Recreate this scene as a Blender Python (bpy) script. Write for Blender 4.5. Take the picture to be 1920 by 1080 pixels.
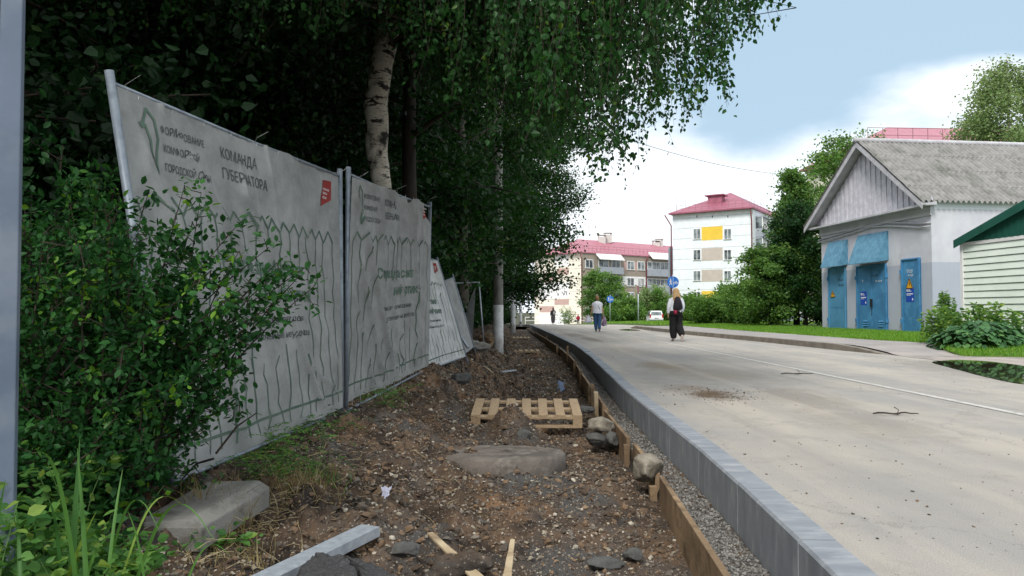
import bpy, bmesh, math, random
import numpy as np
from mathutils import Vector, Matrix, noise as mnoise

# ------------------------------------------------------------ scene, camera, light
for o in list(bpy.data.objects):
    bpy.data.objects.remove(o)
scene = bpy.context.scene
col = scene.collection
R = math.radians
CAMZ = 0.96
FPX = 1340.0
PITCH = math.atan(44 / FPX)
cam_d = bpy.data.cameras.new('camera')
cam = bpy.data.objects.new('camera', cam_d)
col.objects.link(cam)
cam.location = (0, 0, CAMZ)
cam.rotation_euler = (R(90) + PITCH, 0, 0)
cam_d.sensor_width = 36
cam_d.lens = FPX / 1920 * 36
cam_d.clip_start = 0.05
cam_d.clip_end = 3000
scene.camera = cam
scene.view_settings.view_transform = 'Standard'
scene.view_settings.look = 'None'
scene.view_settings.gamma = 1
scene.view_settings.exposure = 0.35
scene.view_settings.use_curve_mapping = False
scene.cycles.max_bounces = 6
scene.cycles.diffuse_bounces = 3
scene.cycles.glossy_bounces = 2
scene.cycles.transmission_bounces = 3
scene.cycles.use_denoising = True

SUN_EL, SUN_AZ = R(46), R(203)      # azimuth clockwise from +y: behind the camera, a little to the left
sun_d = bpy.data.lights.new('sun', 'SUN')
sun_d.energy = 2.4
sun_d.angle = R(16)
sun_d.color = (1.0, 0.95, 0.88)
sun = bpy.data.objects.new('sun', sun_d)
col.objects.link(sun)
sdir = Vector((math.sin(SUN_AZ) * math.cos(SUN_EL), math.cos(SUN_AZ) * math.cos(SUN_EL), math.sin(SUN_EL)))
sun.rotation_euler = sdir.to_track_quat('Z', 'Y').to_euler()

def pix_dir(px, py):
    F = Vector((0, math.cos(PITCH), math.sin(PITCH)))
    U = Vector((0, -math.sin(PITCH), math.cos(PITCH)))
    return F + Vector((1, 0, 0)) * ((px - 960) / FPX) + U * ((540 - py) / FPX)
CAM = Vector((0, 0, CAMZ))
def G(px, py, z=0.0):
    d = pix_dir(px, py)
    return CAM + d * ((z - CAMZ) / d.z)
def D(px, py, Y):
    d = pix_dir(px, py)
    return CAM + d * (Y / d.y)

world = bpy.data.worlds.new('World')
scene.world = world
world.use_nodes = True
nt = world.node_tree
nt.nodes.clear()
def N(t, **kw):
    n = nt.nodes.new(t)
    for k, v in kw.items():
        setattr(n, k, v)
    return n
wo = N('ShaderNodeOutputWorld'); bg = N('ShaderNodeBackground'); bg.inputs[1].default_value = 0.1
sky = N('ShaderNodeTexSky', sky_type='NISHITA', sun_disc=False, sun_elevation=SUN_EL, sun_rotation=SUN_AZ)
sky.air_density = 1.0; sky.dust_density = 1.5; sky.ozone_density = 1.5
tc = N('ShaderNodeTexCoord')
nz = N('ShaderNodeTexNoise'); nz.inputs['Scale'].default_value = 3.2; nz.inputs['Detail'].default_value = 7; nz.inputs['Roughness'].default_value = 0.5
mp = N('ShaderNodeMapping'); mp.inputs['Scale'].default_value = (1, 1, 2.2)
mp.inputs['Location'].default_value = (0.35, 0.2, 0.1)
nt.links.new(tc.outputs['Generated'], mp.inputs[0]); nt.links.new(mp.outputs[0], nz.inputs['Vector'])
# the thinner blue-grey opening between the clouds lies in this direction of the sky
def blob(px, py, wx, wy):
    d = pix_dir(px, py).normalized()
    right = Vector((d.y, -d.x, 0)).normalized()
    up = right.cross(d)
    outs = []
    for ax, w in ((right, wx), (up, wy)):
        dp = N('ShaderNodeVectorMath', operation='DOT_PRODUCT')
        nt.links.new(tc.outputs['Generated'], dp.inputs[0]); dp.inputs[1].default_value = ax / w
        sq = N('ShaderNodeMath', operation='MULTIPLY'); nt.links.new(dp.outputs['Value'], sq.inputs[0]); nt.links.new(dp.outputs['Value'], sq.inputs[1])
        outs.append(sq)
    ad = N('ShaderNodeMath', operation='ADD'); nt.links.new(outs[0].outputs[0], ad.inputs[0]); nt.links.new(outs[1].outputs[0], ad.inputs[1])
    ng = N('ShaderNodeMath', operation='MULTIPLY'); nt.links.new(ad.outputs[0], ng.inputs[0]); ng.inputs[1].default_value = -1
    ex = N('ShaderNodeMath', operation='EXPONENT'); nt.links.new(ng.outputs[0], ex.inputs[0])
    return ex.outputs[0]
def wadd(a, b, op='ADD'):
    m = N('ShaderNodeMath', operation=op)
    for i, q in enumerate((a, b)):
        if isinstance(q, (int, float)): m.inputs[i].default_value = q
        else: nt.links.new(q, m.inputs[i])
    return m.outputs[0]
open_ = wadd(wadd(blob(1540, 60, .30, .13), blob(1900, -20, .25, .14)), wadd(blob(1800, 130, .11, .05), -0.9, 'MULTIPLY'))
open_ = wadd(open_, wadd(blob(1380, 235, .12, .035), 0.35, 'MULTIPLY'))
val = wadd(open_, wadd(wadd(nz.outputs[0], 0.5, 'SUBTRACT'), 2.3, 'MULTIPLY'))
mr = N('ShaderNodeMapRange'); mr.interpolation_type = 'SMOOTHSTEP'
nt.links.new(val, mr.inputs[0]); mr.inputs[1].default_value = 0.28; mr.inputs[2].default_value = 0.85
mr.inputs[3].default_value = 0.0; mr.inputs[4].default_value = 1.0
thin = N('ShaderNodeMixRGB'); thin.inputs[0].default_value = 0.88
nt.links.new(sky.outputs[0], thin.inputs[1]); thin.inputs[2].default_value = (4.2, 5.75, 7.1, 1)
nz2 = N('ShaderNodeTexNoise'); nz2.inputs['Scale'].default_value = 2.0; nz2.inputs['Detail'].default_value = 4
nt.links.new(mp.outputs[0], nz2.inputs['Vector'])
cl = N('ShaderNodeMixRGB'); nt.links.new(nz2.outputs[0], cl.inputs[0])
cl.inputs[1].default_value = (8.0, 8.8, 9.6, 1); cl.inputs[2].default_value = (10.5, 10.8, 11.0, 1)
mx = N('ShaderNodeMixRGB'); nt.links.new(mr.outputs[0], mx.inputs[0]); nt.links.new(cl.outputs[0], mx.inputs[1]); nt.links.new(thin.outputs[0], mx.inputs[2])
nt.links.new(mx.outputs[0], bg.inputs[0]); nt.links.new(bg.outputs[0], wo.inputs[0])

# ------------------------------------------------------------ helpers
rng = np.random.default_rng(7)
random.seed(11)
def tag(o, label=None, cat=None, group=None, kind=None):
    if label: o['label'] = label
    if cat: o['category'] = cat
    if group: o['group'] = group
    if kind: o['kind'] = kind
    return o
def empty(name, loc, label=None, cat=None, group=None):
    o = bpy.data.objects.new(name, None)
    o.empty_display_size = .1
    col.objects.link(o)
    o.location = loc
    return tag(o, label, cat, group)
def wloc(o):
    v = Vector((0, 0, 0))
    while o is not None:
        v += o.location; o = o.parent
    return v
def np_mesh(name, V, F, mats, parent=None, smooth=False, tone=None, midx=None):
    """V (n,3) float array, F list of equal-length (m,k) index arrays."""
    V = np.asarray(V, dtype=np.float32)
    off = np.array(wloc(parent), dtype=np.float32) if parent is not None else np.zeros(3, dtype=np.float32)
    me = bpy.data.meshes.new(name)
    if not isinstance(F, list): F = [F]
    F = [np.asarray(f, dtype=np.int32) for f in F if len(f)]
    nf = sum(len(f) for f in F)
    me.vertices.add(len(V)); me.vertices.foreach_set('co', (V - off).ravel())
    lt = np.concatenate([np.full(len(f), f.shape[1], dtype=np.int32) for f in F])
    ls = np.concatenate([[0], np.cumsum(lt)[:-1]]).astype(np.int32)
    vi = np.concatenate([f.ravel() for f in F])
    me.loops.add(len(vi)); me.loops.foreach_set('vertex_index', vi)
    me.polygons.add(nf); me.polygons.foreach_set('loop_start', ls); me.polygons.foreach_set('loop_total', lt)
    me.polygons.foreach_set('use_smooth', np.full(nf, bool(smooth)))
    if midx is not None: me.polygons.foreach_set('material_index', np.asarray(midx, dtype=np.int32))
    if tone is not None:
        a = me.attributes.new('tone', 'FLOAT', 'FACE'); a.data.foreach_set('value', np.asarray(tone, dtype=np.float32))
    me.update(calc_edges=True); me.validate()
    for m in (mats if isinstance(mats, (list, tuple)) else [mats]): me.materials.append(m)
    o = bpy.data.objects.new(name, me)
    col.objects.link(o)
    if parent is not None: o.parent = parent
    return o

class MB:
    def __init__(s): s.v = []; s.f = {}
    def add(s, vs, fs):
        b = len(s.v); s.v += [tuple(v) for v in vs]
        for f in fs: s.f.setdefault(len(f), []).append([b + i for i in f])
        return s
    def box(s, c, size, rot=None):
        x, y, z = [q / 2 for q in size]
        vs = [Vector(p) for p in ((-x,-y,-z),(x,-y,-z),(x,y,-z),(-x,y,-z),(-x,-y,z),(x,-y,z),(x,y,z),(-x,y,z))]
        if rot is not None: vs = [rot @ v for v in vs]
        c = Vector(c)
        return s.add([v + c for v in vs], [(0,3,2,1),(4,5,6,7),(0,1,5,4),(1,2,6,5),(2,3,7,6),(3,0,4,7)])
    def hexa(s, p):   # 8 points, bottom four then top four
        return s.add(p, [(0,3,2,1),(4,5,6,7),(0,1,5,4),(1,2,6,5),(2,3,7,6),(3,0,4,7)])
    def beam(s, a, b, w, h, up=Vector((0,0,1))):
        a = Vector(a); b = Vector(b); d = (b - a).normalized(); r = d.cross(up).normalized(); u = r.cross(d)
        p = []
        for q in (-h/2, h/2):
            for e, k in ((a,-1),(a,1),(b,1),(b,-1)): p.append(e + r*(w/2*k) + u*q)
        return s.hexa(p)
    def tube(s, pts, rad, seg=8, cap=True):
        pts = [Vector(p) for p in pts]
        if not isinstance(rad, (list, tuple)): rad = [rad] * len(pts)
        rings = []; ref = Vector((0.3, 0.9, 0.1))
        for i, p in enumerate(pts):
            t = (pts[min(i+1, len(pts)-1)] - pts[max(i-1, 0)])
            if t.length < 1e-9: t = Vector((0,0,1))
            t.normalize()
            if abs(t.dot(ref)) > .95: ref = Vector((.9, -.2, .3))
            a = t.cross(ref).normalized(); b = t.cross(a)
            for k in range(seg):
                g = 2*math.pi*k/seg
                rings.append(p + (a*math.cos(g) + b*math.sin(g)) * rad[i])
        fs = []
        for i in range(len(pts)-1):
            for k in range(seg):
                k2 = (k+1) % seg
                fs.append((i*seg+k, i*seg+k2, (i+1)*seg+k2, (i+1)*seg+k))
        if cap:
            fs.append(tuple(range(seg))[::-1]); fs.append(tuple((len(pts)-1)*seg + k for k in range(seg)))
        return s.add(rings, fs)
    def prism(s, poly, d):   # polygon extruded by vector d
        n = len(poly); d = Vector(d)
        vs = [Vector(p) for p in poly] + [Vector(p) + d for p in poly]
        fs = [tuple(range(n))[::-1], tuple(range(n, 2*n))] + [(i, (i+1) % n, n+(i+1) % n, n+i) for i in range(n)]
        return s.add(vs, fs)
    def build(s, name, mat, parent=None, smooth=False, bevel=0):
        o = np_mesh(name, np.array(s.v), [np.array(f) for f in s.f.values()], mat, parent, smooth)
        if bevel:
            b = o.modifiers.new('bevel', 'BEVEL'); b.width = bevel; b.segments = 2; b.limit_method = 'ANGLE'
        return o
def copy_tree(o, parent=None):
    c = o.copy(); col.objects.link(c); c.parent = parent
    for ch in list(o.children): copy_tree(ch, c)
    return c

# numpy value noise -------------------------------------------------------
_perm = np.random.default_rng(3).random((256, 256))
def vn(x, y):
    xi = np.floor(x).astype(int); yi = np.floor(y).astype(int)
    fx = x - xi; fy = y - yi
    fx = fx*fx*(3-2*fx); fy = fy*fy*(3-2*fy)
    a = _perm[xi & 255, yi & 255]; b = _perm[(xi+1) & 255, yi & 255]
    c = _perm[xi & 255, (yi+1) & 255]; d = _perm[(xi+1) & 255, (yi+1) & 255]
    return (a*(1-fx)+b*fx)*(1-fy) + (c*(1-fx)+d*fx)*fy
def fbm(x, y, s, o=4, g=.5):
    r = 0; a = 1; t = 0
    for i in range(o):
        r = r + a*vn(x*s + 17.3*i, y*s + 9.1*i); t += a; a *= g; s *= 2.07
    return r/t*2 - 1

# ------------------------------------------------------------ materials
def material(name, c1, c2=None, scale=4.0, detail=6, rough=.8, bump=0.0, bscale=30, metal=0.0, lo=.35, hi=.65,
             c3=None, s3=1.0, lo3=.5, hi3=.7, spec=.3, stretch=None, coords='Object'):
    m = bpy.data.materials.new(name); m.use_nodes = True
    t = m.node_tree; n = t.nodes; L = t.links
    b = n['Principled BSDF']
    b.inputs['Roughness'].default_value = rough; b.inputs['Metallic'].default_value = metal
    b.inputs['Specular IOR Level'].default_value = spec
    c1 = tuple(c1) + (1,)
    if c2 is None: c2 = tuple(max(0, q*.8) for q in c1[:3])
    c2 = tuple(c2) + (1,)
    tc = n.new('ShaderNodeTexCoord'); vec = tc.outputs[coords]
    if stretch:
        mp = n.new('ShaderNodeMapping'); mp.inputs['Scale'].default_value = stretch; L.new(vec, mp.inputs[0]); vec = mp.outputs[0]
    def nse(s, d, rgh=.6):
        q = n.new('ShaderNodeTexNoise'); q.inputs['Scale'].default_value = s; q.inputs['Detail'].default_value = d; q.inputs['Roughness'].default_value = rgh
        L.new(vec, q.inputs['Vector']); return q.outputs[0]
    def rmp(f, a, bb):
        q = n.new('ShaderNodeMapRange'); q.inputs[1].default_value = a; q.inputs[2].default_value = bb; L.new(f, q.inputs[0]); return q.outputs[0]
    def mix(f, a, bb):
        q = n.new('ShaderNodeMixRGB'); L.new(f, q.inputs[0])
        for i, k in ((1, a), (2, bb)):
            if isinstance(k, tuple): q.inputs[i].default_value = k
            else: L.new(k, q.inputs[i])
        return q.outputs[0]
    c = mix(rmp(nse(scale, detail), lo, hi), c1, c2)
    if c3 is not None: c = mix(rmp(nse(s3, 5, .65), lo3, hi3), c, tuple(c3) + (1,))
    L.new(c, b.inputs['Base Color'])
    if bump:
        bp = n.new('ShaderNodeBump'); bp.inputs['Strength'].default_value = min(1, bump); bp.inputs['Distance'].default_value = .02
        L.new(nse(bscale, 8, .7), bp.inputs['Height']); L.new(bp.outputs[0], b.inputs['Normal'])
    m['out'] = 1
    return m
def leaf_mat(name, dark, light, yellow=None, trans=.35, rough=.45):
    m = bpy.data.materials.new(name); m.use_nodes = True
    t = m.node_tree; n = t.nodes; L = t.links
    b = n['Principled BSDF']; out = n['Material Output']
    b.inputs['Roughness'].default_value = rough; b.inputs['Specular IOR Level'].default_value = .2
    at = n.new('ShaderNodeAttribute'); at.attribute_name = 'tone'
    r = n.new('ShaderNodeValToRGB')
    r.color_ramp.elements[0].position = 0.0; r.color_ramp.elements[0].color = tuple(dark) + (1,)
    r.color_ramp.elements[1].position = .8; r.color_ramp.elements[1].color = tuple(light) + (1,)
    if yellow:
        e = r.color_ramp.elements.new(.98); e.color = tuple(yellow) + (1,)
    L.new(at.outputs['Fac'], r.inputs[0]); L.new(r.outputs[0], b.inputs['Base Color'])
    tr = n.new('ShaderNodeBsdfTranslucent')
    hs = n.new('ShaderNodeHueSaturation'); hs.inputs['Hue'].default_value = .48; hs.inputs['Saturation'].default_value = 1.15; hs.inputs['Value'].default_value = 1.5
    L.new(r.outputs[0], hs.inputs['Color']); L.new(hs.outputs[0], tr.inputs[0])
    mx = n.new('ShaderNodeMixShader'); mx.inputs[0].default_value = trans
    L.new(b.outputs[0], mx.inputs[1]); L.new(tr.outputs[0], mx.inputs[2]); L.new(mx.outputs[0], out.inputs[0])
    return m
M = {}
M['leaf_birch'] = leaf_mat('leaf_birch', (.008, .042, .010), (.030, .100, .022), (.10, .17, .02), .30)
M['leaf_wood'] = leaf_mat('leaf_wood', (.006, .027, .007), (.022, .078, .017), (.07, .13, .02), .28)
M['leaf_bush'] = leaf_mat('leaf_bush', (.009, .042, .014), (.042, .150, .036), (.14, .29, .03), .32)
M['leaf_shaded'] = leaf_mat('leaf_shaded', (.003, .013, .004), (.012, .042, .010), (.04, .08, .012), .2)  # wood leaves again, darker: the shade inside the wood is put into colour
M['leaf_weed'] = leaf_mat('leaf_weed', (.035, .11, .030), (.11, .25, .055), (.22, .33, .07))
M['leaf_bright'] = leaf_mat('leaf_bright', (.032, .095, .022), (.140, .27, .06), (.22, .33, .07))
M['leaf_grey'] = leaf_mat('leaf_grey', (.10, .17, .06), (.26, .36, .15), (.28, .34, .16))
M['leaf_lawn'] = leaf_mat('leaf_lawn', (.07, .19, .02), (.17, .36, .05), (.30, .40, .10))
M['leaf_dry'] = leaf_mat('leaf_dry', (.12, .09, .04), (.32, .26, .12), (.42, .36, .2))
M['bark'] = material('bark', (.05, .042, .034), (.022, .019, .016), 6, rough=.95, bump=.8, bscale=25, stretch=(1, 1, .25))
M['bark_grey'] = material('bark_grey', (.16, .145, .12), (.07, .062, .05), 9, rough=.95, bump=.6, bscale=25, stretch=(1, 1, .5), c3=(.05, .06, .035), s3=3)
M['twig'] = material('twig', (.06, .045, .035), (.03, .022, .018), 9, rough=.9)
M['soil'] = None
M['concrete'] = material('concrete', (.27, .26, .235), (.17, .165, .15), 5, rough=.92, bump=.4, bscale=60, c3=(.11, .10, .085), s3=9, lo3=.52, hi3=.75)
M['concrete_pole'] = material('concrete_pole', (.46, .46, .44), (.33, .33, .31), 2.5, rough=.9, bump=.3, bscale=50, stretch=(3, 3, .5), c3=(.13, .13, .12), s3=3)
M['whitewash'] = material('whitewash', (.72, .73, .74), (.50, .50, .48), 4, rough=.9, bump=.2, bscale=30, c3=(.30, .26, .19), s3=3, lo3=.55, hi3=.75)
M['wood'] = material('wood', (.47, .35, .22), (.33, .235, .145), 3, rough=.75, bump=.3, bscale=20, stretch=(12, 12, 12))
M['wood_pale'] = material('wood_pale', (.55, .45, .30), (.38, .29, .18), 5, rough=.8, bump=.3, bscale=30, c3=(.2, .14, .09), s3=6)
M['wood_wet'] = material('wood_wet', (.33, .23, .135), (.17, .115, .07), 2.2, rough=.85, bump=.4, bscale=25, c3=(.06, .045, .03), s3=5, lo3=.5, hi3=.75)
M['galv'] = material('galv', (.48, .53, .58), (.34, .38, .43), 25, rough=.42, metal=.3, bump=.05, bscale=20, spec=.5)
M['galv_post'] = material('galv_post', (.25, .29, .33), (.17, .20, .24), 12, rough=.5, metal=.25, c3=(.12, .14, .16), s3=6, lo3=.55, hi3=.75)
M['post_grey'] = material('post_grey', (.16, .20, .27), (.12, .155, .21), 3, rough=.5, metal=.1, c3=(.22, .25, .3), s3=2)
M['rock'] = material('rock', (.33, .295, .24), (.18, .16, .13), 9, rough=.9, bump=.9, bscale=30, c3=(.12, .10, .07), s3=5, lo3=.5, hi3=.7)
M['rock_dark'] = material('rock_dark', (.13, .13, .125), (.07, .07, .068), 9, rough=.9, bump=.9, bscale=30)
M['asphalt_chunk'] = material('asphalt_chunk', (.065, .065, .067), (.035, .035, .037), 70, rough=.9, bump=.35, bscale=90, c3=(.22, .2, .18), s3=60, lo3=.62, hi3=.7)
M['rock_clay'] = material('rock_clay', (.24, .16, .09), (.13, .09, .055), 6, rough=.95, bump=.9, bscale=25, c3=(.10,.075,.05), s3=5)
M['straw'] = material('straw', (.42, .35, .2), (.28, .22, .12), 8, rough=.8)
M['gravel'] = material('gravel', (.30, .28, .24), (.12, .11, .10), 14, rough=.95, bump=.6, bscale=60, coords='Object')

# ------------------------------------------------------------ terrain functions
_ky = np.array([0.5, 2.59, 3.33, 4.66, 5.77, 8.25, 9.06, 15.3, 20.4, 30, 44, 60, 75])
_kx = np.array([1.0, 1.16, 1.21, 1.29, 1.31, 1.36, 1.38, 1.66, 1.79, 1.70, 1.45, 1.5, 1.5])
def K(y): return np.interp(y, _ky, _kx)
_by = np.array([-300, 42, 52, 62, 72, 95, 115, 130, 160, 2500.])
_bz = np.array([0, 0, -.06, -.18, -.36, -.78, -1.22, -1.72, -2.6, -3.5])
def base(y): return np.interp(y, _by, _bz)
def ss(a, b, x):
    t = np.clip((x-a)/(b-a), 0, 1); return t*t*(3-2*t)
BUMPS = [  # x, y, rx, ry, dz
    (-1.32, 3.35, .38, .75, -.10),     (-1.15, 8.8, .75, 1.1, .20), (-1.3, 6.6, .6, .9, .02), (0.0, 7.58, .21, .30, .34), (0.0, 7.4, .5, .45, .10), (-.05, 5.6, .95, .8, .13), (-.9, 10.5, .5, 1.2, .10),
    (0.0, 4.6, .9, .9, .14), (.62, 5.1, .3, .5, .06), (-.3, 3.4, .45, .4, .07), (.3, 8.3, .25, .3, -.14), (-.35, 5.3, .4, .4, .02),
    (-.75, 3.3, .3, .35, .04), (.25, 13, .7, 1.5, .06), (-.1, 17, .8, 1.5, .08), (-.9, 14, .6, 2.0, .12), (.2, 28, .8, 4, .05), (.15, 3.1, .16, .14, .06)]
def H(x, y, fine=True):
    x = np.asarray(x, float); y = np.asarray(y, float)
    s = K(y) - x
    rise = ss(1.25, 2.75, s + .25*fbm(x, y, .9, 3))
    z = -.43 + .50*rise
    for bx, by, rx, ry, dz in BUMPS:
        z = z + dz*np.exp(-((x-bx)/rx)**2 - ((y-by)/ry)**2)
    a = .25 + .75*ss(.3, .7, s)
    z = z + a*(.055*fbm(x, y, 1.3, 3) + .05*fbm(x+3, y+5, 4.5, 3))
    if fine: 
        cl = np.abs(fbm(x+7, y+1, 9, 3)); 
        z = z + a*.055*(cl - .2) + a*.022*fbm(x, y, 34, 3)
        z = z + a*ss(.7, 1.7, s)*(.13*(np.abs(fbm(x+2, y+8, 3.1, 4))-.2) + .05*fbm(x, y+4, 12, 2))
    strip = ss(.30, .24, s)
    z = z*(1-strip) + strip*(-.275 + .014*fbm(x, y, 12, 3))
    return z + base(y)
def hz(x, y, fine=False): return float(H(np.array([x]), np.array([y]), fine)[0])
def hit(px, py):
    d = pix_dir(px, py); t = 1.2
    while t < 80:
        p = CAM + d*t
        if p.z < hz(p.x, p.y): return p
        t += .02 if t < 12 else .1
    return CAM + d*t

# ------------------------------------------------------------ setting
def grid(name, xs, ys, zf, mat, kind='structure', smooth=True):
    X, Y = np.meshgrid(xs, ys); Z = zf(X, Y)
    V = np.stack([X, Y, Z], -1).reshape(-1, 3)
    nx, ny = len(xs), len(ys)
    i = (np.arange(ny-1)[:, None]*nx + np.arange(nx-1)[None]).ravel()
    F = np.stack([i, i+1, i+nx+1, i+nx], -1)
    o = np_mesh(name, V, F, mat, None, smooth)
    return tag(o, kind=kind)
def soil_material():
    m = bpy.data.materials.new('soil'); m.use_nodes = True
    t = m.node_tree; n = t.nodes; L = t.links; b = n['Principled BSDF']
    b.inputs['Roughness'].default_value = .93; b.inputs['Specular IOR Level'].default_value = .2
    tc = n.new('ShaderNodeTexCoord')
    def nse(s, d=6, r=.6, off=0):
        q = n.new('ShaderNodeTexNoise'); q.inputs['Scale'].default_value = s; q.inputs['Detail'].default_value = d; q.inputs['Roughness'].default_value = r
        mp = n.new('ShaderNodeMapping'); mp.inputs['Location'].default_value = (off, off*2, 0); L.new(tc.outputs['Object'], mp.inputs[0]); L.new(mp.outputs[0], q.inputs['Vector']); return q.outputs[0]
    def rmp(f, a, bb):
        q = n.new('ShaderNodeMapRange'); q.inputs[1].default_value = a; q.inputs[2].default_value = bb; L.new(f, q.inputs[0]); return q.outputs[0]
    def mix(f, a, bb):
        q = n.new('ShaderNodeMixRGB'); L.new(f, q.inputs[0])
        for i, k in ((1, a), (2, bb)):
            if isinstance(k, tuple): q.inputs[i].default_value = k + (1,)
            else: L.new(k, q.inputs[i])
        return q.outputs[0]
    c = mix(rmp(nse(3.5, 8), .38, .60), (.135, .092, .062), (.036, .027, .021))
    c = mix(rmp(nse(1.4, 5, .6, 3), .52, .66), c, (.21, .125, .07))      # ochre clay
    c = mix(rmp(nse(1.1, 6, .65, 9), .50, .62), c, (.08, .077, .074))       # grey gravelly soil
    c = mix(rmp(nse(60, 4, .6, 5), .60, .68), c, (.33, .29, .23))           # fine grit
    c = mix(rmp(nse(40, 3, .6, 8), .62, .70), c, (.035, .028, .022))
    L.new(c, b.inputs['Base Color'])
    bp = n.new('ShaderNodeBump'); bp.inputs['Strength'].default_value = .9; bp.inputs['Distance'].default_value = .015
    L.new(nse(45, 8, .75), bp.inputs['Height']); L.new(bp.outputs[0], b.inputs['Normal'])
    return m
M['soil'] = soil_material()
M['earth'] = material('earth', (.06, .055, .03), (.04, .05, .02), 1.5, rough=1, bump=.5, bscale=10)
M['lawn_soil'] = material('lawn_soil', (.10, .17, .035), (.07, .12, .03), 2, rough=1, bump=.5, bscale=30)

gx = np.concatenate([[-1500, -400, -120, -60, -30, -20], np.arange(-14, -5, 1.0), [-5, -4, -3.4, 1.3, 3, 8, 20, 40, 80, 200, 600, 1500]])
gy = np.concatenate([[-600, -100, -30, -10], np.arange(-4, 12, 1.0), np.arange(12, 170, 4.0), [170, 220, 300, 500, 900, 1600, 2500]])
def ground_z(X, Y):
    z = base(Y) - .03
    z = np.where((X > -3.6) & (X < 1.6) & (Y > -8) & (Y < 66), z - .75, z)
    return np.where((X <= -3.6), z + .04 + .05*fbm(X, Y, .6), z)
grid('ground', gx, gy, ground_z, M['earth'])

ys = np.exp(np.linspace(math.log(1.6), math.log(62), 900))
Tn = np.linspace(0, 1, 330)
Yg = np.repeat(ys[:, None], len(Tn), 1)
Xr = K(Yg) - .004; Xl = np.minimum(-3.0, Xr-4.5)
tt = Tn[None]**1.0
Xg = Xr + (Xl - Xr)*(tt*.55 + .45*tt**2.2)
Zg = H(Xg, Yg)
V = np.stack([Xg, Yg, Zg], -1).reshape(-1, 3); nx = len(Tn); ny = len(ys)
i = (np.arange(ny-1)[:, None]*nx + np.arange(nx-1)[None]).ravel()
soil = np_mesh('dug_soil', V, np.stack([i, i+nx, i+nx+1, i+1], -1), M['soil'], None, True)
tag(soil, kind='structure')

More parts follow.
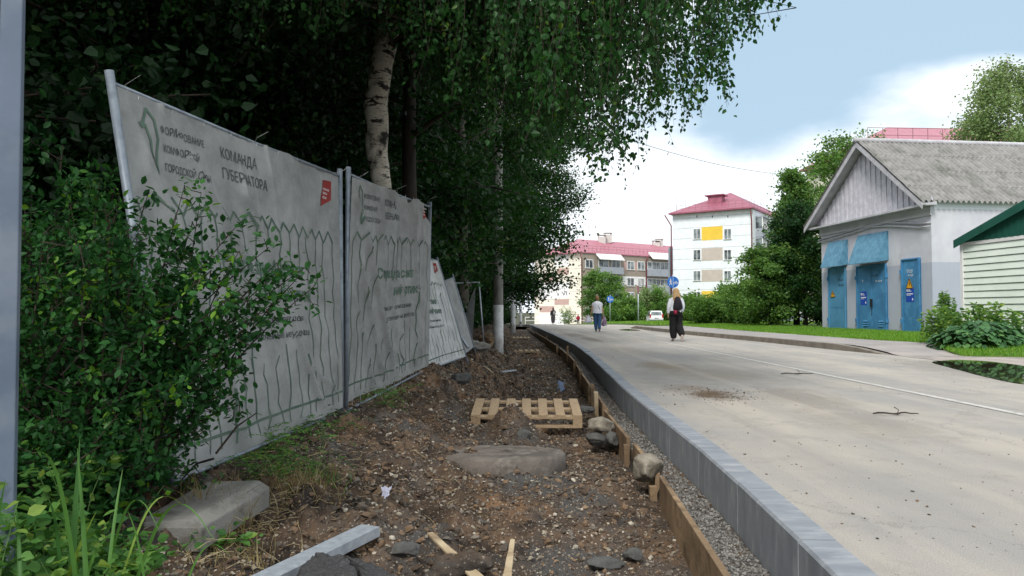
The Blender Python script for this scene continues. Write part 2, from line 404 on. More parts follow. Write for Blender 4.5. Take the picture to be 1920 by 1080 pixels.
def road_material():
    m = material('road_surface', (.445, .408, .355), (.345, .332, .315), 1.1, rough=.93, bump=.25, bscale=70, c3=(.30, .295, .285), s3=.45, lo3=.45, hi3=.75, spec=.15, stretch=(1, .45, 1))
    t = m.node_tree; n = t.nodes; L = t.links; b = n['Principled BSDF']
    geo = n.new('ShaderNodeNewGeometry')
    cur = b.inputs['Base Color'].links[0].from_socket
    # spilt mud, each patch with an uneven edge
    nse = n.new('ShaderNodeTexNoise'); nse.inputs['Scale'].default_value = 3.0; nse.inputs['Detail'].default_value = 8; nse.inputs['Roughness'].default_value = .75
    L.new(geo.outputs['Position'], nse.inputs['Vector'])
    n2 = n.new('ShaderNodeTexNoise'); n2.inputs['Scale'].default_value = 55; n2.inputs['Detail'].default_value = 3; L.new(geo.outputs['Position'], n2.inputs['Vector'])
    for (px, py, rx, ry, colr, amt) in ((1340, 740, .30, .55, (.15, .108, .07), 1.0), (1290, 728, .35, .5, (.25, .20, .15), .6), (1245, 686, .5, 1.2, (.24, .19, .13), .7), (1110, 636, .35, 2.2, (.17, .13, .09), .8),
                                 (1075, 628, .5, 2.5, (.20, .16, .12), .6), (1040, 619, .8, 3, (.22, .17, .13), .5), (1330, 700, .9, 1.5, (.29, .245, .185), .5), (1170, 655, .6, 2.5, (.30, .26, .21), .5),
                                 (1850, 694, 1.0, 2.6, (.20, .19, .175), .9), (1900, 700, 1.6, 3.6, (.29, .275, .25), .6), (1240, 621, .8, 3.0, (.20, .19, .17), .7),
                                 (1500, 745, .5, 1.2, (.22, .19, .15), .5), (1620, 790, .5, 1.0, (.26, .23, .19), .45)):
        p = G(px, py)
        vm = n.new('ShaderNodeVectorMath'); vm.operation = 'SUBTRACT'; L.new(geo.outputs['Position'], vm.inputs[0]); vm.inputs[1].default_value = p
        vs = n.new('ShaderNodeVectorMath'); vs.operation = 'MULTIPLY'; L.new(vm.outputs[0], vs.inputs[0]); vs.inputs[1].default_value = (1/rx, 1/ry, 0)
        ln = n.new('ShaderNodeVectorMath'); ln.operation = 'LENGTH'; L.new(vs.outputs[0], ln.inputs[0])
        ad = n.new('ShaderNodeMath'); ad.operation = 'MULTIPLY_ADD'; L.new(nse.outputs[0], ad.inputs[0]); ad.inputs[1].default_value = 2.4; L.new(ln.outputs['Value'], ad.inputs[2])
        ad2 = n.new('ShaderNodeMath'); ad2.operation = 'MULTIPLY_ADD'; L.new(n2.outputs[0], ad2.inputs[0]); ad2.inputs[1].default_value = .7; L.new(ad.outputs[0], ad2.inputs[2])
        r = n.new('ShaderNodeMapRange'); L.new(ad2.outputs[0], r.inputs[0]); r.inputs[1].default_value = 2.7; r.inputs[2].default_value = 2.0; r.inputs[3].default_value = 0; r.inputs[4].default_value = amt
        x = n.new('ShaderNodeMixRGB'); L.new(r.outputs[0], x.inputs[0]); L.new(cur, x.inputs[1]); x.inputs[2].default_value = colr + (1,)
        cur = x.outputs[0]
    # dusty wheel tracks running along the road
    mpt = n.new('ShaderNodeMapping'); mpt.inputs['Scale'].default_value = (2.6, .10, 1); L.new(geo.outputs['Position'], mpt.inputs[0])
    tn = n.new('ShaderNodeTexNoise'); tn.inputs['Scale'].default_value = 1.0; tn.inputs['Detail'].default_value = 5; L.new(mpt.outputs[0], tn.inputs['Vector'])
    for lo, hi, amt, cc in ((.52, .68, .5, (.30, .285, .265, 1)), (.46, .34, .45, (.50, .455, .39, 1))):
        rr = n.new('ShaderNodeMapRange'); L.new(tn.outputs[0], rr.inputs[0]); rr.inputs[1].default_value = lo; rr.inputs[2].default_value = hi; rr.inputs[4].default_value = amt
        xx = n.new('ShaderNodeMixRGB'); L.new(rr.outputs[0], xx.inputs[0]); L.new(cur, xx.inputs[1]); xx.inputs[2].default_value = cc; cur = xx.outputs[0]
    # uneven dusty blotches and hairline cracks
    bl = n.new('ShaderNodeTexNoise'); bl.inputs['Scale'].default_value = 2.3; bl.inputs['Detail'].default_value = 9; bl.inputs['Roughness'].default_value = .72; L.new(geo.outputs['Position'], bl.inputs['Vector'])
    rr = n.new('ShaderNodeMapRange'); L.new(bl.outputs[0], rr.inputs[0]); rr.inputs[1].default_value = .52; rr.inputs[2].default_value = .66; rr.inputs[4].default_value = .55
    xx = n.new('ShaderNodeMixRGB'); L.new(rr.outputs[0], xx.inputs[0]); L.new(cur, xx.inputs[1]); xx.inputs[2].default_value = (.29, .275, .255, 1); cur = xx.outputs[0]
    vo = n.new('ShaderNodeTexVoronoi'); vo.feature = 'DISTANCE_TO_EDGE'; vo.inputs['Scale'].default_value = .42
    ds = n.new('ShaderNodeVectorMath'); ds.operation = 'MULTIPLY_ADD'; L.new(bl.outputs['Color'], ds.inputs[0]); ds.inputs[1].default_value = (.9, .9, .9); L.new(geo.outputs['Position'], ds.inputs[2]); L.new(ds.outputs[0], vo.inputs['Vector'])
    rr = n.new('ShaderNodeMapRange'); L.new(vo.outputs[0], rr.inputs[0]); rr.inputs[1].default_value = .0015; rr.inputs[2].default_value = .004; rr.inputs[3].default_value = .45; rr.inputs[4].default_value = 0
    xx = n.new('ShaderNodeMixRGB'); L.new(rr.outputs[0], xx.inputs[0]); L.new(cur, xx.inputs[1]); xx.inputs[2].default_value = (.16, .15, .14, 1); cur = xx.outputs[0]
    # dark specks and grit
    v = n.new('ShaderNodeTexNoise'); v.inputs['Scale'].default_value = 26; v.inputs['Detail'].default_value = 3; L.new(geo.outputs['Position'], v.inputs['Vector'])
    r = n.new('ShaderNodeMapRange'); L.new(v.outputs[0], r.inputs[0]); r.inputs[1].default_value = .67; r.inputs[2].default_value = .74; r.inputs[4].default_value = .6
    x = n.new('ShaderNodeMixRGB'); L.new(r.outputs[0], x.inputs[0]); L.new(cur, x.inputs[1]); x.inputs[2].default_value = (.2, .18, .16, 1)
    w = n.new('ShaderNodeTexNoise'); w.inputs['Scale'].default_value = 180; w.inputs['Detail'].default_value = 2; L.new(geo.outputs['Position'], w.inputs['Vector'])
    r2 = n.new('ShaderNodeMapRange'); L.new(w.outputs[0], r2.inputs[0]); r2.inputs[1].default_value = .35; r2.inputs[2].default_value = .65; r2.inputs[3].default_value = .80; r2.inputs[4].default_value = 1.14
    y = n.new('ShaderNodeVectorMath'); y.operation = 'SCALE'; L.new(x.outputs[0], y.inputs[0]); L.new(r2.outputs[0], y.inputs['Scale'])
    L.new(y.outputs[0], b.inputs['Base Color'])
    return m
M['road'] = road_material()
M['paint'] = material('paint', (.56, .55, .52), (.38, .365, .34), 14, rough=.85, lo=.42, hi=.62)
M['pavement'] = material('pavement', (.34, .32, .31), (.26, .245, .24), 1.2, rough=.95, bump=.3, bscale=60, c3=(.40, .35, .32), s3=.8)
M['kerb_new'] = material('kerb_new', (.28, .305, .335), (.21, .23, .26), 3, rough=.8, bump=.15, bscale=60, stretch=(.8, 2.4, .8), c3=(.36, .38, .40), s3=4)
M['kerb_old'] = material('kerb_old', (.26, .235, .20), (.17, .15, .13), 3, rough=.95, bump=.4, bscale=50)

# road: everything right of the new kerb
ry = np.concatenate([np.linspace(-6, 1, 5), np.linspace(1.5, 60, 90), np.linspace(62, 150, 30)])
rt = np.concatenate([[0, .02, .05], np.linspace(.1, 1, 12)])
RX = np.stack([K(y) + .148 + (np.where(y < 62, 30, 60))*rt for y in ry]); RX[:, 1:] += 0
for k, y in enumerate(ry):
    if y > 62: RX[k] = -25 + 105*rt
RY = np.repeat(ry[:, None], len(rt), 1)
V = np.stack([RX, RY, base(RY)+.0], -1).reshape(-1, 3); nx = len(rt); ny = len(ry)
i = (np.arange(ny-1)[:, None]*nx + np.arange(nx-1)[None]).ravel()
tag(np_mesh('road', V, np.stack([i, i+1, i+nx+1, i+nx], -1), M['road']), kind='structure')

def strip_mesh(name, path, w, z, mat, kind='structure'):
    V = []; 
    for k, (x, y) in enumerate(path):
        a = Vector(path[max(0, k-1)]); b = Vector(path[min(len(path)-1, k+1)]); d = (b-a).normalized(); nrm = Vector((d.y, -d.x))
        for q in (-w/2, w/2): V.append((x+nrm.x*q, y+nrm.y*q, z+float(base(y))))
    F = [(2*k, 2*k+1, 2*k+3, 2*k+2) for k in range(len(path)-1)]
    return tag(np_mesh(name, V, np.array(F), mat), kind=kind)
strip_mesh('road_marking', [(4.74 - .0*y + (.0 if y < 26 else -.02*(y-26)), y) for y in np.linspace(3, 42, 40)], .10, .005, M['paint'])

# new kerb on the left: stones butted end to end, thin joints
kb = MB(); y = 1.0; yend = 61.5
pts = []
while y < yend:
    pts.append((float(K(y)), y)); y += 1.0
for k in range(len(pts)-1):
    a = Vector((*pts[k], 0)); b = Vector((*pts[k+1], 0)); d = (b-a).normalized(); nr = Vector((d.y, -d.x, 0))
    a = a + d*.005; b = b - d*.005
    za, zb = float(base(a.y)), float(base(b.y)); jit = random.uniform(-.004, .004)
    top = .012 + jit
    bot = -.42
    prof = [(0, bot), (.155, bot), (.155, top), (.012, top), (0, top-.012)]
    P = [a + nr*u + Vector((0, 0, v+za)) for u, v in prof]; Q = [b + nr*u + Vector((0, 0, v+zb)) for u, v in prof]
    n5 = 5
    kb.add(P+Q, [tuple(range(n5)), tuple(range(n5, 10))[::-1]] + [(j, j+5, (j+1) % 5 + 5, (j+1) % 5) for j in range(5)])
tag(kb.build('kerb', M['kerb_new']), kind='structure')

# right pavement, kerb and lawn
rk = [(6.75, 40.5), (6.9, 39), (6.98, 36), (7.2, 29.9), (7.9, 21.8), (8.1, 17.6), (8.28, 16.0)]
def RK(y): return float(np.interp(y, [p[1] for p in rk][::-1], [p[0] for p in rk][::-1]))
kr = MB(); ysr = np.arange(16.0, 40.6, .98)
for k in range(len(ysr)-1):
    y0, y1 = ysr[k]+.004, ysr[k+1]-.004
    def ht(y): return .15*min(1, max(.06, (y-15.9)/1.6))*min(1, max(.1, (41-y)/1.2))
    p = []
    for zz in ('b', 't'):
        for (yy, dx) in ((y0, 0), (y0, .16), (y1, .16), (y1, 0)):
            p.append(Vector((RK(yy)+dx, yy, -.1 if zz == 'b' else ht(yy)+.004)))
    kr.hexa(p)
tag(kr.build('far_kerb', M['kerb_old'], bevel=.012), kind='structure')
_gy = [5, 13.6, 14.4, 15.2, 16.5, 18.4, 21.2, 31, 42, 60]; _gx = [40, 40, 12.5, 9.6, 9.9, 10.75, 10.3, 9.8, 9.6, 10]
def GL(y): return np.interp(y, _gy, _gx)
yp = np.concatenate([np.linspace(14.5, 18, 12), np.linspace(18.5, 42, 40)])
PX = np.stack([np.linspace(RK(max(16, y))+(.16 if y >= 16 else .1), GL(y)+.6, 10) for y in yp]); PY = np.repeat(yp[:, None], 10, 1)
hh = .002 + .145*ss(15.2, 17.6, PY)*ss(42, 40, PY) + .01*fbm(PX, PY, .8)*ss(15.2, 17, PY)
V = np.stack([PX, PY, hh+base(PY)], -1).reshape(-1, 3); i = (np.arange(len(yp)-1)[:, None]*10 + np.arange(9)[None]).ravel()
tag(np_mesh('pavement', V, np.stack([i, i+1, i+11, i+10], -1), M['pavement'], None, True), kind='structure')
M['driveway'] = material('driveway', (.42, .37, .34), (.32, .285, .265), 1.5, rough=.95, bump=.4, bscale=50, c3=(.2, .18, .165), s3=1.1, lo3=.5, hi3=.65)
xsd = np.linspace(0, 1, 20); ysd = np.linspace(9.5, 16.2, 24)
PY = np.repeat(ysd[:, None], 20, 1); PX = 8.25 + .35*fbm(PY, PY*0, .7) + xsd[None]*22
V = np.stack([PX, PY, .006 + 0*PX], -1).reshape(-1, 3); i = (np.arange(23)[:, None]*20 + np.arange(19)[None]).ravel()
tag(np_mesh('driveway', V, np.stack([i, i+1, i+21, i+20], -1), M['driveway'], None, True), kind='structure')
# puddle
pm = bpy.data.materials.new('puddle_water'); pm.use_nodes = True; b = pm.node_tree.nodes['Principled BSDF']
b.inputs['Base Color'].default_value = (.035, .032, .022, 1); b.inputs['Roughness'].default_value = .03; b.inputs['Specular IOR Level'].default_value = 1.0
def puddle(cx, cy, rx, ry, z, seed, kinks=1.0):
    V = [(cx, cy, z)]
    for k in range(64):
        a = 2*math.pi*k/64
        r = 1 + .35*kinks*float(fbm(np.array([math.cos(a)*1.3+seed]), np.array([math.sin(a)*1.3]), 1.0, 3)[0])
        V.append((cx+rx*r*math.cos(a), cy+ry*r*math.sin(a), z))
    return tag(np_mesh('puddle', V, np.array([(0, k+1, (k+1) % 64+1) for k in range(64)]), pm), kind='structure')
wetm = material('wet_road', (.25, .235, .215), (.18, .17, .155), 4, rough=.55, spec=.4)
def wet(*a):
    o = puddle(*a); o.name = 'wet_patch'; o.data.materials.clear(); o.data.materials.append(wetm); return o

def pix_patch(name, pts, z, mat):
    P = [G(x, y, z) for x, y in pts]; n_ = len(P); V = []
    for k in range(n_*8):      # closed Catmull-Rom outline
        i_, t = k//8, (k % 8)/8; a, b_, c_, d_ = P[(i_-1) % n_], P[i_], P[(i_+1) % n_], P[(i_+2) % n_]
        q_ = .5*((2*b_)+(c_-a)*t+(2*a-5*b_+4*c_-d_)*t*t+(-a+3*b_-3*c_+d_)*t**3); w_ = .05*float(fbm(np.array([q_.x*3.]), np.array([q_.y*3.]), 1., 3)[0]); V.append((q_.x+w_, q_.y+w_*2, z))
    c0 = sum((Vector(v) for v in V), Vector())/len(V); V.append(c0[:]); m_ = len(V)-1
    return tag(np_mesh(name, V, np.array([(m_, k, (k+1) % m_) for k in range(m_)]), mat), kind='structure')
wetm = material('wet_road', (.25, .235, .215), (.18, .17, .155), 4, rough=.55, spec=.4)
pix_patch('puddle', [(1748, 678), (1800, 675), (1870, 679), (1960, 692), (2080, 712), (2080, 760), (1960, 727), (1880, 713), (1825, 700), (1780, 688)], .010, pm)
0 and pix_patch('wet_patch', [(1660, 668), (1760, 663), (1900, 667), (2100, 690), (2150, 790), (1990, 742), (1880, 724), (1790, 705), (1720, 690)], .011, wetm)

puddle(6.1, 37.0, .5, 1.5, .012, 4); 
# lawn
def lawn_z(X, Y): return base(Y) + .15 + .06*ss(0, 2.5, X-GL(Y)) + .03*fbm(X, Y, .7) - .14*ss(17.2, 14.8, Y)*ss(2.5, 0, X-GL(Y))
yl = np.concatenate([np.linspace(14.2, 42, 60), np.linspace(44, 128, 25)]); 
LX = np.stack([(GL(y) if y < 43 else 9.4) + np.concatenate([[0], np.linspace(0, 6, 19), np.linspace(8, 60, 6)]) for y in yl]); LY = np.repeat(yl[:, None], 26, 1)
Z = lawn_z(LX, LY); Z[:, 0] -= .25
V = np.stack([LX, LY, Z], -1).reshape(-1, 3); i = (np.arange(len(yl)-1)[:, None]*26 + np.arange(25)[None]).ravel()
tag(np_mesh('lawn', V, np.stack([i, i+1, i+27, i+26], -1), M['lawn_soil'], None, True), kind='structure')

# ------------------------------------------------------------ foliage
SH_LEAF = (np.array([(0, 0, 0), (.36, .30, .07), (.24, .68, .04), (0, 1, -.03), (-.24, .68, .04), (-.36, .30, .07)]), [(0, 1, 2, 3), (0, 3, 4, 5)])
SH_OVAL = (np.array([(0, 0, 0), (.22, .25, .05), (.27, .6, .05), (0, 1, -.02), (-.27, .6, .05), (-.22, .25, .05)]), [(0, 1, 2, 3), (0, 3, 4, 5)])
SH_QUAD = (np.array([(0, 0, 0), (.36, .45, .06), (0, 1, 0), (-.36, .45, .06)]), [(0, 1, 2, 3)])
SH_LONG = (np.array([(0, 0, 0), (.13, .4, .03), (0, 1, -.05), (-.13, .4, .03)]), [(0, 1, 2, 3)])
def leaves(name, pos, axis, size, mat, parent, shape=SH_QUAD, tone=None, flat=0.0, r=None):
    r = r or rng
    pos = np.asarray(pos, float); n = len(pos)
    a = np.asarray(axis, float); a = a/np.linalg.norm(a, axis=1, keepdims=True)
    q = r.normal(size=(n, 3)); 
    if flat: q[:, 2] += 0; q = q*(1-flat) ; up = np.array([0, 0, 1.0]); nn = q + up*flat*2; b = np.cross(a, nn)
    else: b = np.cross(a, q)
    b /= np.linalg.norm(b, axis=1, keepdims=True) + 1e-9
    c = np.cross(b, a)
    T, faces = shape; size = np.broadcast_to(np.asarray(size, float), (n,))
    V = (pos[:, None] + size[:, None, None]*(T[None, :, 0, None]*b[:, None] + T[None, :, 1, None]*a[:, None] + T[None, :, 2, None]*c[:, None])).reshape(-1, 3)
    k = len(T); base_i = np.arange(n)[:, None, None]*k
    F = (base_i + np.array(faces)[None]).reshape(-1, len(faces[0]))
    if tone is None: tone = r.random(n)
    tone = np.clip(tone, 0, 1)
    return np_mesh(name, V, F, mat, parent, False, np.repeat(tone, len(faces)))
def wander(a, b, n, amp, r):
    a = np.array(a, float); b = np.array(b, float); P = a + (b-a)*np.linspace(0, 1, n)[:, None]
    w = r.normal(size=(n, 3))*amp; w[0] = 0; w[-1] *= .3
    return P + np.cumsum(w, 0)*.5
def make_tree(name, seed, Ht, Rc, zb, nlimb, nleaf, leaf, tr, mats, loc=(0, 0, 0), lean=(0, 0), profile='round', droop=.15, clump=.22, shape=SH_QUAD, label=None, cat='tree', group=None, squash=None, crownx=(0, 0), twl=.30):
    r = np.random.default_rng(seed)
    root = empty(name, loc, label, cat, group)
    o = np.array(loc, float)
    nT = 9
    T = wander(o + (0, 0, -.25), o + (lean[0], lean[1], Ht*.93), nT, .04*Ht/10, r)
    T[0] = o + (0, 0, -.25)
    tb = MB(); rad = [tr*(1.25 if k == 0 else 1)*(1 - .9*(k/(nT-1))**1.2) for k in range(nT)]
    tb.tube(T, rad, 12)
    bb = MB(); clumps = []; cdir = []
    for k in range(nlimb):
        t = zb/Ht + (1 - zb/Ht)*((k+.5)/nlimb)**.85*.98
        u = (t-zb/Ht)/(1-zb/Ht)
        if profile == 'round': w = math.sqrt(max(.05, 1-(1.7*u-.75)**2)) if u > .1 else .75
        elif profile == 'cone': w = max(.06, (1-u))**.85
        else: w = max(.1, 1 - u**3)*(.55+.45*min(1, u*4))
        w *= .75 + .5*r.random()
        az = k*2.399 + r.normal()*.3
        p0 = np.array([np.interp(t*.93, np.linspace(0, .93, nT), T[:, c]) for c in range(3)])
        L = Rc*w
        d = np.array([math.cos(az), math.sin(az), 0])
        rise = (.45 - .2*u)*L if profile != 'cone' else .25*L
        p1 = p0 + d*L + np.array([crownx[0], crownx[1], 0])*w + (0, 0, rise - droop*L)
        P = wander(p0, p1, 6, .04*L, r); P[:, 2] += np.sin(np.linspace(0, 1, 6)*math.pi)*.12*L
        rr = max(.012, tr*.32*(1-.5*u))
        bb.tube(P, [rr*(1-.85*q) for q in np.linspace(0, 1, 6)], 5)
        nt_ = int(11 + 8*w)
        for j in range(nt_):
            s = .25 + .75*(j+r.random())/nt_
            q0 = np.array([np.interp(s, np.linspace(0, 1, 6), P[:, c]) for c in range(3)])
            dd = r.normal(size=3)*.7 + d*.6; dd[2] = dd[2]*.6 + .1
            q1 = q0 + dd/np.linalg.norm(dd)*Rc*twl*(.5+.8*r.random())*(1.15 - .4*s) - (0, 0, droop*Rc*.35)
            bb.tube([q0, (q0+q1)/2 + r.normal(size=3)*.05, q1], [rr*.35, rr*.22, .006], 4)
            clumps.append((q0, q1)); cdir.append(q1-q0)
    A = np.array([c[0] for c in clumps]); B = np.array([c[1] for c in clumps])
    idx = r.integers(0, len(clumps), nleaf); s = r.random(nleaf)[:, None]**.7
    sg = clump*Rc*.55
    P = A[idx]*(1-s) + B[idx]*s + r.normal(size=(nleaf, 3))*sg*np.array([1, 1, .75])*(.35+.65*r.random((nleaf, 1)))
    P[:, 2] -= np.abs(r.normal(size=nleaf))*droop*Rc*.25
    P[:, 2] = np.maximum(P[:, 2], o[2]+.15)
    ax = r.normal(size=(nleaf, 3)); ax[:, 2] = ax[:, 2]*.6 - .5
    ctone = r.random(len(clumps))
    tone = .45*ctone[idx] + .55*r.random(nleaf)**1.3
    leaves('crown', P, ax, leaf*(.6+.8*r.random(nleaf)), mats[1], root, shape, tone, r=r)
    tb.build('trunk', mats[0], root, True); bb.build('branches', M['twig'] if mats[0] != M['bark_grey'] else M['bark_grey'], root, True)
    return root
def place(src, loc, rz, sc, label, group=None, cat=None):
    c = copy_tree(src); c.location = loc; c.rotation_euler = (0, 0, rz); c.scale = (sc, sc, sc) if not isinstance(sc, tuple) else sc
    c['label'] = label
    if group: c['group'] = group
    elif 'group' in c: del c['group']
    return c
WD = (M['bark'], M['leaf_wood']); WK = (M['bark'], M['leaf_shaded'])
# --- the row of trees beside the dug strip
g_row = 'trees of the dark row along the dug strip'
tA = make_tree('broadleaf_tree', 21, 11.5, 3.7, 2.0, 28, 90000, .075, .15, (M['bark_grey'], M['leaf_birch']), loc=(-1.2, 17.0, 0), crownx=(-.9, 0), clump=.15,
               label='slender grey trunked tree rising just left of the concrete pole', group=g_row, twl=.34)
tB = make_tree('broadleaf_tree', 22, 12, 4.2, 1.4, 34, 100000, .10, .17, WD, clump=.13, loc=(-2.0, 24, 0), label='leafy tree directly beyond the concrete pole', group=g_row)
place(tA, (-1.9, 31, 0), 1.9, 1.05, 'tree with white painted trunk foot beyond the second pallet', g_row)
tC = make_tree('broadleaf_tree', 23, 12, 4.4, 1.1, 36, 110000, .13, .17, WD, clump=.12, loc=(-3.2, 38, 0), label='low hanging dense tree near the end of the dark row', group=g_row)
place(tC, (-2.6, 47, 0), 2.2, .95, 'last but one tree of the dark row, in front of the beige gable', g_row)
place(tC, (-3.6, 57, -.1), 4.0, .9, 'farthest tree of the dark row, its leaves meeting the beige gable', g_row)
place(tB, (-3.6, 12.5, 0), .8, .95, 'broad dark tree behind the middle banner panel', g_row)
# --- wood behind
g_w = 'trees of the dark wood behind the banners'
lab_w = 'dark tree standing in the unlit wood behind the banner fence'
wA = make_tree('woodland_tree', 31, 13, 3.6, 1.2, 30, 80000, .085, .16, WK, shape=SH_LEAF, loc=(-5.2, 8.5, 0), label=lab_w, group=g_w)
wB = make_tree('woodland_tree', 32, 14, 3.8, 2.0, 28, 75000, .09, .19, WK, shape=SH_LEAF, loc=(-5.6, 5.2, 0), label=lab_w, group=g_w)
rr = np.random.default_rng(5)
spots = [(-7.5, 5.5), (-6.4, 12), (-8.8, 9), (-6, 16.5), (-9, 14), (-6.5, 21), (-10, 19), (-5.6, 27), (-9, 26), (-6.5, 34), (-10, 33), (-7, 43), (-12, 24), (-12, 12), (-11, 6),
         (-8.5, 1.5), (-8, -3.5), (-14, 17), (-13, 30), (-12, 1.5), (-8, 52), (-14, 40)]  # the unseen one behind the camera is added to darken the left side
for k, (x, y) in enumerate(spots):
    place(wA if k % 2 else wB, (x, y, 0), rr.random()*6.28, .9+.25*rr.random(), lab_w, g_w)
# far back of the wood, one mass
n = 60000
P = np.stack([-17 - 5*rr.random(n), -8 + 75*rr.random(n), 14*rr.random(n)**1.1], -1); P[:, 0] += 1.5*fbm(P[:, 1], P[:, 2], .3)
ax = rr.normal(size=(n, 3)); ax[:, 2] -= .5
o = leaves('distant_wood', P, ax, .38*(.6+.8*rr.random(n)), M['leaf_wood'], None, SH_QUAD); tag(o, kind='stuff')
# understorey shrubs
def make_shrub(name, seed, loc, rx, ry, h, nleaf, leaf, mat, label, group=None, cat='shrub', shape=SH_QUAD, zlow=.05, stems=16, top=None, flat=0.0):
    r = np.random.default_rng(seed); root = empty(name, loc, label, cat, group); o = np.array(loc, float)
    sb = MB(); A = []; B = []
    for k in range(stems):
        a = r.random()*6.28; q = math.sqrt(r.random())
        tip = o + (rx*q*math.cos(a), ry*q*math.sin(a), h*(1.02-.45*q*q)*(.7+.35*r.random()))
        P = wander(o + (.15*rx*math.cos(a), .15*ry*math.sin(a), -.05), tip, 5, .03*h, r)
        sb.tube(P, [.012*h**.5*(1-.7*t) for t in np.linspace(0, 1, 5)], 4)
        for j in range(9):
            s = .12 + .88*r.random(); q0 = np.array([np.interp(s, np.linspace(0, 1, 5), P[:, c]) for c in range(3)])
            dd = r.normal(size=3); dd[2] = abs(dd[2])*.5
            q1 = q0 + dd/np.linalg.norm(dd)*.28*min(rx, h)*(.5+r.random()); A.append(q0); B.append(q1)
            sb.tube([q0, q1], [.005, .002], 3)
    A = np.array(A); B = np.array(B); idx = r.integers(0, len(A), nleaf); s = r.random((nleaf, 1))**.6
    P = A[idx]*(1-s)+B[idx]*s + r.normal(size=(nleaf, 3))*.075*min(rx, h)
    P[:, 2] = np.maximum(P[:, 2], o[2]+zlow*r.random(nleaf))
    ax = r.normal(size=(nleaf, 3)) + .8*(B-A)[idx]/(np.linalg.norm((B-A)[idx], axis=1, keepdims=True)+1e-6)
    tone = .45*r.random(len(A))[idx] + .55*r.random(nleaf)**1.3
    leaves('foliage', P, ax, leaf*(.6+.8*r.random(nleaf)), mat, root, shape, tone, flat, r=r)
    sb.build('stems', M['twig'], root)
    return root
g_u = 'dark undergrowth at the foot of the wood'
lab_u = 'dark leafy undergrowth bush at the foot of the wood'
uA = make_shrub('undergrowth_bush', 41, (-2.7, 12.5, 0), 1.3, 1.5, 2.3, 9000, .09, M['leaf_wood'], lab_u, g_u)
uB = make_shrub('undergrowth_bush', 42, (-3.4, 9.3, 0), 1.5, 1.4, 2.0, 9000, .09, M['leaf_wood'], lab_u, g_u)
for k, (x, y, s) in enumerate([(-2.6, 15.5, 1), (-2.9, 19.5, 1.1), (-2.6, 23, .9), (-2.6, 28, 1.1), (-2.4, 34, 1), (-2.8, 40, 1.2), (-2.6, 46, 1.2), (-2.9, 53, 1.4), (-4.6, 11, 1.2), (-5.0, 15, 1.3),
                               (-4.8, 20, 1.3), (-4.2, 7.2, 1.2), (-4.8, 4.2, 1.25), (-6.4, 7.5, 1.5), (-5.5, 3.0, 1.3), (-8, 11, 1.5), (-5, 27, 1.5), (-1.9, 44, .9), (-1.5, 51, 1.0), (-1.6, 57, 1.1), (-.9, 63, 1.2), (-7.5, 17, 1.6), (-3.5, 60, 1.3)]):
    place(uA if k % 2 else uB, (x, y, base(y)), rr.random()*6.28, s, lab_u, g_u)

# --- the near birch with hanging boughs
def birch_bark():
    m = material('birch_bark', (.62, .58, .50), (.45, .41, .34), 5, rough=.8, bump=.4, bscale=22, stretch=(1, 1, 1))
    t = m.node_tree; n = t.nodes; L = t.links; b = n['Principled BSDF']
    tc = n.new('ShaderNodeTexCoord'); cur = b.inputs['Base Color'].links[0].from_socket
    for sc, st, lo, hi in ((3.0, (1, 1, 3.0), .55, .60), (9, (1, 1, 7), .57, .63), (1.8, (1.6, 1.6, 1.2), .53, .62)):
        mp = n.new('ShaderNodeMapping'); mp.inputs['Scale'].default_value = st; mp.inputs['Location'].default_value = (sc, 0, .3); L.new(tc.outputs['Object'], mp.inputs[0])
        q = n.new('ShaderNodeTexNoise'); q.inputs['Scale'].default_value = sc; q.inputs['Detail'].default_value = 5; q.inputs['Roughness'].default_value = .65; L.new(mp.outputs[0], q.inputs['Vector'])
        rg = n.new('ShaderNodeMapRange'); rg.inputs[1].default_value = lo; rg.inputs[2].default_value = hi; L.new(q.outputs[0], rg.inputs[0])
        x = n.new('ShaderNodeMixRGB'); L.new(rg.outputs[0], x.inputs[0]); L.new(cur, x.inputs[1]); x.inputs[2].default_value = (.025, .022, .02, 1); cur = x.outputs[0]
    L.new(cur, b.inputs['Base Color']); return m
M['birch'] = birch_bark()
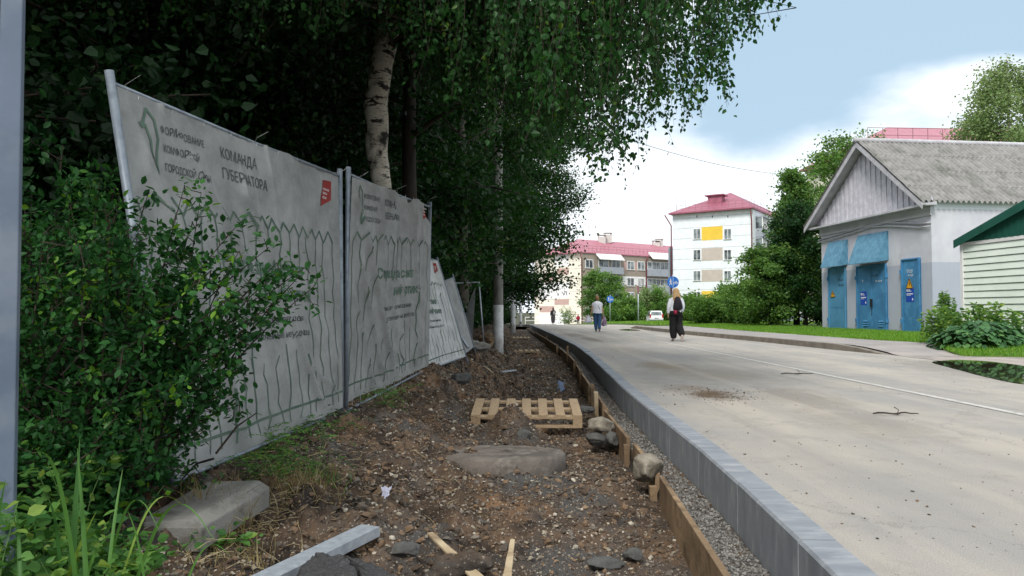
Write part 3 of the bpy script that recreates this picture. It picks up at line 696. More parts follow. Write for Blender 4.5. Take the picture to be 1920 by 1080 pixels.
def near_birch():
    r = np.random.default_rng(77)
    b0 = D(716, 420, 9.0); root = empty('birch_tree', (b0.x, b0.y, .05), 'big birch with white and black bark behind the banners, boughs hanging over the road', 'tree', None)
    tb = MB()
    cen = [D(718, 640, 9.0), D(716, 345, 9.0), D(707, 280, 9.0), D(705, 200, 9.0), D(716, 120, 9.0), D(733, 20, 9.0), D(745, -120, 9.0), D(755, -420, 9.0), D(760, -900, 8.9)]
    cen[0].z = -.1
    wid = [.15, .125, .14, .148, .145, .135, .125, .10, .03]
    pts = []; ww = []
    for k in range(len(cen)-1):
        for s in np.linspace(0, 1, 5)[:-1]:
            pts.append(cen[k].lerp(cen[k+1], s) + Vector((r.normal()*.008, r.normal()*.008, 0))); ww.append(wid[k]*(1-s)+wid[k+1]*s + r.normal()*.004)
    tb.tube(pts, ww, 16); tb.build('trunk', M['birch'], root, True)
    # envelope: lowest picture row that hanging leaves reach, by picture column
    ex = [300, 560, 640, 680, 730, 790, 860, 940, 1020, 1100, 1150, 1190, 1225, 1250, 1290, 1312, 1330, 1358, 1375, 1405, 1440, 1475, 1500]
    ey = [70, 70, 60, 20, 20, 130, 210, 200, 285, 345, 345, 325, 255, 240, 265, 245, 200, 185, 90, 85, 25, 8, -60]
    bb = MB(); P = []; AX = []; TN = []
    top = Vector((b0.x, 8.95, 0))
    nl = 64
    for k in range(nl):
        if k < 46:
            tx = r.uniform(-1.4, 3.0); ty = r.uniform(4.8, 9.5); tz = r.uniform(3.3, 5.6)
        else:
            tx = r.uniform(-4.6, -1.0); ty = r.uniform(6.0, 11); tz = r.uniform(3.6, 5.6)
        if tx > 2.2: ty = max(ty, 5.9)
        z0 = min(8, max(4.3, tz + r.uniform(-.2, 1.6)))
        p0 = np.array([b0.x + .3*r.random(), 8.95, z0]); p1 = np.array([tx, ty, tz])
        L = np.linalg.norm(p1-p0); Q = wander(p0, p1, 8, .035*L, r); Q[:, 2] += np.sin(np.linspace(0, 1, 8)*math.pi)*.14*L
        bb.tube(Q, [.020*(1-.85*t) for t in np.linspace(0, 1, 8)], 5)
        ns = int(20 + 5*L)
        for j in range(ns):
            s = .18 + .84*r.random(); s = min(s, 1)
            q0 = np.array([np.interp(s, np.linspace(0, 1, 8), Q[:, c]) for c in range(3)])
            side = r.normal(size=3)*.30; side[2] = 0
            q1 = q0 + side
            d_ = q1[1]; px = 960 + FPX*q1[0]/d_
            tilt = 1 - 0
            row = np.interp(px, ex, ey) - abs(r.normal())*(38 if px > 1150 else 60) + (8 if r.random() < .2 else 0)
            zmin = CAMZ + (584-row)*d_/FPX
            length = min(q1[2] - zmin, r.uniform(.5, 2.3))
            if length < .12: continue
            sway = r.normal(size=2)*.10*length
            m_ = max(3, int(length/.22)); S = []
            for i_ in range(m_+1):
                f = i_/m_
                S.append((q1[0]+sway[0]*f*f + r.normal()*.01, q1[1]+sway[1]*f*f + r.normal()*.01, q1[2]-length*f))
            bb.tube([q0] + S, [.006] + [.0035*(1-.6*f/m_) for f in range(m_+1)], 3, False)
            nlv = int(length/.026); S = np.array(S); f = r.random(nlv)
            pp = np.stack([np.interp(f, np.linspace(0, 1, m_+1), S[:, c]) for c in range(3)], -1) + r.normal(size=(nlv, 3))*.035
            aa = r.normal(size=(nlv, 3))*.55 + (0, 0, -.9)
            P.append(pp); AX.append(aa); TN.append(.35*r.random() + .65*r.random(nlv)**1.4)
    P = np.concatenate(P); AX = np.concatenate(AX); TN = np.concatenate(TN)
    leaves('crown', P, AX, .052*(.65+.6*r.random(len(P))), M['leaf_birch'], root, SH_LEAF, TN, r=r)
    # upper crown out of the picture, it shades the fence below
    n_ = 30000; u = r.normal(size=(n_, 3)); u /= np.linalg.norm(u, axis=1, keepdims=True)
    c = np.array([-.9, 8.2, 7.6]); pp = c + u*np.array([3.6, 3.4, 2.6])*(.45+.55*r.random((n_, 1))); pp = pp[pp[:, 2] > 5.4]
    aa = r.normal(size=(len(pp), 3)); aa[:, 2] -= .8
    leaves('upper_crown', pp, aa, .12*(.6+.8*r.random(len(pp))), M['leaf_birch'], root, SH_QUAD, r=r)
    bb.build('branches', M['twig'], root, True)
near_birch()
# dark companion trunk right of the birch
make_tree('broadleaf_tree', 24, 10, 2.6, 3.6, 16, 12000, .08, .14, WD, loc=(D(768, 500, 10.6).x, 10.6, 0), label='nearly black tree trunk immediately right of the white birch trunk', group=None)

# --- left foreground bush
def near_bush():
    r = np.random.default_rng(88)
    root = empty('leafy_shrub', (-1.75, 3.1, 0.05), 'dense green shrub hiding the left part of the nearest banner', 'shrub')
    o = np.array([-2.0, 3.3, .02]); bb = MB(); A = []; B = []
    tips = []
    for k in range(95):
        px = r.uniform(-60, 415); top = np.interp(px, [-60, 40, 130, 190, 240, 300, 360, 415], [390, 385, 355, 375, 395, 405, 425, 520])
        py = top + (900-top)*r.random()**1.5
        if py > 640: px = min(px, 375)
        Y = r.uniform(2.75, 3.6) + (.5 if px < 150 else 0)*r.random()
        tips.append((D(px, py, Y), 1.0))
    for (px, py, Y) in [(380, 372, 3.15), (350, 365, 3.1), (600, 535, 3.2), (570, 515, 3.2), (530, 500, 3.15), (500, 480, 3.1), (470, 455, 3.15), (440, 420, 3.1), (500, 560, 3.1), (470, 620, 3.15), (440, 690, 3.1), (455, 760, 3.2),
                        (520, 500, 3.3), (430, 560, 3.1), (480, 520, 3.0), (400, 800, 3.1), (420, 730, 3.1), (460, 590, 3.0), (130, 345, 3.6), (60, 370, 3.4), (200, 330, 3.9), (460, 545, 3.0), (430, 630, 3.05), (415, 480, 3.05), (545, 520, 3.2)]:
        tips.append((D(px, py, Y), .55))
    for tip, w in tips:
        tip = np.array(tip); st = o + (r.uniform(-.4, .32), r.uniform(-.2, .3), 0)
        P = wander(st, tip, 7, .02, r); P[:, 2] += np.sin(np.linspace(0, 1, 7)*math.pi)*.10
        bb.tube(P, [.008*(1-.8*t) for t in np.linspace(0, 1, 7)], 4)
        for j in range(13):
            s = .45 + .55*(j/12); q0 = np.array([np.interp(s, np.linspace(0, 1, 7), P[:, c]) for c in range(3)])
            dd = r.normal(size=3); dd[1] -= .4; q1 = q0 + dd/np.linalg.norm(dd)*r.uniform(.03, .15)*w
            A.append(q0); B.append(q1); bb.tube([q0, q1], [.003, .0015], 3)
    A = np.array(A); B = np.array(B); n_ = 20000; idx = r.integers(0, len(A), n_); s = r.random((n_, 1))**.5
    P = A[idx]*(1-s)+B[idx]*s + r.normal(size=(n_, 3))*.030; P[:, 2] = np.maximum(P[:, 2], .02)
    ax = r.normal(size=(n_, 3))*.8 + (B-A)[idx]/.08*.5; ax[:, 2] -= .15
    tone = .75*r.random(len(A))[idx]**1.8 + .3*r.random(n_)
    leaves('foliage', P, ax, .034*(.6+.8*r.random(n_)), M['leaf_bush'], root, SH_OVAL, tone, .45, r=r)
    bb.build('stems', M['twig'], root)
near_bush()
lf = make_shrub('undergrowth_bush', 43, (-3.0, 4.3, 0.0), .9, .8, 2.1, 12000, .05, M['leaf_bush'], 'tall dark green bush rising behind the grey metal post', None, shape=SH_OVAL)

# --- trees on the right
gr = (M['bark_grey'], M['leaf_bright'])
def at(px, Y, z=None): return (float(D(px, 500, Y).x), Y, float(base(Y)) if z is None else z)
make_tree('leafy_tree', 51, 9.3, 1.9, .8, 34, 30000, .13, .16, (M['bark'], M['leaf_bright']), loc=at(1492, 38), profile='cone', label='tall dense green tree with a narrow top, left of the white electrical house', twl=.4)
make_tree('leafy_tree', 52, 13.2, 3.0, 4, 26, 16000, .17, .2, gr, loc=at(1590, 47), label='light green tree showing above the left slope of the corrugated roof', clump=.26)
make_tree('leafy_tree', 53, 4.4, 1.9, .3, 26, 22000, .12, .12, (M['bark'], M['leaf_bright']), loc=at(1445, 36.5), label='low spreading tree at the left foot of the tall dense tree')
make_tree('leafy_tree', 54, 6.8, 2.0, .3, 26, 24000, .12, .12, WD, loc=at(1508, 36), label='dark shaded tree touching the left corner of the electrical house')  # deep shade beside the house is put into its dark leaf colour
make_tree('birch_tree', 55, 18, 4.6, 4, 36, 46000, .16, .22, (M['birch'], M['leaf_grey']), loc=at(1895, 44), profile='full', droop=.45, label='pale drooping birch at the upper right above the corrugated roof', clump=.2)
make_tree('leafy_tree', 56, 7.2, 2.9, .8, 26, 16000, .20, .14, gr, loc=at(1128, 92), label='small round tree in front of the beige building, behind the woman in the white shirt')
sh = 'shrubs along the far lawn'
make_shrub('garden_shrub', 61, at(1340, 44), 2.3, 1.5, 2.4, 12000, .14, M['leaf_bright'], 'broad green shrub just right of the girl with the backpack', sh)
make_shrub('garden_shrub', 62, at(1400, 41), 1.8, 1.4, 2.6, 10000, .13, M['leaf_bright'], 'green shrub between the broad shrub and the dense trees', sh)
make_shrub('garden_shrub', 63, at(1298, 52), 1.5, 1.4, 2.7, 7000, .15, M['leaf_bright'], 'upright green shrub behind the round sign beside the girl', sh)
make_shrub('garden_shrub', 64, at(1172, 80), 2.6, 2, 3.2, 8000, .20, M['leaf_bright'], 'rounded shrub right of the farther blue sign', sh)
make_shrub('garden_shrub', 65, at(1212, 92), 3.6, 2, 5.0, 9000, .24, M['leaf_grey'], 'tall soft green shrub behind the parked white car', sh)
make_shrub('garden_shrub', 66, at(1245, 90), 2.6, 2, 4.2, 8000, .22, M['leaf_bright'], 'green shrub at the left side of the white building', sh)
make_shrub('garden_shrub', 67, at(1062, 112), 1.8, 1.5, 3.0, 900, .2, M['leaf_grey'], 'thin sparse sapling against the beige gable beside the person in black', sh)
make_shrub('garden_shrub', 68, at(1152, 96), 2.2, 2, 5.0, 6000, .24, M['leaf_bright'], 'bright shrub behind the farther blue sign', sh)
make_shrub('garden_shrub', 69, at(1395, 60), 2.6, 2, 3.6, 9000, .2, M['leaf_bright'], 'tall shrub standing against the white building behind the broad shrub', sh)

# lawn blades
def blades(name, X, Y, Zb, hgt, w, mat, r, tilt=.35, kind='stuff'):
    n_ = len(X); a = r.random(n_)*6.28; h = hgt*(.5+r.random(n_)); tl = tilt*r.normal(size=(n_, 2))*h[:, None]
    b = np.stack([np.cos(a), np.sin(a), 0*a], -1)*(w/2)
    p = np.stack([X, Y, Zb], -1)
    mid = p + np.stack([tl[:, 0]*.35, tl[:, 1]*.35, h*.6], -1); tip = p + np.stack([tl[:, 0], tl[:, 1], h], -1)
    V = np.stack([p-b, p+b, mid+b*.7, mid-b*.7, tip], 1).reshape(-1, 3); i5 = np.arange(n_)[:, None]*5
    t = r.random(n_)
    o = np_mesh(name, V, [i5 + np.array([[0, 1, 2, 3]]), i5 + np.array([[3, 2, 4]])], mat, None, False, np.concatenate([t, t]))
    if kind: tag(o, kind=kind)
    return o
r = np.random.default_rng(9)
n_ = 90000; Y = 14.3 + 28*r.random(n_)**1.3; X = GL(Y) - .05 + 5.0*r.random(n_)**1.4
keep = (X > GL(Y)+.06*r.normal(size=n_)); X = X[keep]; Y = Y[keep]
o = blades('grass', X, Y, lawn_z(np.maximum(X, GL(Y)), Y)-.01, .075, .013, M['leaf_lawn'], r)
n_ = 30000; Y = 44 + 50*r.random(n_); X = 9.2 + 12*r.random(n_)
o = blades('grass', X, Y, lawn_z(X, Y)-.01, .14, .03, M['leaf_lawn'], r)

# ------------------------------------------------------------ buildings
def flat(name, c, rough=.8, metal=0, c2=None, scale=1.5, **k): return material(name, c, c2 or tuple(q*.88 for q in c), scale, rough=rough, metal=metal, **k)
M['white_wall'] = flat('white_wall', (.80, .85, .89)); M['beige_wall'] = flat('beige_wall', (.86, .80, .69)); M['tan_wall'] = flat('tan_wall', (.33, .28, .235))
M['pink_panel'] = flat('pink_panel', (.52, .36, .32)); M['white_panel'] = flat('white_panel', (.80, .80, .80)); M['yellow_panel'] = flat('yellow_panel', (.80, .55, .07)); M['beige_panel'] = flat('beige_panel', (.52, .46, .41))
M['grey_panel'] = flat('grey_panel', (.34, .37, .42)); M['red_roof'] = flat('red_roof', (.34, .115, .165), .55, c2=(.27, .085, .125)); M['frame_white'] = flat('frame_white', (.8, .8, .8), .5)
M['pink_roof'] = flat('pink_roof', (.43, .17, .215), .5, c2=(.35, .135, .175))
M['pipe_red'] = flat('pipe_red', (.16, .045, .05), .5); M['seam'] = flat('seam', (.36, .36, .36)); M['chimney'] = flat('chimney', (.6, .57, .54)); M['black'] = flat('black', (.015, .015, .017), .7)
M['rail'] = flat('rail', (.25, .12, .13), .6)
gm = bpy.data.materials.new('window_glass'); gm.use_nodes = True; b = gm.node_tree.nodes['Principled BSDF']
b.inputs['Base Color'].default_value = (.05, .065, .075, 1); b.inputs['Roughness'].default_value = .08; b.inputs['Specular IOR Level'].default_value = .8
nq = gm.node_tree.nodes.new('ShaderNodeTexNoise'); nq.inputs['Scale'].default_value = .8
rq = gm.node_tree.nodes.new('ShaderNodeValToRGB'); rq.color_ramp.elements[0].color = (.03, .04, .05, 1); rq.color_ramp.elements[1].color = (.22, .26, .27, 1); rq.color_ramp.elements[0].position = .42; rq.color_ramp.elements[1].position = .6
tq = gm.node_tree.nodes.new('ShaderNodeTexCoord'); gm.node_tree.links.new(tq.outputs['Object'], nq.inputs[0]); gm.node_tree.links.new(nq.outputs[0], rq.inputs[0]); gm.node_tree.links.new(rq.outputs[0], b.inputs['Base Color'])
M['glass'] = gm
class Facade:
    def __init__(s, p0, p1):
        s.o = Vector((p0[0], p0[1], 0)); q = Vector((p1[0], p1[1], 0)); s.L = (q-s.o).length; s.r = (q-s.o).normalized(); s.n = Vector((s.r.y, -s.r.x, 0))
        if (CAM-s.o).dot(s.n) < 0: s.n = -s.n
    def hit(s, px, py):
        d = pix_dir(px, py); t = (s.o-CAM).dot(s.n)/d.dot(s.n); p = CAM + d*t
        return (p-s.o).dot(s.r), p.z
    def pt(s, u, z, n=0): return s.o + s.r*u + s.n*n + Vector((0, 0, z))
    def rect(s, x0, y0, x1, y1):
        a = s.hit(x0, y1); b = s.hit(x1, y0); c = s.hit(x0, y0); d = s.hit(x1, y1)
        return (a[0]+c[0])/2, (b[0]+d[0])/2, (a[1]+d[1])/2, (b[1]+c[1])/2
    def box(s, mb, u0, u1, z0, z1, n0, n1):
        p = [s.pt(u, z, n) for z in (z0, z1) for (u, n) in ((u0, n0), (u1, n0), (u1, n1), (u0, n1))]
        mb.hexa(p)
def window(F, par, u0, u1, z0, z1, mull=2, bar=.09, name='window', transom=False):
    mb = MB(); n0 = -.02; n1 = .05
    F.box(mb, u0-bar, u0, z0, z1, n0, n1); F.box(mb, u1, u1+bar, z0, z1, n0, n1)
    F.box(mb, u0-bar, u1+bar, z1, z1+bar, n0, n1); F.box(mb, u0-bar-.05, u1+bar+.05, z0-bar*.8, z0, n0, n1+.1)
    for k in range(1, mull):
        u = u0+(u1-u0)*k/mull; F.box(mb, u-bar*.4, u+bar*.4, z0, z1, n0, n1-.01)
    if transom: F.box(mb, u0, u1, z0+(z1-z0)*.7, z0+(z1-z0)*.7+.05, n0, n1-.015)
    w = mb.build(name, M['frame_white'], par)
    g = MB(); F.box(g, u0, u1, z0, z1, -.01, .02); g.build('pane', M['glass'], w)
    return w
def hip_roof(par, base4, zE, zR, ov, ridge, mat, name='roof', thick=.18):
    """base4: corners in order; ridge: two points; corners 0,3 meet ridge[0], corners 1,2 ridge[1]."""
    c = sum((Vector((*p, 0)) for p in base4), Vector())/4
    E = []
    for p in base4:
        v = Vector((*p, 0)); d = (v-c).normalized(); E.append(v + d*ov + Vector((0, 0, zE)))
    Rg = [Vector((ridge[0][0], ridge[0][1], zR)), Vector((ridge[1][0], ridge[1][1], zR))]
    E2 = [e - Vector((0, 0, thick)) for e in E]
    mb = MB(); mb.add(E + Rg + E2, [(0, 1, 5, 4), (2, 3, 4, 5), (3, 0, 4), (1, 2, 5), (0, 6, 7, 1), (1, 7, 8, 2), (2, 8, 9, 3), (3, 9, 6, 0), (9, 8, 7, 6)])
    return mb.build(name, mat, par), E, Rg
def roof_rail(par, A, B, h=.75, n=14, name='roof_railing', s=.03):
    mb = MB(); A = Vector(A); B = Vector(B)
    for k in range(n+1):
        p = A.lerp(B, k/n); mb.beam(p, p+Vector((0, 0, h)), s, s, Vector((0, 1, 0)))
    for q in (.45, 1): mb.beam(A+Vector((0, 0, h*q)), B+Vector((0, 0, h*q)), s, s)
    mb.build(name, M['rail'], par)
def lerp2(a, b, t): return (a[0]+(b[0]-a[0])*t, a[1]+(b[1]-a[1])*t)

# white apartment block
def white_block():
    A = (22.1, 98.0); B = (31.1, 92.0); d = Vector((6, 8.9)).normalized(); L2 = 34
    C_ = (B[0]+d.x*L2, B[1]+d.y*L2); D_ = (A[0]+d.x*L2, A[1]+d.y*L2)
    zb = -1.9; zE = 14.35
    root = empty('apartment_building', (26.6, 95, zb), 'white five storey block with yellow and beige panels and a red roof', 'building')
    w = MB(); w.prism([(*p, zb) for p in (A, B, C_, D_)], (0, 0, zE-zb)); w.build('wall', M['white_wall'], root)
    F = Facade(A, B); S = Facade(B, C_)
    sm = MB()
    for k in range(12):
        z = 1.05 + 1.4*k
        if z < 13.8: F.box(sm, 0.02, F.L-.02, z, z+.035, 0, .012)
    F.box(sm, 0, F.L, zE-.12, zE, 0, .05); sm.build('panel_joints', M['seam'], root)
    for (y0, y1, mt) in ((425, 450, 'yellow_panel'), (465, 488.5, 'beige_panel'), (505.5, 528, 'beige_panel'), (545.5, 566, 'yellow_panel')):
        u0, u1, z0, z1 = F.rect(1315.6, y0, 1355, y1)
        q = MB(); F.box(q, u0, u1, z0, z1, 0, .02); q.build('colour_panel', M[mt], root)
    for (y0, y1) in ((429.5, 448), (469, 487), (508.5, 526), (548, 565), (587, 603)):
        for (x0, x1) in ((1301, 1313), (1358.5, 1370.5)):
            u0, u1, z0, z1 = F.rect(x0, y0, x1, y1); window(F, root, u0, u1, z0, z1, 2, .08)
    for x in (1306, 1335, 1364):
        u0, u1, z0, z1 = F.rect(x, 404, x+1.6, 408); q = MB(); F.box(q, u0, u1, z0, z1, -.02, .015); q.build('vent', M['black'], root)
    # glazed balconies on the long side
    for k in range(5):
        z = zb+1.0+2.8*k+.4
        for j in range(5):
            u0 = 1.4+6.4*j; q = MB(); S.box(q, u0, u0+3.2, z, z+1.1, 0, .9); S.box(q, u0, u0+3.2, z+2.55, z+2.75, 0, 1.0)
            bq = q.build('balcony', M['grey_panel'], root)
            g = MB(); S.box(g, u0+.05, u0+3.15, z+1.1, z+2.55, 0, .85); g.build('glazing', M['glass'], bq)
            f = MB()
            for t in np.linspace(0, 1, 6): S.box(f, u0+3.1*t, u0+3.1*t+.1, z+1.1, z+2.55, .8, .9)
            S.box(f, u0, u0+3.2, z+1.1, z+1.2, .8, .9); f.build('frame', M['frame_white'], bq)
    mid0 = lerp2(A, B, .5); rd0 = (mid0[0]+d.x*8.5, mid0[1]+d.y*8.5); rd1 = (mid0[0]+d.x*29, mid0[1]+d.y*29)
    rf, E, Rg = hip_roof(root, [A, D_, C_, B], zE+.05, 18.0, .9, [rd0, rd1], M['red_roof'])
    for j in range(1): roof_rail(rf, E[0]+Vector((.4, .5, .2)), E[3]+Vector((-.3, .5, .2)), .8, 12, s=.025)
    roof_rail(rf, E[3]+Vector((.0, .6, .2)), E[3].lerp(E[2], .4)+Vector((-.2, .4, .2)), .8, 9, s=.025)
    # dormer
    p = F.pt(F.L*.47, 0, -3.2); q = MB(); rz = Matrix.Rotation(math.atan2(F.r.y, F.r.x), 3, 'Z')
    q.box((p.x, p.y, 16.1), (1.9, 1.5, 1.3), rz); dm = q.build('dormer', M['red_roof'], rf)
    q = MB(); q.box((p.x, p.y, 16.85), (2.6, 2.1, .14), rz); q.build('dormer_roof', M['red_roof'], rf)
    for (u, nn) in ((-.15, .15), (F.L-.1, .15)):
        q = MB(); q.tube([F.pt(u-.7 if u < 0 else u, zE-.15, .7), F.pt(u, zE-1.6, nn), F.pt(u, zb, nn)], .085, 8); q.build('downpipe', M['pipe_red'], root, True)
    for (x, y) in ((1269, 378), (1277, 378), (1285, 381), (1427, 365), (1440, 366)):
        p = D(x, y+14, 100); q = MB(); q.tube([p+Vector((0, 0, -.6)), p+Vector((0, 0, 1.6))], .03, 5); q.beam(p+Vector((-.4, 0, 1.3)), p+Vector((.4, 0, 1.3)), .03, .03); q.build('antenna', M['galv'], rf)
    # low wing at the left
    q = MB(); p0 = D(1253, 500, 104); q.prism([(p0.x, 104, zb), (A[0]-.1, 99.5, zb), (A[0]+3, 106, zb), (p0.x+3, 109, zb)], (0, 0, 11.9)); q.build('side_wing', M['grey_panel'], root)
white_block()

def beige_block():
    Cn = (12.8, 130.0); A = (4.4, 139.0); dl = Vector((18, 12)).normalized(); L2 = 60
    B = (Cn[0]+dl.x*L2, Cn[1]+dl.y*L2); back = (A[0]+dl.x*L2, A[1]+dl.y*L2); zb = -2.2; zE = 11.75
    root = empty('apartment_building', (Cn[0], Cn[1], zb), 'long four storey beige block with a pink roof at the end of the road', 'building')
    w = MB(); w.prism([(*p, zb) for p in (A, Cn, B, back)], (0, 0, zE-zb)); w.build('wall', M['tan_wall'], root)
    E_ = Facade(A, Cn); S = Facade(Cn, B)
    q = MB(); E_.box(q, 0, E_.L-.02, zb, zE, 0, .03); q.build('end_wall', M['beige_wall'], root)
    for (x0, y0, x1, y1, mt) in ((1012, 530, 1067, 560.5, 'white_panel'), (1040, 561, 1067, 571.5, 'pink_panel'), (1012, 574, 1039.5, 585.5, 'pink_panel'), (1012, 586.5, 1067, 612, 'white_panel'), (1040, 473, 1067, 500, 'white_panel'), (1046, 503, 1067, 515, 'pink_panel'), (1020, 516, 1039, 529.5, 'pink_panel')):
        u0, u1, z0, z1 = E_.rect(x0, y0, x1, y1); q = MB(); E_.box(q, max(u0, .05), u1, z0, z1, .03, .05); q.build('colour_panel', M[mt], root)
    q = MB()
    for k in range(10): E_.box(q, .02, E_.L-.05, -1+1.4*k, -.96+1.4*k, .03, .045)
    q.build('panel_joints', M['seam'], root)
    q = MB(); q.tube([E_.pt(E_.L, zE, .5), E_.pt(E_.L, zE-1.4, .15), E_.pt(E_.L, zb, .15)], .11, 8); q.build('downpipe', M['pipe_red'], root, True)
    sc = 1/3.375
    rows = [(498, 547), (603, 650), (695, 740), (800, 836)]
    for k, (a, b_) in enumerate(rows):
        for (x0, x1) in ((533, 578), (798, 838), (864, 903)):
            u0, u1, z0, z1 = S.rect(940+x0*sc, 340+(a+(x0-533)*.04)*sc, 940+x1*sc, 340+(b_+(x0-533)*.04)*sc); window(S, root, u0, u1, z0, z1, 2, .13)
        u0, u1, z0, z1 = S.rect(940+610*sc, 340+a*sc, 940+755*sc, 340+(b_+40)*sc)
        q = MB(); S.box(q, u0, u1, z0, z0+1.25, 0, .9); bq = q.build('balcony', M['grey_panel'], root)
        window(S, root, u0+.3, u0+2.6, z0+1.3, z1, 2, .12); window(S, root, u1-2.2, u1-.2, z0+1.3, z1, 2, .12)
        u0, u1, z0, z1 = S.rect(940+918*sc, 340+(a+18)*sc, 940+1120*sc, 340+(b_+38)*sc)
        q = MB(); S.box(q, u0, u1+2, z0-.6, z0+.75, 0, .9); bq = q.build('balcony', M['grey_panel'], root)
        window(S, root, u0+.3, u1+2, z0+.85, z1, 9, .12)
        if k in (1,):
            u0, u1, z0, z1 = S.rect(940+768*sc, 340+603*sc, 940+914*sc, 340+655*sc); q = MB(); S.box(q, u0, u1, z0, z1, 0, .02); q.build('colour_panel', M['white_panel'], root)
        if k == 0:
            for (x0, x1) in ((776, 795), (842, 860)):
                u0, u1, z0, z1 = S.rect(940+x0*sc, 340+512*sc, 940+x1*sc, 340+565*sc); q = MB(); S.box(q, u0, u1, z0, z1, 0, .02); q.build('colour_panel', M['pink_panel'], root)
    for (x0, x1) in ((596, 752), (930, 1150)):
        u0, u1, z0, z1 = S.rect(940+x0*sc, 340+455*sc, 940+x1*sc, 340+497*sc); q = MB()
        q.prism([S.pt(u0, z1, 0), S.pt(u0, z0, 1.3), S.pt(u0, z0-.1, 1.3), S.pt(u0, z1-.3, 0)], S.r*(u1-u0)); q.build('balcony_canopy', M['white_panel'], root)
    for u in (S.hit(1211, 500)[0],):
        q = MB(); q.tube([S.pt(u, zE, .5), S.pt(u, zE-1.2, .15), S.pt(u, zb, .15)], .11, 8); q.build('downpipe', M['pipe_red'], root, True)
    ml = lerp2(A, Cn, .5); rd0 = (ml[0]+dl.x*3.5+1.3, ml[1]+dl.y*3.5); rd1 = (ml[0]+dl.x*52, ml[1]+dl.y*52)
    rf, E, Rg = hip_roof(root, [A, back, B, Cn], zE+.05, 14.8, .9, [rd0, rd1], M['pink_roof'])
    roof_rail(rf, E[3]+Vector((.2, .4, .35)), E[3].lerp(E[2], .55)+Vector((.0, .4, .35)), .9, 34, s=.04)
    for px, pyb in ((1128, 452), (1140, 448), (1230, 462), (1236, 459)):
        Yc = 139 + (px-1128)*.09; p = D(px, pyb, Yc); q = MB(); q.box((p.x, p.y, p.z), (1.4, 1.2, 1.6)); q.box((p.x, p.y, p.z+1.15), (1.7, 1.5, .12)); q.box((p.x-.6, p.y, p.z+.95), (.1, 1, .3)); q.box((p.x+.6, p.y, p.z+.95), (.1, 1, .3)); q.build('chimney', M['chimney'], rf)
beige_block()

def back_block():
    Y0 = 60
    A = (D(1636, 500, Y0).x, Y0); B = (A[0]+34, Y0+2); C_ = (B[0]-.5, Y0+13); D_ = (A[0]-.5, Y0+12); zb = -1; zE = 15.3
    root = empty('apartment_building', (A[0], A[1], zb), 'block whose pink red hipped roof shows behind the corrugated roof', 'building')
    w = MB(); w.prism([(*p, zb) for p in (A, B, C_, D_)], (0, 0, zE-zb)); w.build('wall', M['beige_wall'], root)
    F = Facade(A, B)
    for k in range(5):
        for j in range(9): window(F, root, 2+3.6*j, 3.5+3.6*j, 1.3+2.8*k, 2.8+2.8*k, 2, .08)
    rf, E, Rg = hip_roof(root, [A, B, C_, D_], zE, 18.1, .7, [(A[0]+4.6, Y0+6), (B[0]-5, Y0+7.5)], M['pink_roof'])
    roof_rail(rf, E[0]+Vector((.5, .4, .1)), E[1]+Vector((-.5, .4, .1)), 1.15, 26, s=.035)
back_block()

# ------------------------------------------------------------ electrical house
def wall_paint():
    m = material('house_wall', (.60, .61, .66), (.50, .51, .57), 1.2, rough=.92, bump=.25, bscale=18, c3=(.40, .40, .43), s3=1.0, lo3=.58, hi3=.85)
    t = m.node_tree; n = t.nodes; L = t.links; b = n['Principled BSDF']; cur = b.inputs['Base Color'].links[0].from_socket
    geo = n.new('ShaderNodeNewGeometry'); sp = n.new('ShaderNodeSeparateXYZ'); L.new(geo.outputs['Position'], sp.inputs[0])
    g = n.new('ShaderNodeMath'); g.operation = 'LESS_THAN'; L.new(sp.outputs[2], g.inputs[0]); g.inputs[1].default_value = 2.68
    f = n.new('ShaderNodeMath'); f.operation = 'MULTIPLY'; L.new(g.outputs[0], f.inputs[0]); f.inputs[1].default_value = .75
    x = n.new('ShaderNodeMixRGB'); L.new(f.outputs[0], x.inputs[0]); L.new(cur, x.inputs[1]); x.inputs[2].default_value = (.36, .40, .49, 1)
    # damp streaks near the foot
    mp = n.new('ShaderNodeMapping'); mp.inputs['Scale'].default_value = (3, 3, .5); L.new(geo.outputs['Position'], mp.inputs[0])
    q = n.new('ShaderNodeTexNoise'); q.inputs['Scale'].default_value = 1.5; q.inputs['Detail'].default_value = 6; L.new(mp.outputs[0], q.inputs['Vector'])
    r_ = n.new('ShaderNodeMapRange'); L.new(q.outputs[0], r_.inputs[0]); r_.inputs[1].default_value = .5; r_.inputs[2].default_value = .8; r_.inputs[4].default_value = .45
    y = n.new('ShaderNodeMixRGB'); L.new(r_.outputs[0], y.inputs[0]); L.new(x.outputs[0], y.inputs[1]); y.inputs[2].default_value = (.52, .50, .50, 1)
    L.new(y.outputs[0], b.inputs['Base Color']); return m
M['house_wall'] = wall_paint()
M['slate'] = material('slate', (.29, .285, .275), (.19, .187, .18), 3, rough=.95, bump=.3, bscale=30, c3=(.13, .135, .12), s3=1.0, lo3=.52, hi3=.7, stretch=(1, 1, 1))
M['board_grey'] = material('board_grey', (.62, .62, .67), (.48, .48, .53), 5, rough=.9, bump=.2, bscale=20)
M['trim_grey'] = material('trim_grey', (.52, .52, .55), (.40, .40, .43), 3, rough=.85)
M['door_blue'] = material('door_blue', (.055, .22, .42), (.045, .17, .34), 2.0, rough=.6, bump=.1, bscale=20, c3=(.09, .29, .50), s3=2.5, lo3=.5, hi3=.75)
M['door_light'] = material('door_light', (.085, .27, .44), (.065, .215, .37), 2.2, rough=.6, bump=.1, bscale=20, c3=(.05, .17, .30), s3=3.5, lo3=.58, hi3=.8)
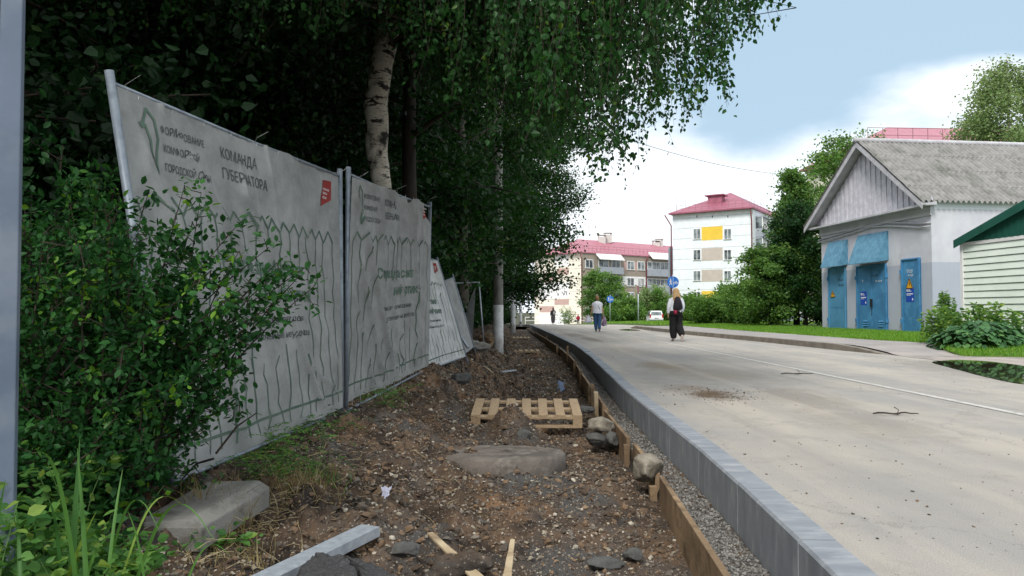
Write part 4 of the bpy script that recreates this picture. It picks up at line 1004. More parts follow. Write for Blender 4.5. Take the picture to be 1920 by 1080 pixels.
M['hood_blue'] = material('hood_blue', (.12, .30, .43), (.075, .20, .31), 5, rough=.6, c3=(.05, .17, .27), s3=7, lo3=.6, hi3=.75)
M['yellow'] = flat('yellow', (.75, .38, .02), .5); M['sign_blue'] = flat('sign_blue', (.015, .07, .42), .4); M['white'] = flat('white', (.8, .8, .8), .5)
def text_mesh(s, size, bold=0.0):
    cu = bpy.data.curves.new('t', 'FONT'); cu.body = s; cu.size = size; cu.fill_mode = 'FRONT'; cu.offset = bold; cu.resolution_u = 3
    ob = bpy.data.objects.new('t', cu); col.objects.link(ob); dg = bpy.context.evaluated_depsgraph_get()
    me = bpy.data.meshes.new_from_object(ob.evaluated_get(dg)); bpy.data.objects.remove(ob); bpy.data.curves.remove(cu)
    V = np.array([v.co[:] for v in me.vertices]); Fc = [tuple(p.vertices) for p in me.polygons]; bpy.data.meshes.remove(me)
    return V, Fc
def fac_text(F, mb, s, u, z, w, h, n, bold=0.0):
    V, Fc = text_mesh(s, 1.0, bold)
    if len(V) == 0: return
    V[:, 0] -= V[:, 0].min(); V[:, 1] -= V[:, 1].min(); V[:, 0] *= w/V[:, 0].max(); V[:, 1] *= h/max(V[:, 1].max(), 1e-6)
    mb.add([F.pt(u+v[0], z+v[1], n) for v in V], Fc)
FH = Facade((13.8, 31.8), (14.6, 24.8))      # u runs from the far left corner to the near right corner
def house():
    zb = .1; zt = 4.64; root = empty('electrical_house', (14.6, 24.8, zb), 'white and pale blue house with blue steel doors and a corrugated grey roof', 'building')
    F = FH; L = F.L; inn = -F.n; DEP = 15
    P = lambda u, d, z: F.pt(u, z, -d)
    w = MB(); w.prism([P(0, 0, zb), P(L, 0, zb), P(L, DEP, zb), P(0, DEP, zb)], (0, 0, zt-zb))
    w.prism([P(.0, .05, zt), P(L, .05, zt), P(L/2, .05, 7.35)], (P(0, .1, 0)-P(0, 0, 0))); w.build('wall', M['house_wall'], root)
    zR = 7.74; zE = 4.72; ov = .55; ovR = .24; fo = .55
    # corrugated sheets, four courses each slope
    pitch = .20; nv = int((DEP+fo*2)/pitch*8); sv = np.linspace(-fo, DEP+fo, nv); wave = .050*np.sin(sv/pitch*2*math.pi)
    V = []; Fs = []
    for side in (0, 1):
        uE = -ov if side == 0 else L+ovR; uR = L/2
        for c in range(4):
            for e, lift in ((c/4-.02, .045), ((c+1)/4+.012 if c < 3 else 1.0, .008)):
                pass
            t0 = c/4 - (0.03 if c else 0); t1 = (c+1)/4; b0 = len(V)
            for t, lift in ((t0, .05), (t1, .02)):
                for k in range(nv):
                    u = uE+(uR-uE)*t; z = zE+(zR-zE)*t + lift + wave[k] + .006*math.sin(sv[k]*.9+c)
                    V.append(P(u, sv[k], z))
            # visible front lip thickness
            for k in range(nv): 
                u = uE+(uR-uE)*t0; V.append(P(u, sv[k], zE+(zR-zE)*t0 + .05 + wave[k] - .012))
            Fs += [(b0+k, b0+k+1, b0+nv+k+1, b0+nv+k) for k in range(nv-1)]
            Fs += [(b0+2*nv+k, b0+2*nv+k+1, b0+k+1, b0+k) for k in range(nv-1)]
    rf = np_mesh('roof', np.array([v[:] for v in V]), np.array(Fs), M['slate'], root, False)
    q = MB(); q.tube([P(L/2, -fo-.03, zR+.04), P(L/2, DEP+fo, zR+.04)], .10, 10)
    q.build('ridge_cap', M['trim_grey'], rf, True)
    # barge boards and soffits
    for side, uE in ((0, -ov), (1, L+ovR)):
        q = MB(); a = P(uE, -fo+.03, zE-.02); b_ = P(L/2, -fo+.03, zR-.03); q.prism([a, b_, b_-Vector((0, 0, .22)), a-Vector((0, 0, .2))], F.n*-.03); q.build('barge_board', M['trim_grey'], root)
        q = MB(); a = P(uE, -fo+.07, zE-.05); b_ = P(L/2, -fo+.07, zR-.07); dd = F.n*-(fo-.05)
        q.prism([a, b_, b_-Vector((0, 0, .03)), a-Vector((0, 0, .03))], dd); q.build('soffit', M['trim_grey'], root)
    q = MB(); a = P(L+ovR-.05, -fo+.1, zE-.14); q.prism([a, P(L, -fo+.1, zE-.14), P(L, -fo+.1, zE-.18), P(L+ovR-.05, -fo+.1, zE-.18)], F.n*-(DEP+fo)); None
    q = MB(); q.prism([P(L+.004, .12, zt-.1), P(L+.004, DEP, zt-.1), P(L+.004, DEP, 4.85), P(L+.004, .12, 4.85)], F.r*-.1); q.build('wall_top', M['white_wall'], root)
    # gable boarding
    q = MB(); nb = 46; g0 = -.15; g1 = L+.15
    for k in range(nb):
        u0 = g0+(g1-g0)*k/nb; u1 = g0+(g1-g0)*(k+1)/nb-.02
        def top(u): return zE-.15+(zR-zE)*min((u+ov)/(L/2+ov), (L+ovR-u)/(L/2+ovR))-.12
        if min(top(u0), top(u1)) < zt+.2: continue
        n_ = .10 if k % 2 else .13
        q.prism([F.pt(u0, zt+.1, n_), F.pt(u1, zt+.1, n_), F.pt(u1, top(u1), n_), F.pt(u0, top(u0), n_)], F.n*-.05)
    q.build('gable_boards', M['board_grey'], root)
    q = MB(); q.prism([F.pt(g0, zt-.02, .0), F.pt(g1, zt-.02, .0), F.pt(g1, zt+.3, .05), F.pt(g0, zt+.3, .05)], F.n*.05); q.build('gable_back', M['board_grey'], root)
    q = MB(); q.prism([F.pt(-.3, zt-.0, 0), F.pt(-.3, zt-.02, .42), F.pt(-.3, zt+.05, .42), F.pt(-.3, zt+.12, 0)], F.r*(L+.6)); q.build('ledge', M['trim_grey'], root)
    q = MB(); F.box(q, -.04, L+.04, zt-.32, zt-.03, 0, .06); q.build('cornice', M['house_wall'], root)
    # doors
    def door(x0, y0, x1, y1, mat, leafs, nm='steel_door'):
        u0, u1, z0, z1 = F.rect(x0, y0, x1, y1); z0 = .13
        q = MB(); F.box(q, u0, u1, z0, z1, 0, .05)
        dr = q.build(nm, M[mat], root, bevel=.006)
        q = MB(); F.box(q, u0, u0+.05, z0, z1+.05, 0, .09); F.box(q, u1-.05, u1, z0, z1+.05, 0, .09); F.box(q, u0+.05, u1-.05, z1, z1+.05, 0, .09)
        if leafs == 2: F.box(q, (u0+u1)/2-.035, (u0+u1)/2+.035, z0, z1, .05, .065)
        q.build('frame', M[mat], dr)
        q = MB()
        for uu in ((u0, u1) if leafs == 2 else (u0,)):
            for zz in (z0+.4, z1-.5): F.box(q, uu-.04, uu+.03, zz, zz+.16, .0, .12)
        q.build('hinges', M['door_blue'], dr)
        return dr, u0, u1, z0, z1
    d1, a0, a1, az0, az1 = door(1556, 503, 1588, 618, 'door_light', 1)
    q = MB(); F.box(q, a0+.06, a1-.06, .13+(az1-.13)*.37, .13+(az1-.13)*.37+.02, .05, .056); q.build('seam', M['door_blue'], d1)
    d2, b0, b1, bz0, bz1 = door(1609, 499, 1665, 622, 'door_blue', 2)
    q = MB(); F.box(q, (b0+b1)/2-.0, (b0+b1)/2+.09, 1.15, 1.45, .065, .12); F.box(q, (b0+b1)/2+.03, (b0+b1)/2+.05, .8, 1.2, .065, .08); q.build('handle', M['black'], d2)
    q = MB()
    for uc in (b0+.42, b1-.5):
        for k in range(3): q.prism([F.pt(uc, .38+.09*k, .05), F.pt(uc, .38+.09*k, .085), F.pt(uc, .43+.09*k, .05)], F.r*.28)
    q.build('louvre', M['door_blue'], d2)
    d3, c0, c1, cz0, cz1 = door(1694, 487, 1728, 625, 'door_blue', 1)
    q = MB(); F.box(q, c1-.14, c1-.05, .15, cz1, .05, .075); q.build('edge_strip', M['door_blue'], d3)
    # hoods over the openings
    for (x0, y0, x1, y1, nn) in ((1556, 452, 1590, 500, .45), (1611, 438, 1666, 493, .5)):
        u0, u1, z0, z1 = F.rect(x0, y0, x1, y1)
        q = MB(); q.prism([F.pt(u0, z1, 0), F.pt(u0, z1, .06), F.pt(u0, z0, nn), F.pt(u0, z0-.03, nn), F.pt(u0, z0+.06, 0)], F.r*(u1-u0)); q.build('vent_hood', M['hood_blue'], root)
        q = MB(); F.box(q, u0+.12, u1-.08, z0-.2, z0+.06, .0, .02); q.build('vent_opening', M['trim_grey'], root)
    # notices
    def poster(x0, y0, x1, y1, par):
        u0, u1, z0, z1 = F.rect(x0, y0, x1, y1); q = MB(); F.box(q, u0, u1, z0, z1, .05, .056); p = q.build('notice', M['sign_blue'], par)
        w_ = u1-u0; h = z1-z0; q = MB(); F.box(q, u0+.08*w_, u0+.2*w_, z0+.72*h, z0+.88*h, .057, .059)
        for k, (a, b_, zz, t) in enumerate(((.24, .55, .80, .05), (.24, .7, .72, .04), (.08, .35, .52, .07), (.37, .9, .52, .07), (.08, .6, .44, .03), (.78, .9, .10, .16))): F.box(q, u0+a*w_, u0+b_*w_, z0+zz*h, z0+(zz+t)*h, .057, .059)
        q.build('print', M['white'], p)
    poster(1616, 546.5, 1627.5, 572, d2); poster(1701.5, 539, 1716, 566, d3)
    def triangle(px, py, w_, h, par):
        u, z = F.hit(px, py); q = MB(); q.prism([F.pt(u-w_/2, z-h/2, .058), F.pt(u+w_/2, z-h/2, .058), F.pt(u, z+h/2, .058)], F.n*.004); t = q.build('warning_triangle', M['yellow'], par)
        q = MB(); k = .07*w_
        for i in range(3):
            vs = [(-w_/2, -h/2), (w_/2, -h/2), (0, h/2)]; a = vs[i]; b_ = vs[(i+1) % 3]
            q.beam(F.pt(u+a[0]*.93, z+a[1]*.93, .064), F.pt(u+b_[0]*.93, z+b_[1]*.93, .064), .006, k, F.n)
        q.prism([F.pt(u+a*w_, z+b_*h, .063) for a, b_ in ((.04, .22), (-.09, -.06), (-.01, -.04), (-.04, -.34), (.09, -.0), (.01, -.02))], F.n*.003)
        q.build('bolt_symbol', M['black'], t)
    triangle(1564, 551, .36, .27, d1); triangle(1708, 531, .38, .38, d3)
    for (s, x0, y0, x1, y1, mt, par) in (('ТП-227', 1703, 512, 1714, 505, 'white', d3), ('Ф-ПДК', 1705, 519, 1715, 513.5, 'white', d3), ('ТП-227', 1635.5, 519, 1648.5, 514.5, 'black', d2),
                                    ('Ф-224', 1644, 529, 1656, 524.5, 'white', d2), ('T', 1618.5, 530, 1621.5, 525, 'white', d2), ('ТП-227', 1573.5, 527.5, 1583, 522, 'black', d1), ('Ф-224', 1574.5, 537, 1583.5, 531, 'black', d1)):
        u0, z0 = F.hit(x0, y0); u1, z1 = F.hit(x1, y1); q = MB(); fac_text(F, q, s, u0, z0, u1-u0, abs(z1-z0), .058, .01); q.build('lettering', M[mt], par)
    # conduits on the wall
    for dz in (0, .13):
        q = MB(); pts = []
        for (x, y) in ((1536, 451), (1560, 444), (1600, 432), (1636, 419), (1665, 418), (1700, 418.5), (1725, 420), (1747, 417)):
            u, z = F.hit(x, y); pts.append(F.pt(u, z-dz*(1 if x > 1600 else .8), .05+dz*.2))
        q.tube(pts, .028, 6); q.build('conduit', M['trim_grey'], root, True)
house()

# ------------------------------------------------------------ green roofed kiosk
M['siding'] = material('siding', (.78, .86, .78), (.70, .78, .70), 2, rough=.6); M['green_roof'] = material('green_roof', (.012, .10, .07), (.009, .075, .052), 2, rough=.45, spec=.5)
def kiosk():
    F = Facade((12.62, 20.0), (13.28, 15.0)); L = F.L; zb = .05; zt = 2.88; DEP = 5; root = empty('kiosk', (12.62, 20, zb), 'small kiosk with pale green siding and dark green metal roof at the right edge', 'building')
    w = MB(); w.prism([F.pt(0, zb, -.03), F.pt(L, zb, -.03), F.pt(L, zb, -DEP), F.pt(0, zb, -DEP)], (0, 0, zt-zb)); w.build('wall', M['siding'], root)
    q = MB(); n = 15; hgt = (zt-zb-.1)/n
    for k in range(n):
        z = zb+.02+hgt*k; q.prism([F.pt(.08, z, -.02), F.pt(.08, z, .028), F.pt(.08, z+hgt-.022, .004), F.pt(.08, z+hgt-.022, -.02)], F.r*(L-.1))
    q.build('siding', M['siding'], root)
    q = MB(); F.box(q, -.02, .07, zb, zt, -.06, .05); F.box(q, .07, L, zt-.09, zt, -.02, .035); q.build('corner_trim', M['frame_white'], root)
    ap = .82; ov = ovR = .12
    q = MB(); k = 0; u = 0
    while u < L:
        u1 = min(L, u+.1); f = lambda t: zt+ap*min(t, L-t)/(L/2)
        q.prism([F.pt(u, zt, .03+.012*(k % 2)), F.pt(u1, zt, .03+.012*(k % 2)), F.pt(u1, f(u1)+.02, .03+.012*(k % 2)), F.pt(u, f(u)+.02, .03+.012*(k % 2))], F.n*-.03); u = u1; k += 1
    q.build('gable', M['green_roof'], root)
    sl = ap/(L/2)
    for s in (0, 1):
        q = MB(); a = (-ov, zt-ov*sl) if s == 0 else (L+ovR, zt-ov*sl); m_ = (L/2, zt+ap)
        q.prism([F.pt(a[0], a[1]+.05, .14), F.pt(m_[0], m_[1]+.05, .14), F.pt(m_[0], m_[1]+.1, .14), F.pt(a[0], a[1]+.1, .14)], F.n*-(DEP+.6)); q.build('roof', M['green_roof'], root)
        q = MB(); q.prism([F.pt(a[0], a[1]-.1, .145), F.pt(m_[0], m_[1]-.1, .145), F.pt(m_[0], m_[1]+.12, .145), F.pt(a[0], a[1]+.12, .145)], F.n*.02); q.build('verge_trim', M['green_roof'], root)
kiosk()

# ------------------------------------------------------------ banner fence
def banner_mat(k=1.0):
    m = bpy.data.materials.new('banner_mesh_cloth'); m.use_nodes = True; t = m.node_tree; n = t.nodes; L = t.links; b = n['Principled BSDF']; out = n['Material Output']
    b.inputs['Roughness'].default_value = .85
    tc = n.new('ShaderNodeTexCoord'); q = n.new('ShaderNodeTexNoise'); q.inputs['Scale'].default_value = 3; q.inputs['Detail'].default_value = 8; q.inputs['Roughness'].default_value = .7; L.new(tc.outputs['Object'], q.inputs[0])
    r = n.new('ShaderNodeValToRGB'); r.color_ramp.elements[0].position = .35; r.color_ramp.elements[0].color = (.26*k, .27*k, .265*k, 1); r.color_ramp.elements[1].position = .65; r.color_ramp.elements[1].color = (.42*k, .43*k, .43*k, 1); L.new(q.outputs[0], r.inputs[0])
    w = n.new('ShaderNodeTexNoise'); w.inputs['Scale'].default_value = 220; L.new(tc.outputs['Object'], w.inputs[0])
    bp = n.new('ShaderNodeBump'); bp.inputs['Strength'].default_value = .25; bp.inputs['Distance'].default_value = .004; L.new(w.outputs[0], bp.inputs['Height']); L.new(bp.outputs[0], b.inputs['Normal'])
    L.new(r.outputs[0], b.inputs['Base Color']); tr = n.new('ShaderNodeBsdfTranslucent'); L.new(r.outputs[0], tr.inputs[0])
    mx = n.new('ShaderNodeMixShader'); mx.inputs[0].default_value = .25; L.new(b.outputs[0], mx.inputs[1]); L.new(tr.outputs[0], mx.inputs[2]); L.new(mx.outputs[0], out.inputs[0]); return m
M['banner'] = banner_mat(); M['banner_pale'] = banner_mat(1.75)  # the second is the same cloth, paler throughout
M['print_green'] = material('print_green', (.075, .13, .105), (.12, .18, .14), 8, rough=.85); M['print_dark'] = material('print_dark', (.055, .065, .07), (.09, .10, .10), 10, rough=.85)
M['print_lines'] = material('print_lines', (.06, .10, .08), (.12, .165, .13), 8, rough=.85)
M['print_red'] = material('print_red', (.27, .032, .03), (.20, .027, .025), 8, rough=.8)
class Sheet:
    """a hung cloth: four corners plus folds; u along, v up."""
    def __init__(s, bl, br, tr, tl, folds, seed, sag=.015, n=None):
        s.c = [np.array(p[:], float) for p in (bl, br, tr, tl)]
        rc = np.random.default_rng(seed*7); s.f = list(folds)
        for _ in range(13): u0 = rc.uniform(.04, .95); v0 = rc.uniform(.55, 1.0); s.f.append((u0, v0, u0+rc.uniform(-.03, .14), v0-rc.uniform(.25, .7), rc.uniform(.005, .010), rc.uniform(.0015, .0035)))
        s.seed = seed; s.sag = sag
        a = s.c[1]-s.c[0]; b = s.c[3]-s.c[0]; nn = np.cross(a, b); s.n = nn/np.linalg.norm(nn)
        if s.n[0] < 0: s.n = -s.n
    def __call__(s, u, v, off=0.0):
        u = np.asarray(u, float); v = np.asarray(v, float); U = u[..., None]; Vv = v[..., None]
        p = (s.c[0]*(1-U)+s.c[1]*U)*(1-Vv) + (s.c[3]*(1-U)+s.c[2]*U)*Vv
        k = np.clip(np.minimum(np.minimum(u, 1-u)*9, 1), 0, 1)
        d = 0
        for (u0, v0, u1, v1, w, a) in s.f:   # a fold: ridge from (u0,v0) to (u1,v1), width w, height a
            t = np.clip((v-v0)/(v1-v0+1e-9), -.0, 1.0); uc = u0+(u1-u0)*t; fall = np.exp(-((v-np.clip(v, min(v0, v1), max(v0, v1)))/.08)**2)
            d = d + 1.7*a*np.exp(-np.abs((u-uc)/w)**1.3)*fall
        d = d + .035*fbm(u*2+s.seed, v*1.2, 1.6, 3) + .014*fbm(u*3+s.seed+v*2, v*.6, 5, 3)
        return p + s.n*((d*k)+off)[..., None]
def panel(name, S, label, group, mat_=None, postL=None, postR=None, cols=200, rows=70, hole=None, prints=True, logo=True, flip=False, pr=.022):
    o = S(np.array(.0), np.array(0.)); root = empty(name, tuple(o), label, 'site fence', group)
    u = np.linspace(0, 1, cols); v = np.linspace(0, 1, rows); U, Vv = np.meshgrid(u, v)
    if hole is not None: top = np.interp(u, hole[0], hole[1]); Vv = Vv*top[None]
    P = S(U, Vv).reshape(-1, 3); i = (np.arange(rows-1)[:, None]*cols + np.arange(cols-1)[None]).ravel()
    cl = np_mesh('banner', P, np.stack([i, i+1, i+cols+1, i+cols], -1), mat_ or M['banner'], root, True)
    # frame
    q = MB(); e = .02; off = -.03
    def sp(uu, vv): return Vector(S(np.array(uu), np.array(vv), off))
    if postL is None: postL = (Vector(S.c[0]), Vector(S.c[3]))
    if postR is None: postR = (Vector(S.c[1]), Vector(S.c[2]))
    for k, (a, b_) in enumerate((postL, postR)):
        d = (b_-a).normalized(); q = MB(); q.tube([a - d*.12, b_+d*.06], pr, 12); p_ = q.build('post', M['galv_post'], root, True)
    q = MB(); a, b_ = postL[1], postR[1]; q.tube([a, a.lerp(b_, .5)-Vector((0, 0, .012)), b_], .012, 8); q.build('top_rail', M['galv_post'], root, True)
    q = MB(); a, b_ = postL[0], postR[0]; q.tube([a, b_], .012, 8); q.build('bottom_rail', M['galv_post'], root, True)
    q = MB(); nn = -Vector(S.n)*.02
    for k in range(1, 13):
        t = k/13; q.tube([postL[0].lerp(postR[0], t)+nn, postL[1].lerp(postR[1], t)+nn], .0022, 4)
    for k in range(1, 6):
        t = k/6; q.tube([postL[0].lerp(postL[1], t)+nn, postR[0].lerp(postR[1], t)+nn], .0022, 4)
    q.build('wire_mesh', M['galv'], root)
    q = MB()
    for k in range(9):
        t = (k+.5)/9; p = Vector(S(np.array(t), np.array(.985), .004)); q.tube([p, p+Vector((0, 0, .012)), p+Vector((.004, 0, .02))], .0013, 4)
    for t in (.03, .5, .97):
        p = Vector(S(np.array(t), np.array(1.0))); r_ = random.uniform(-.05, .05); q.tube([p, p+Vector((.04+r_, -.03, .02)), p+Vector((.11, -.05+r_, .05))], .0009, 4)
    q.build('cable_ties', M['white'], root)
    if not prints: return root
    def map2(V, Fc, mt, nm, off=.0045):
        if nm == 'badge_lettering': off = .008
        P = S(V[:, 0], V[:, 1], off); fl = {}
        for f in Fc: fl.setdefault(len(f), []).append(f)
        o = np_mesh(nm, P, [np.array(x) for x in fl.values()], mt, cl); return o
    tm = (lambda u: np.interp(u, hole[0], hole[1])) if hole is not None else (lambda u: 1.0)
    def txt(lines, u, v, h, mt, nm='lettering', asp=1.0, bold=0.0, lead=1.35, right=False, widths=None):
        VV = []; FF = []; nb = 0
        for k, s in enumerate(lines):
            V, Fc = text_mesh(s, 1.0, bold); V[:, 0] -= V[:, 0].min()
            wd = V[:, 0].max()*h*asp/(S.w/S.h)
            if widths: V[:, 0] *= widths[k]/V[:, 0].max()
            else: V[:, 0] *= h*asp/(S.w/S.h)
            x0 = u if not right else u - V[:, 0].max()
            V[:, 0] += x0; V[:, 1] = v + V[:, 1]*h - k*h*lead
            VV.append(V[:, :2]); FF += [tuple(i+nb for i in f) for f in Fc]; nb += len(V)
        map2(np.concatenate(VV), FF, mt, nm)
    def stroke(pts, w, mb, n=14):
        P = []
        pts = np.array(pts, float); seg = []
        for a, b_ in zip(pts[:-1], pts[1:]):
            m_ = max(2, int(np.hypot(*(b_-a))*60)); 
            for t in np.linspace(0, 1, m_): seg.append(a+(b_-a)*t)
        seg = np.array(seg); d = np.gradient(seg, axis=0); d[:, 0] *= S.w/S.h; l = np.hypot(d[:, 0], d[:, 1])+1e-9; nx = -d[:, 1]/l/(S.w/S.h); ny = d[:, 0]/l
        A = np.stack([seg[:, 0]+nx*w, seg[:, 1]+ny*w], -1); B = np.stack([seg[:, 0]-nx*w, seg[:, 1]-ny*w], -1)
        A[:, 1] = np.minimum(A[:, 1], tm(A[:, 0])-.005); B[:, 1] = np.minimum(B[:, 1], tm(B[:, 0])-.005)
        b0 = len(mb[0]); mb[0].extend(A.tolist()+B.tolist()); k = len(seg); mb[1].extend([(b0+i, b0+i+1, b0+k+i+1, b0+k+i) for i in range(k-1)])
    r = np.random.default_rng(S.seed+3)
    mb = ([], []); zz = []; n = 15
    for k in range(n*2+1): zz.append((.03+.92*k/(n*2), S.zz+(.018 if k % 2 else -.018)+.004*r.normal()))
    stroke(zz, .0045, mb)
    for k in range(n+1):   # pickets
        uu = .03+.92*k/n; inside = .24 < uu < .72
        y0 = S.zz-.018; y1 = S.zz-.17-.02*r.random() if inside else .03
        m_ = 5 if inside else 14
        pts = [(uu+(.0025 if inside else .007)*r.normal(), y0+(y1-y0)*t) for t in np.linspace(0, 1, m_)]; stroke(pts, .0024+.0010*r.random(), mb)
        if inside:
            y1 = .03; y0 = .29+.03*r.normal(); pts = [(uu+.008*r.normal()-.0*t, y0+(y1-y0)*t) for t in np.linspace(0, 1, 7)]; stroke(pts, .0024+.0020*r.random(), mb)
    stroke([(0.0, .075), (.3, .068), (.6, .075), (1, .07)], .0045, mb)
    map2(np.array(mb[0]), mb[1], M['print_lines'], 'line_drawing', .003)
    sc_ = S.ts
    txt(['ФОРМИРОВАНИЕ', 'КОМФОРТНОЙ', 'ГОРОДСКОЙ СРЕДЫ'], .115, S.tv, .030*sc_, M['print_dark'], bold=.008, widths=(.155, .13, .165), lead=1.75)
    txt(['КОМАНДА', 'ГУБЕРНАТОРА'], .335, S.tv-.012, .048*sc_, M['print_dark'], bold=.006, widths=(.16, .205), lead=1.35)
    txt(['Скоро здесь станет'], .29, .545, .070*sc_, M['print_green'], bold=.03, widths=(.44,))
    txt(['комфортнее'], .475, .455, .070*sc_, M['print_green'], bold=.03, widths=(.30,))
    txt(['Приносим свои извинения', 'за доставленные неудобства'], .33, .38, .034*sc_, M['print_dark'], bold=.004, widths=(.38, .42), lead=1.6)
    # emblem: an upright leaf-like outline
    mb = ([], []); x, y = .064, S.tv+.018
    stroke([(x+a*.55, y+b_) for a, b_ in ((-.02, -.02), (.02, .035), (.062, .01), (.066, -.04), (.052, -.075), (.04, -.11), (.036, -.14), (.022, -.11), (.018, -.08), (.022, -.05), (.0, -.012), (-.02, -.02), (-.03, -.008))], .0045, mb)
    map2(np.array(mb[0]), mb[1], M['print_green'], 'emblem')
    # red badge
    bx, by = .905, S.bv; bw, bh = .042, .058; poly = [(-.3, .95), (.9, 1.0), (.85, -.35), (-.9, -1.0), (-.75, -.1)]
    V = []; nr = 6; ns = 30
    for i in range(nr+1):
        for j in range(ns):
            e = j/ns*5; a_ = np.array(poly[int(e)]); c_ = np.array(poly[(int(e)+1) % 5]); q_ = (a_+(c_-a_)*(e-int(e)))*i/nr; V.append((bx+q_[0]*bw, by+q_[1]*bh))
    V = np.array(V); V[:, 1] = np.minimum(V[:, 1], tm(V[:, 0])-.01)
    map2(V, [(i*ns+j, i*ns+(j+1) % ns, (i+1)*ns+(j+1) % ns, (i+1)*ns+j) for i in range(nr) for j in range(ns)], M['print_red'], 'badge', .0055)
    txt(['НАЦИОНАЛЬНЫЕ', 'ПРОЕКТЫ', 'РОССИИ'], bx-.026, by+.012, .012, M['white'], 'badge_lettering', bold=.01, widths=(.048, .032, .026), lead=1.5)
    return root
g_f = 'banner covered site fence panels'
BL = D(322, 905, 3.62); BR = D(643, 764, 6.0); TR = D(634, 328, 6.0); TL = D(219, 162, 3.6)
folds1 = [(.05, .8, .30, .10, .018, .03), (.42, .80, .78, .05, .010, .022), (.62, .48, .80, .02, .012, .02), (.13, .98, .42, .55, .010, .018), (.02, .95, .14, .6, .012, .02), (.9, .1, 1.0, .35, .012, .015), (.55, .99, .60, .6, .009, .010), (.75, .2, .98, .05, .012, .016)]
S1 = Sheet(BL, BR, TR, TL, folds1, 5); S1.w, S1.h = 2.6, 2.05; S1.zz = .72; S1.tv = .915; S1.ts = 1.0; S1.bv = .90
panel('site_fence', S1, 'nearest and largest banner panel, partly hidden by the green shrub', g_f,
      postL=(D(322, 905, 3.62), D(208, 155, 3.58)), postR=(D(640, 772, 6.02), D(637, 330, 6.02)), pr=.023)
BL2 = D(645, 758, 6.1); BR2 = D(803, 686, 8.7); TR2 = D(808, 378, 8.7); TL2 = D(660, 332, 6.1)
folds2 = [(.02, .97, .45, .08, .014, .035), (.10, .6, .35, .05, .012, .03), (.45, .95, .52, .1, .012, .02), (.62, .95, .60, .1, .010, .02), (.75, .95, .78, .1, .012, .025), (.86, .95, .88, .1, .010, .02), (.30, .95, .33, .5, .012, .02), (.05, .5, .28, .02, .01, .02)]
S2 = Sheet(BL2, BR2, TR2, TL2, folds2, 9); S2.w, S2.h = 2.6, 2.05; S2.zz = .74; S2.tv = .92; S2.ts = 1.0; S2.bv = .93
hole2 = ([0, .30, .48, .55, .60, .66, .72, .76, .82, .86, .90, .93, .96, 1.0], [1, 1, 1, .975, .985, .955, .985, .99, .995, .975, .955, .90, .885, .86])
panel('site_fence', S2, 'middle banner panel with a torn upper right corner', g_f, postL=(D(648, 772, 6.12), D(653, 326, 6.12)), postR=(D(800, 692, 8.8), D(806, 388, 8.8)), hole=hole2, pr=.022)
BL3 = D(770, 705, 9.2); BR3 = D(873, 668, 11.0); TR3 = D(821, 489, 11.2); TL3 = D(720, 460, 9.4)
S3 = Sheet(BL3, BR3, TR3, TL3, [(.5, .9, .7, .1, .02, .015), (.8, .9, .9, .1, .012, .015)], 12); S3.w, S3.h = 2.6, 2.0; S3.zz = .74; S3.tv = .92; S3.ts = 1.0; S3.bv = .91
panel('site_fence', S3, 'smaller looking white banner panel leaning sharply, beyond the middle one', g_f, M['banner_pale'], postR=(D(873, 668, 11.05), D(821, 489, 11.25)), cols=80, rows=50, pr=.018)
S4 = Sheet(D(835, 690, 11.5), D(888, 650, 13.0), D(850, 520, 13.0), D(800, 540, 11.5), [(.5, .9, .7, .1, .03, .03)], 15); S4.w, S4.h = 2.6, 2.0
panel('site_fence', S4, 'blank banner panel behind the leaning one, only its lower corner showing', g_f, prints=False, cols=60, rows=40, pr=.018)
# an open panel frame by the trunk, cloth hanging loose
rt_ = empty('broken_fence', tuple(D(905, 640, 15)), 'empty site fence frame with a limp strip of cloth between trunk and pole', 'fence panel', None)
q = MB(); q.tube([D(907, 642, 15.2), D(898, 529, 15.2)], .018, 8); q.build('post', M['galv'], rt_, True)
q = MB(); q.tube([D(828, 532, 13.2), D(898, 529, 15.2)], .014, 8); q.build('top_rail', M['galv_post'], rt_, True)
V = []; 
for k in range(14):
    t = k/13
    for j in range(5): V.append(D(892 - 6*t - 12*math.sin(t*2)*(1-j/4) - (4-j)*4*t*(1-t*.3), 536+105*t, 15.0-.1*j+.05*math.sin(j*2+k))[:])
np_mesh('loose_cloth', V, np.array([(a*5+b_, a*5+b_+1, a*5+b_+6, a*5+b_+5) for a in range(13) for b_ in range(4)]), M['banner'], rt_, True)

# grey square post at far left
pr_ = empty('metal_post', tuple(G(8, 960, .0)), 'blue grey square metal post at the far left edge', 'post')
q = MB(); a = D(26, -60, 2.42); b_ = D(8, 960, 2.42); 
q.tube([b_-Vector((0, 0, .3)), a], .0445, 4); q.build('shaft', M['post_grey'], pr_, False, bevel=.004)
q = MB(); q.box((b_.x, b_.y, .03), (.16, .16, .012)); q.build('base_plate', M['post_grey'], pr_)
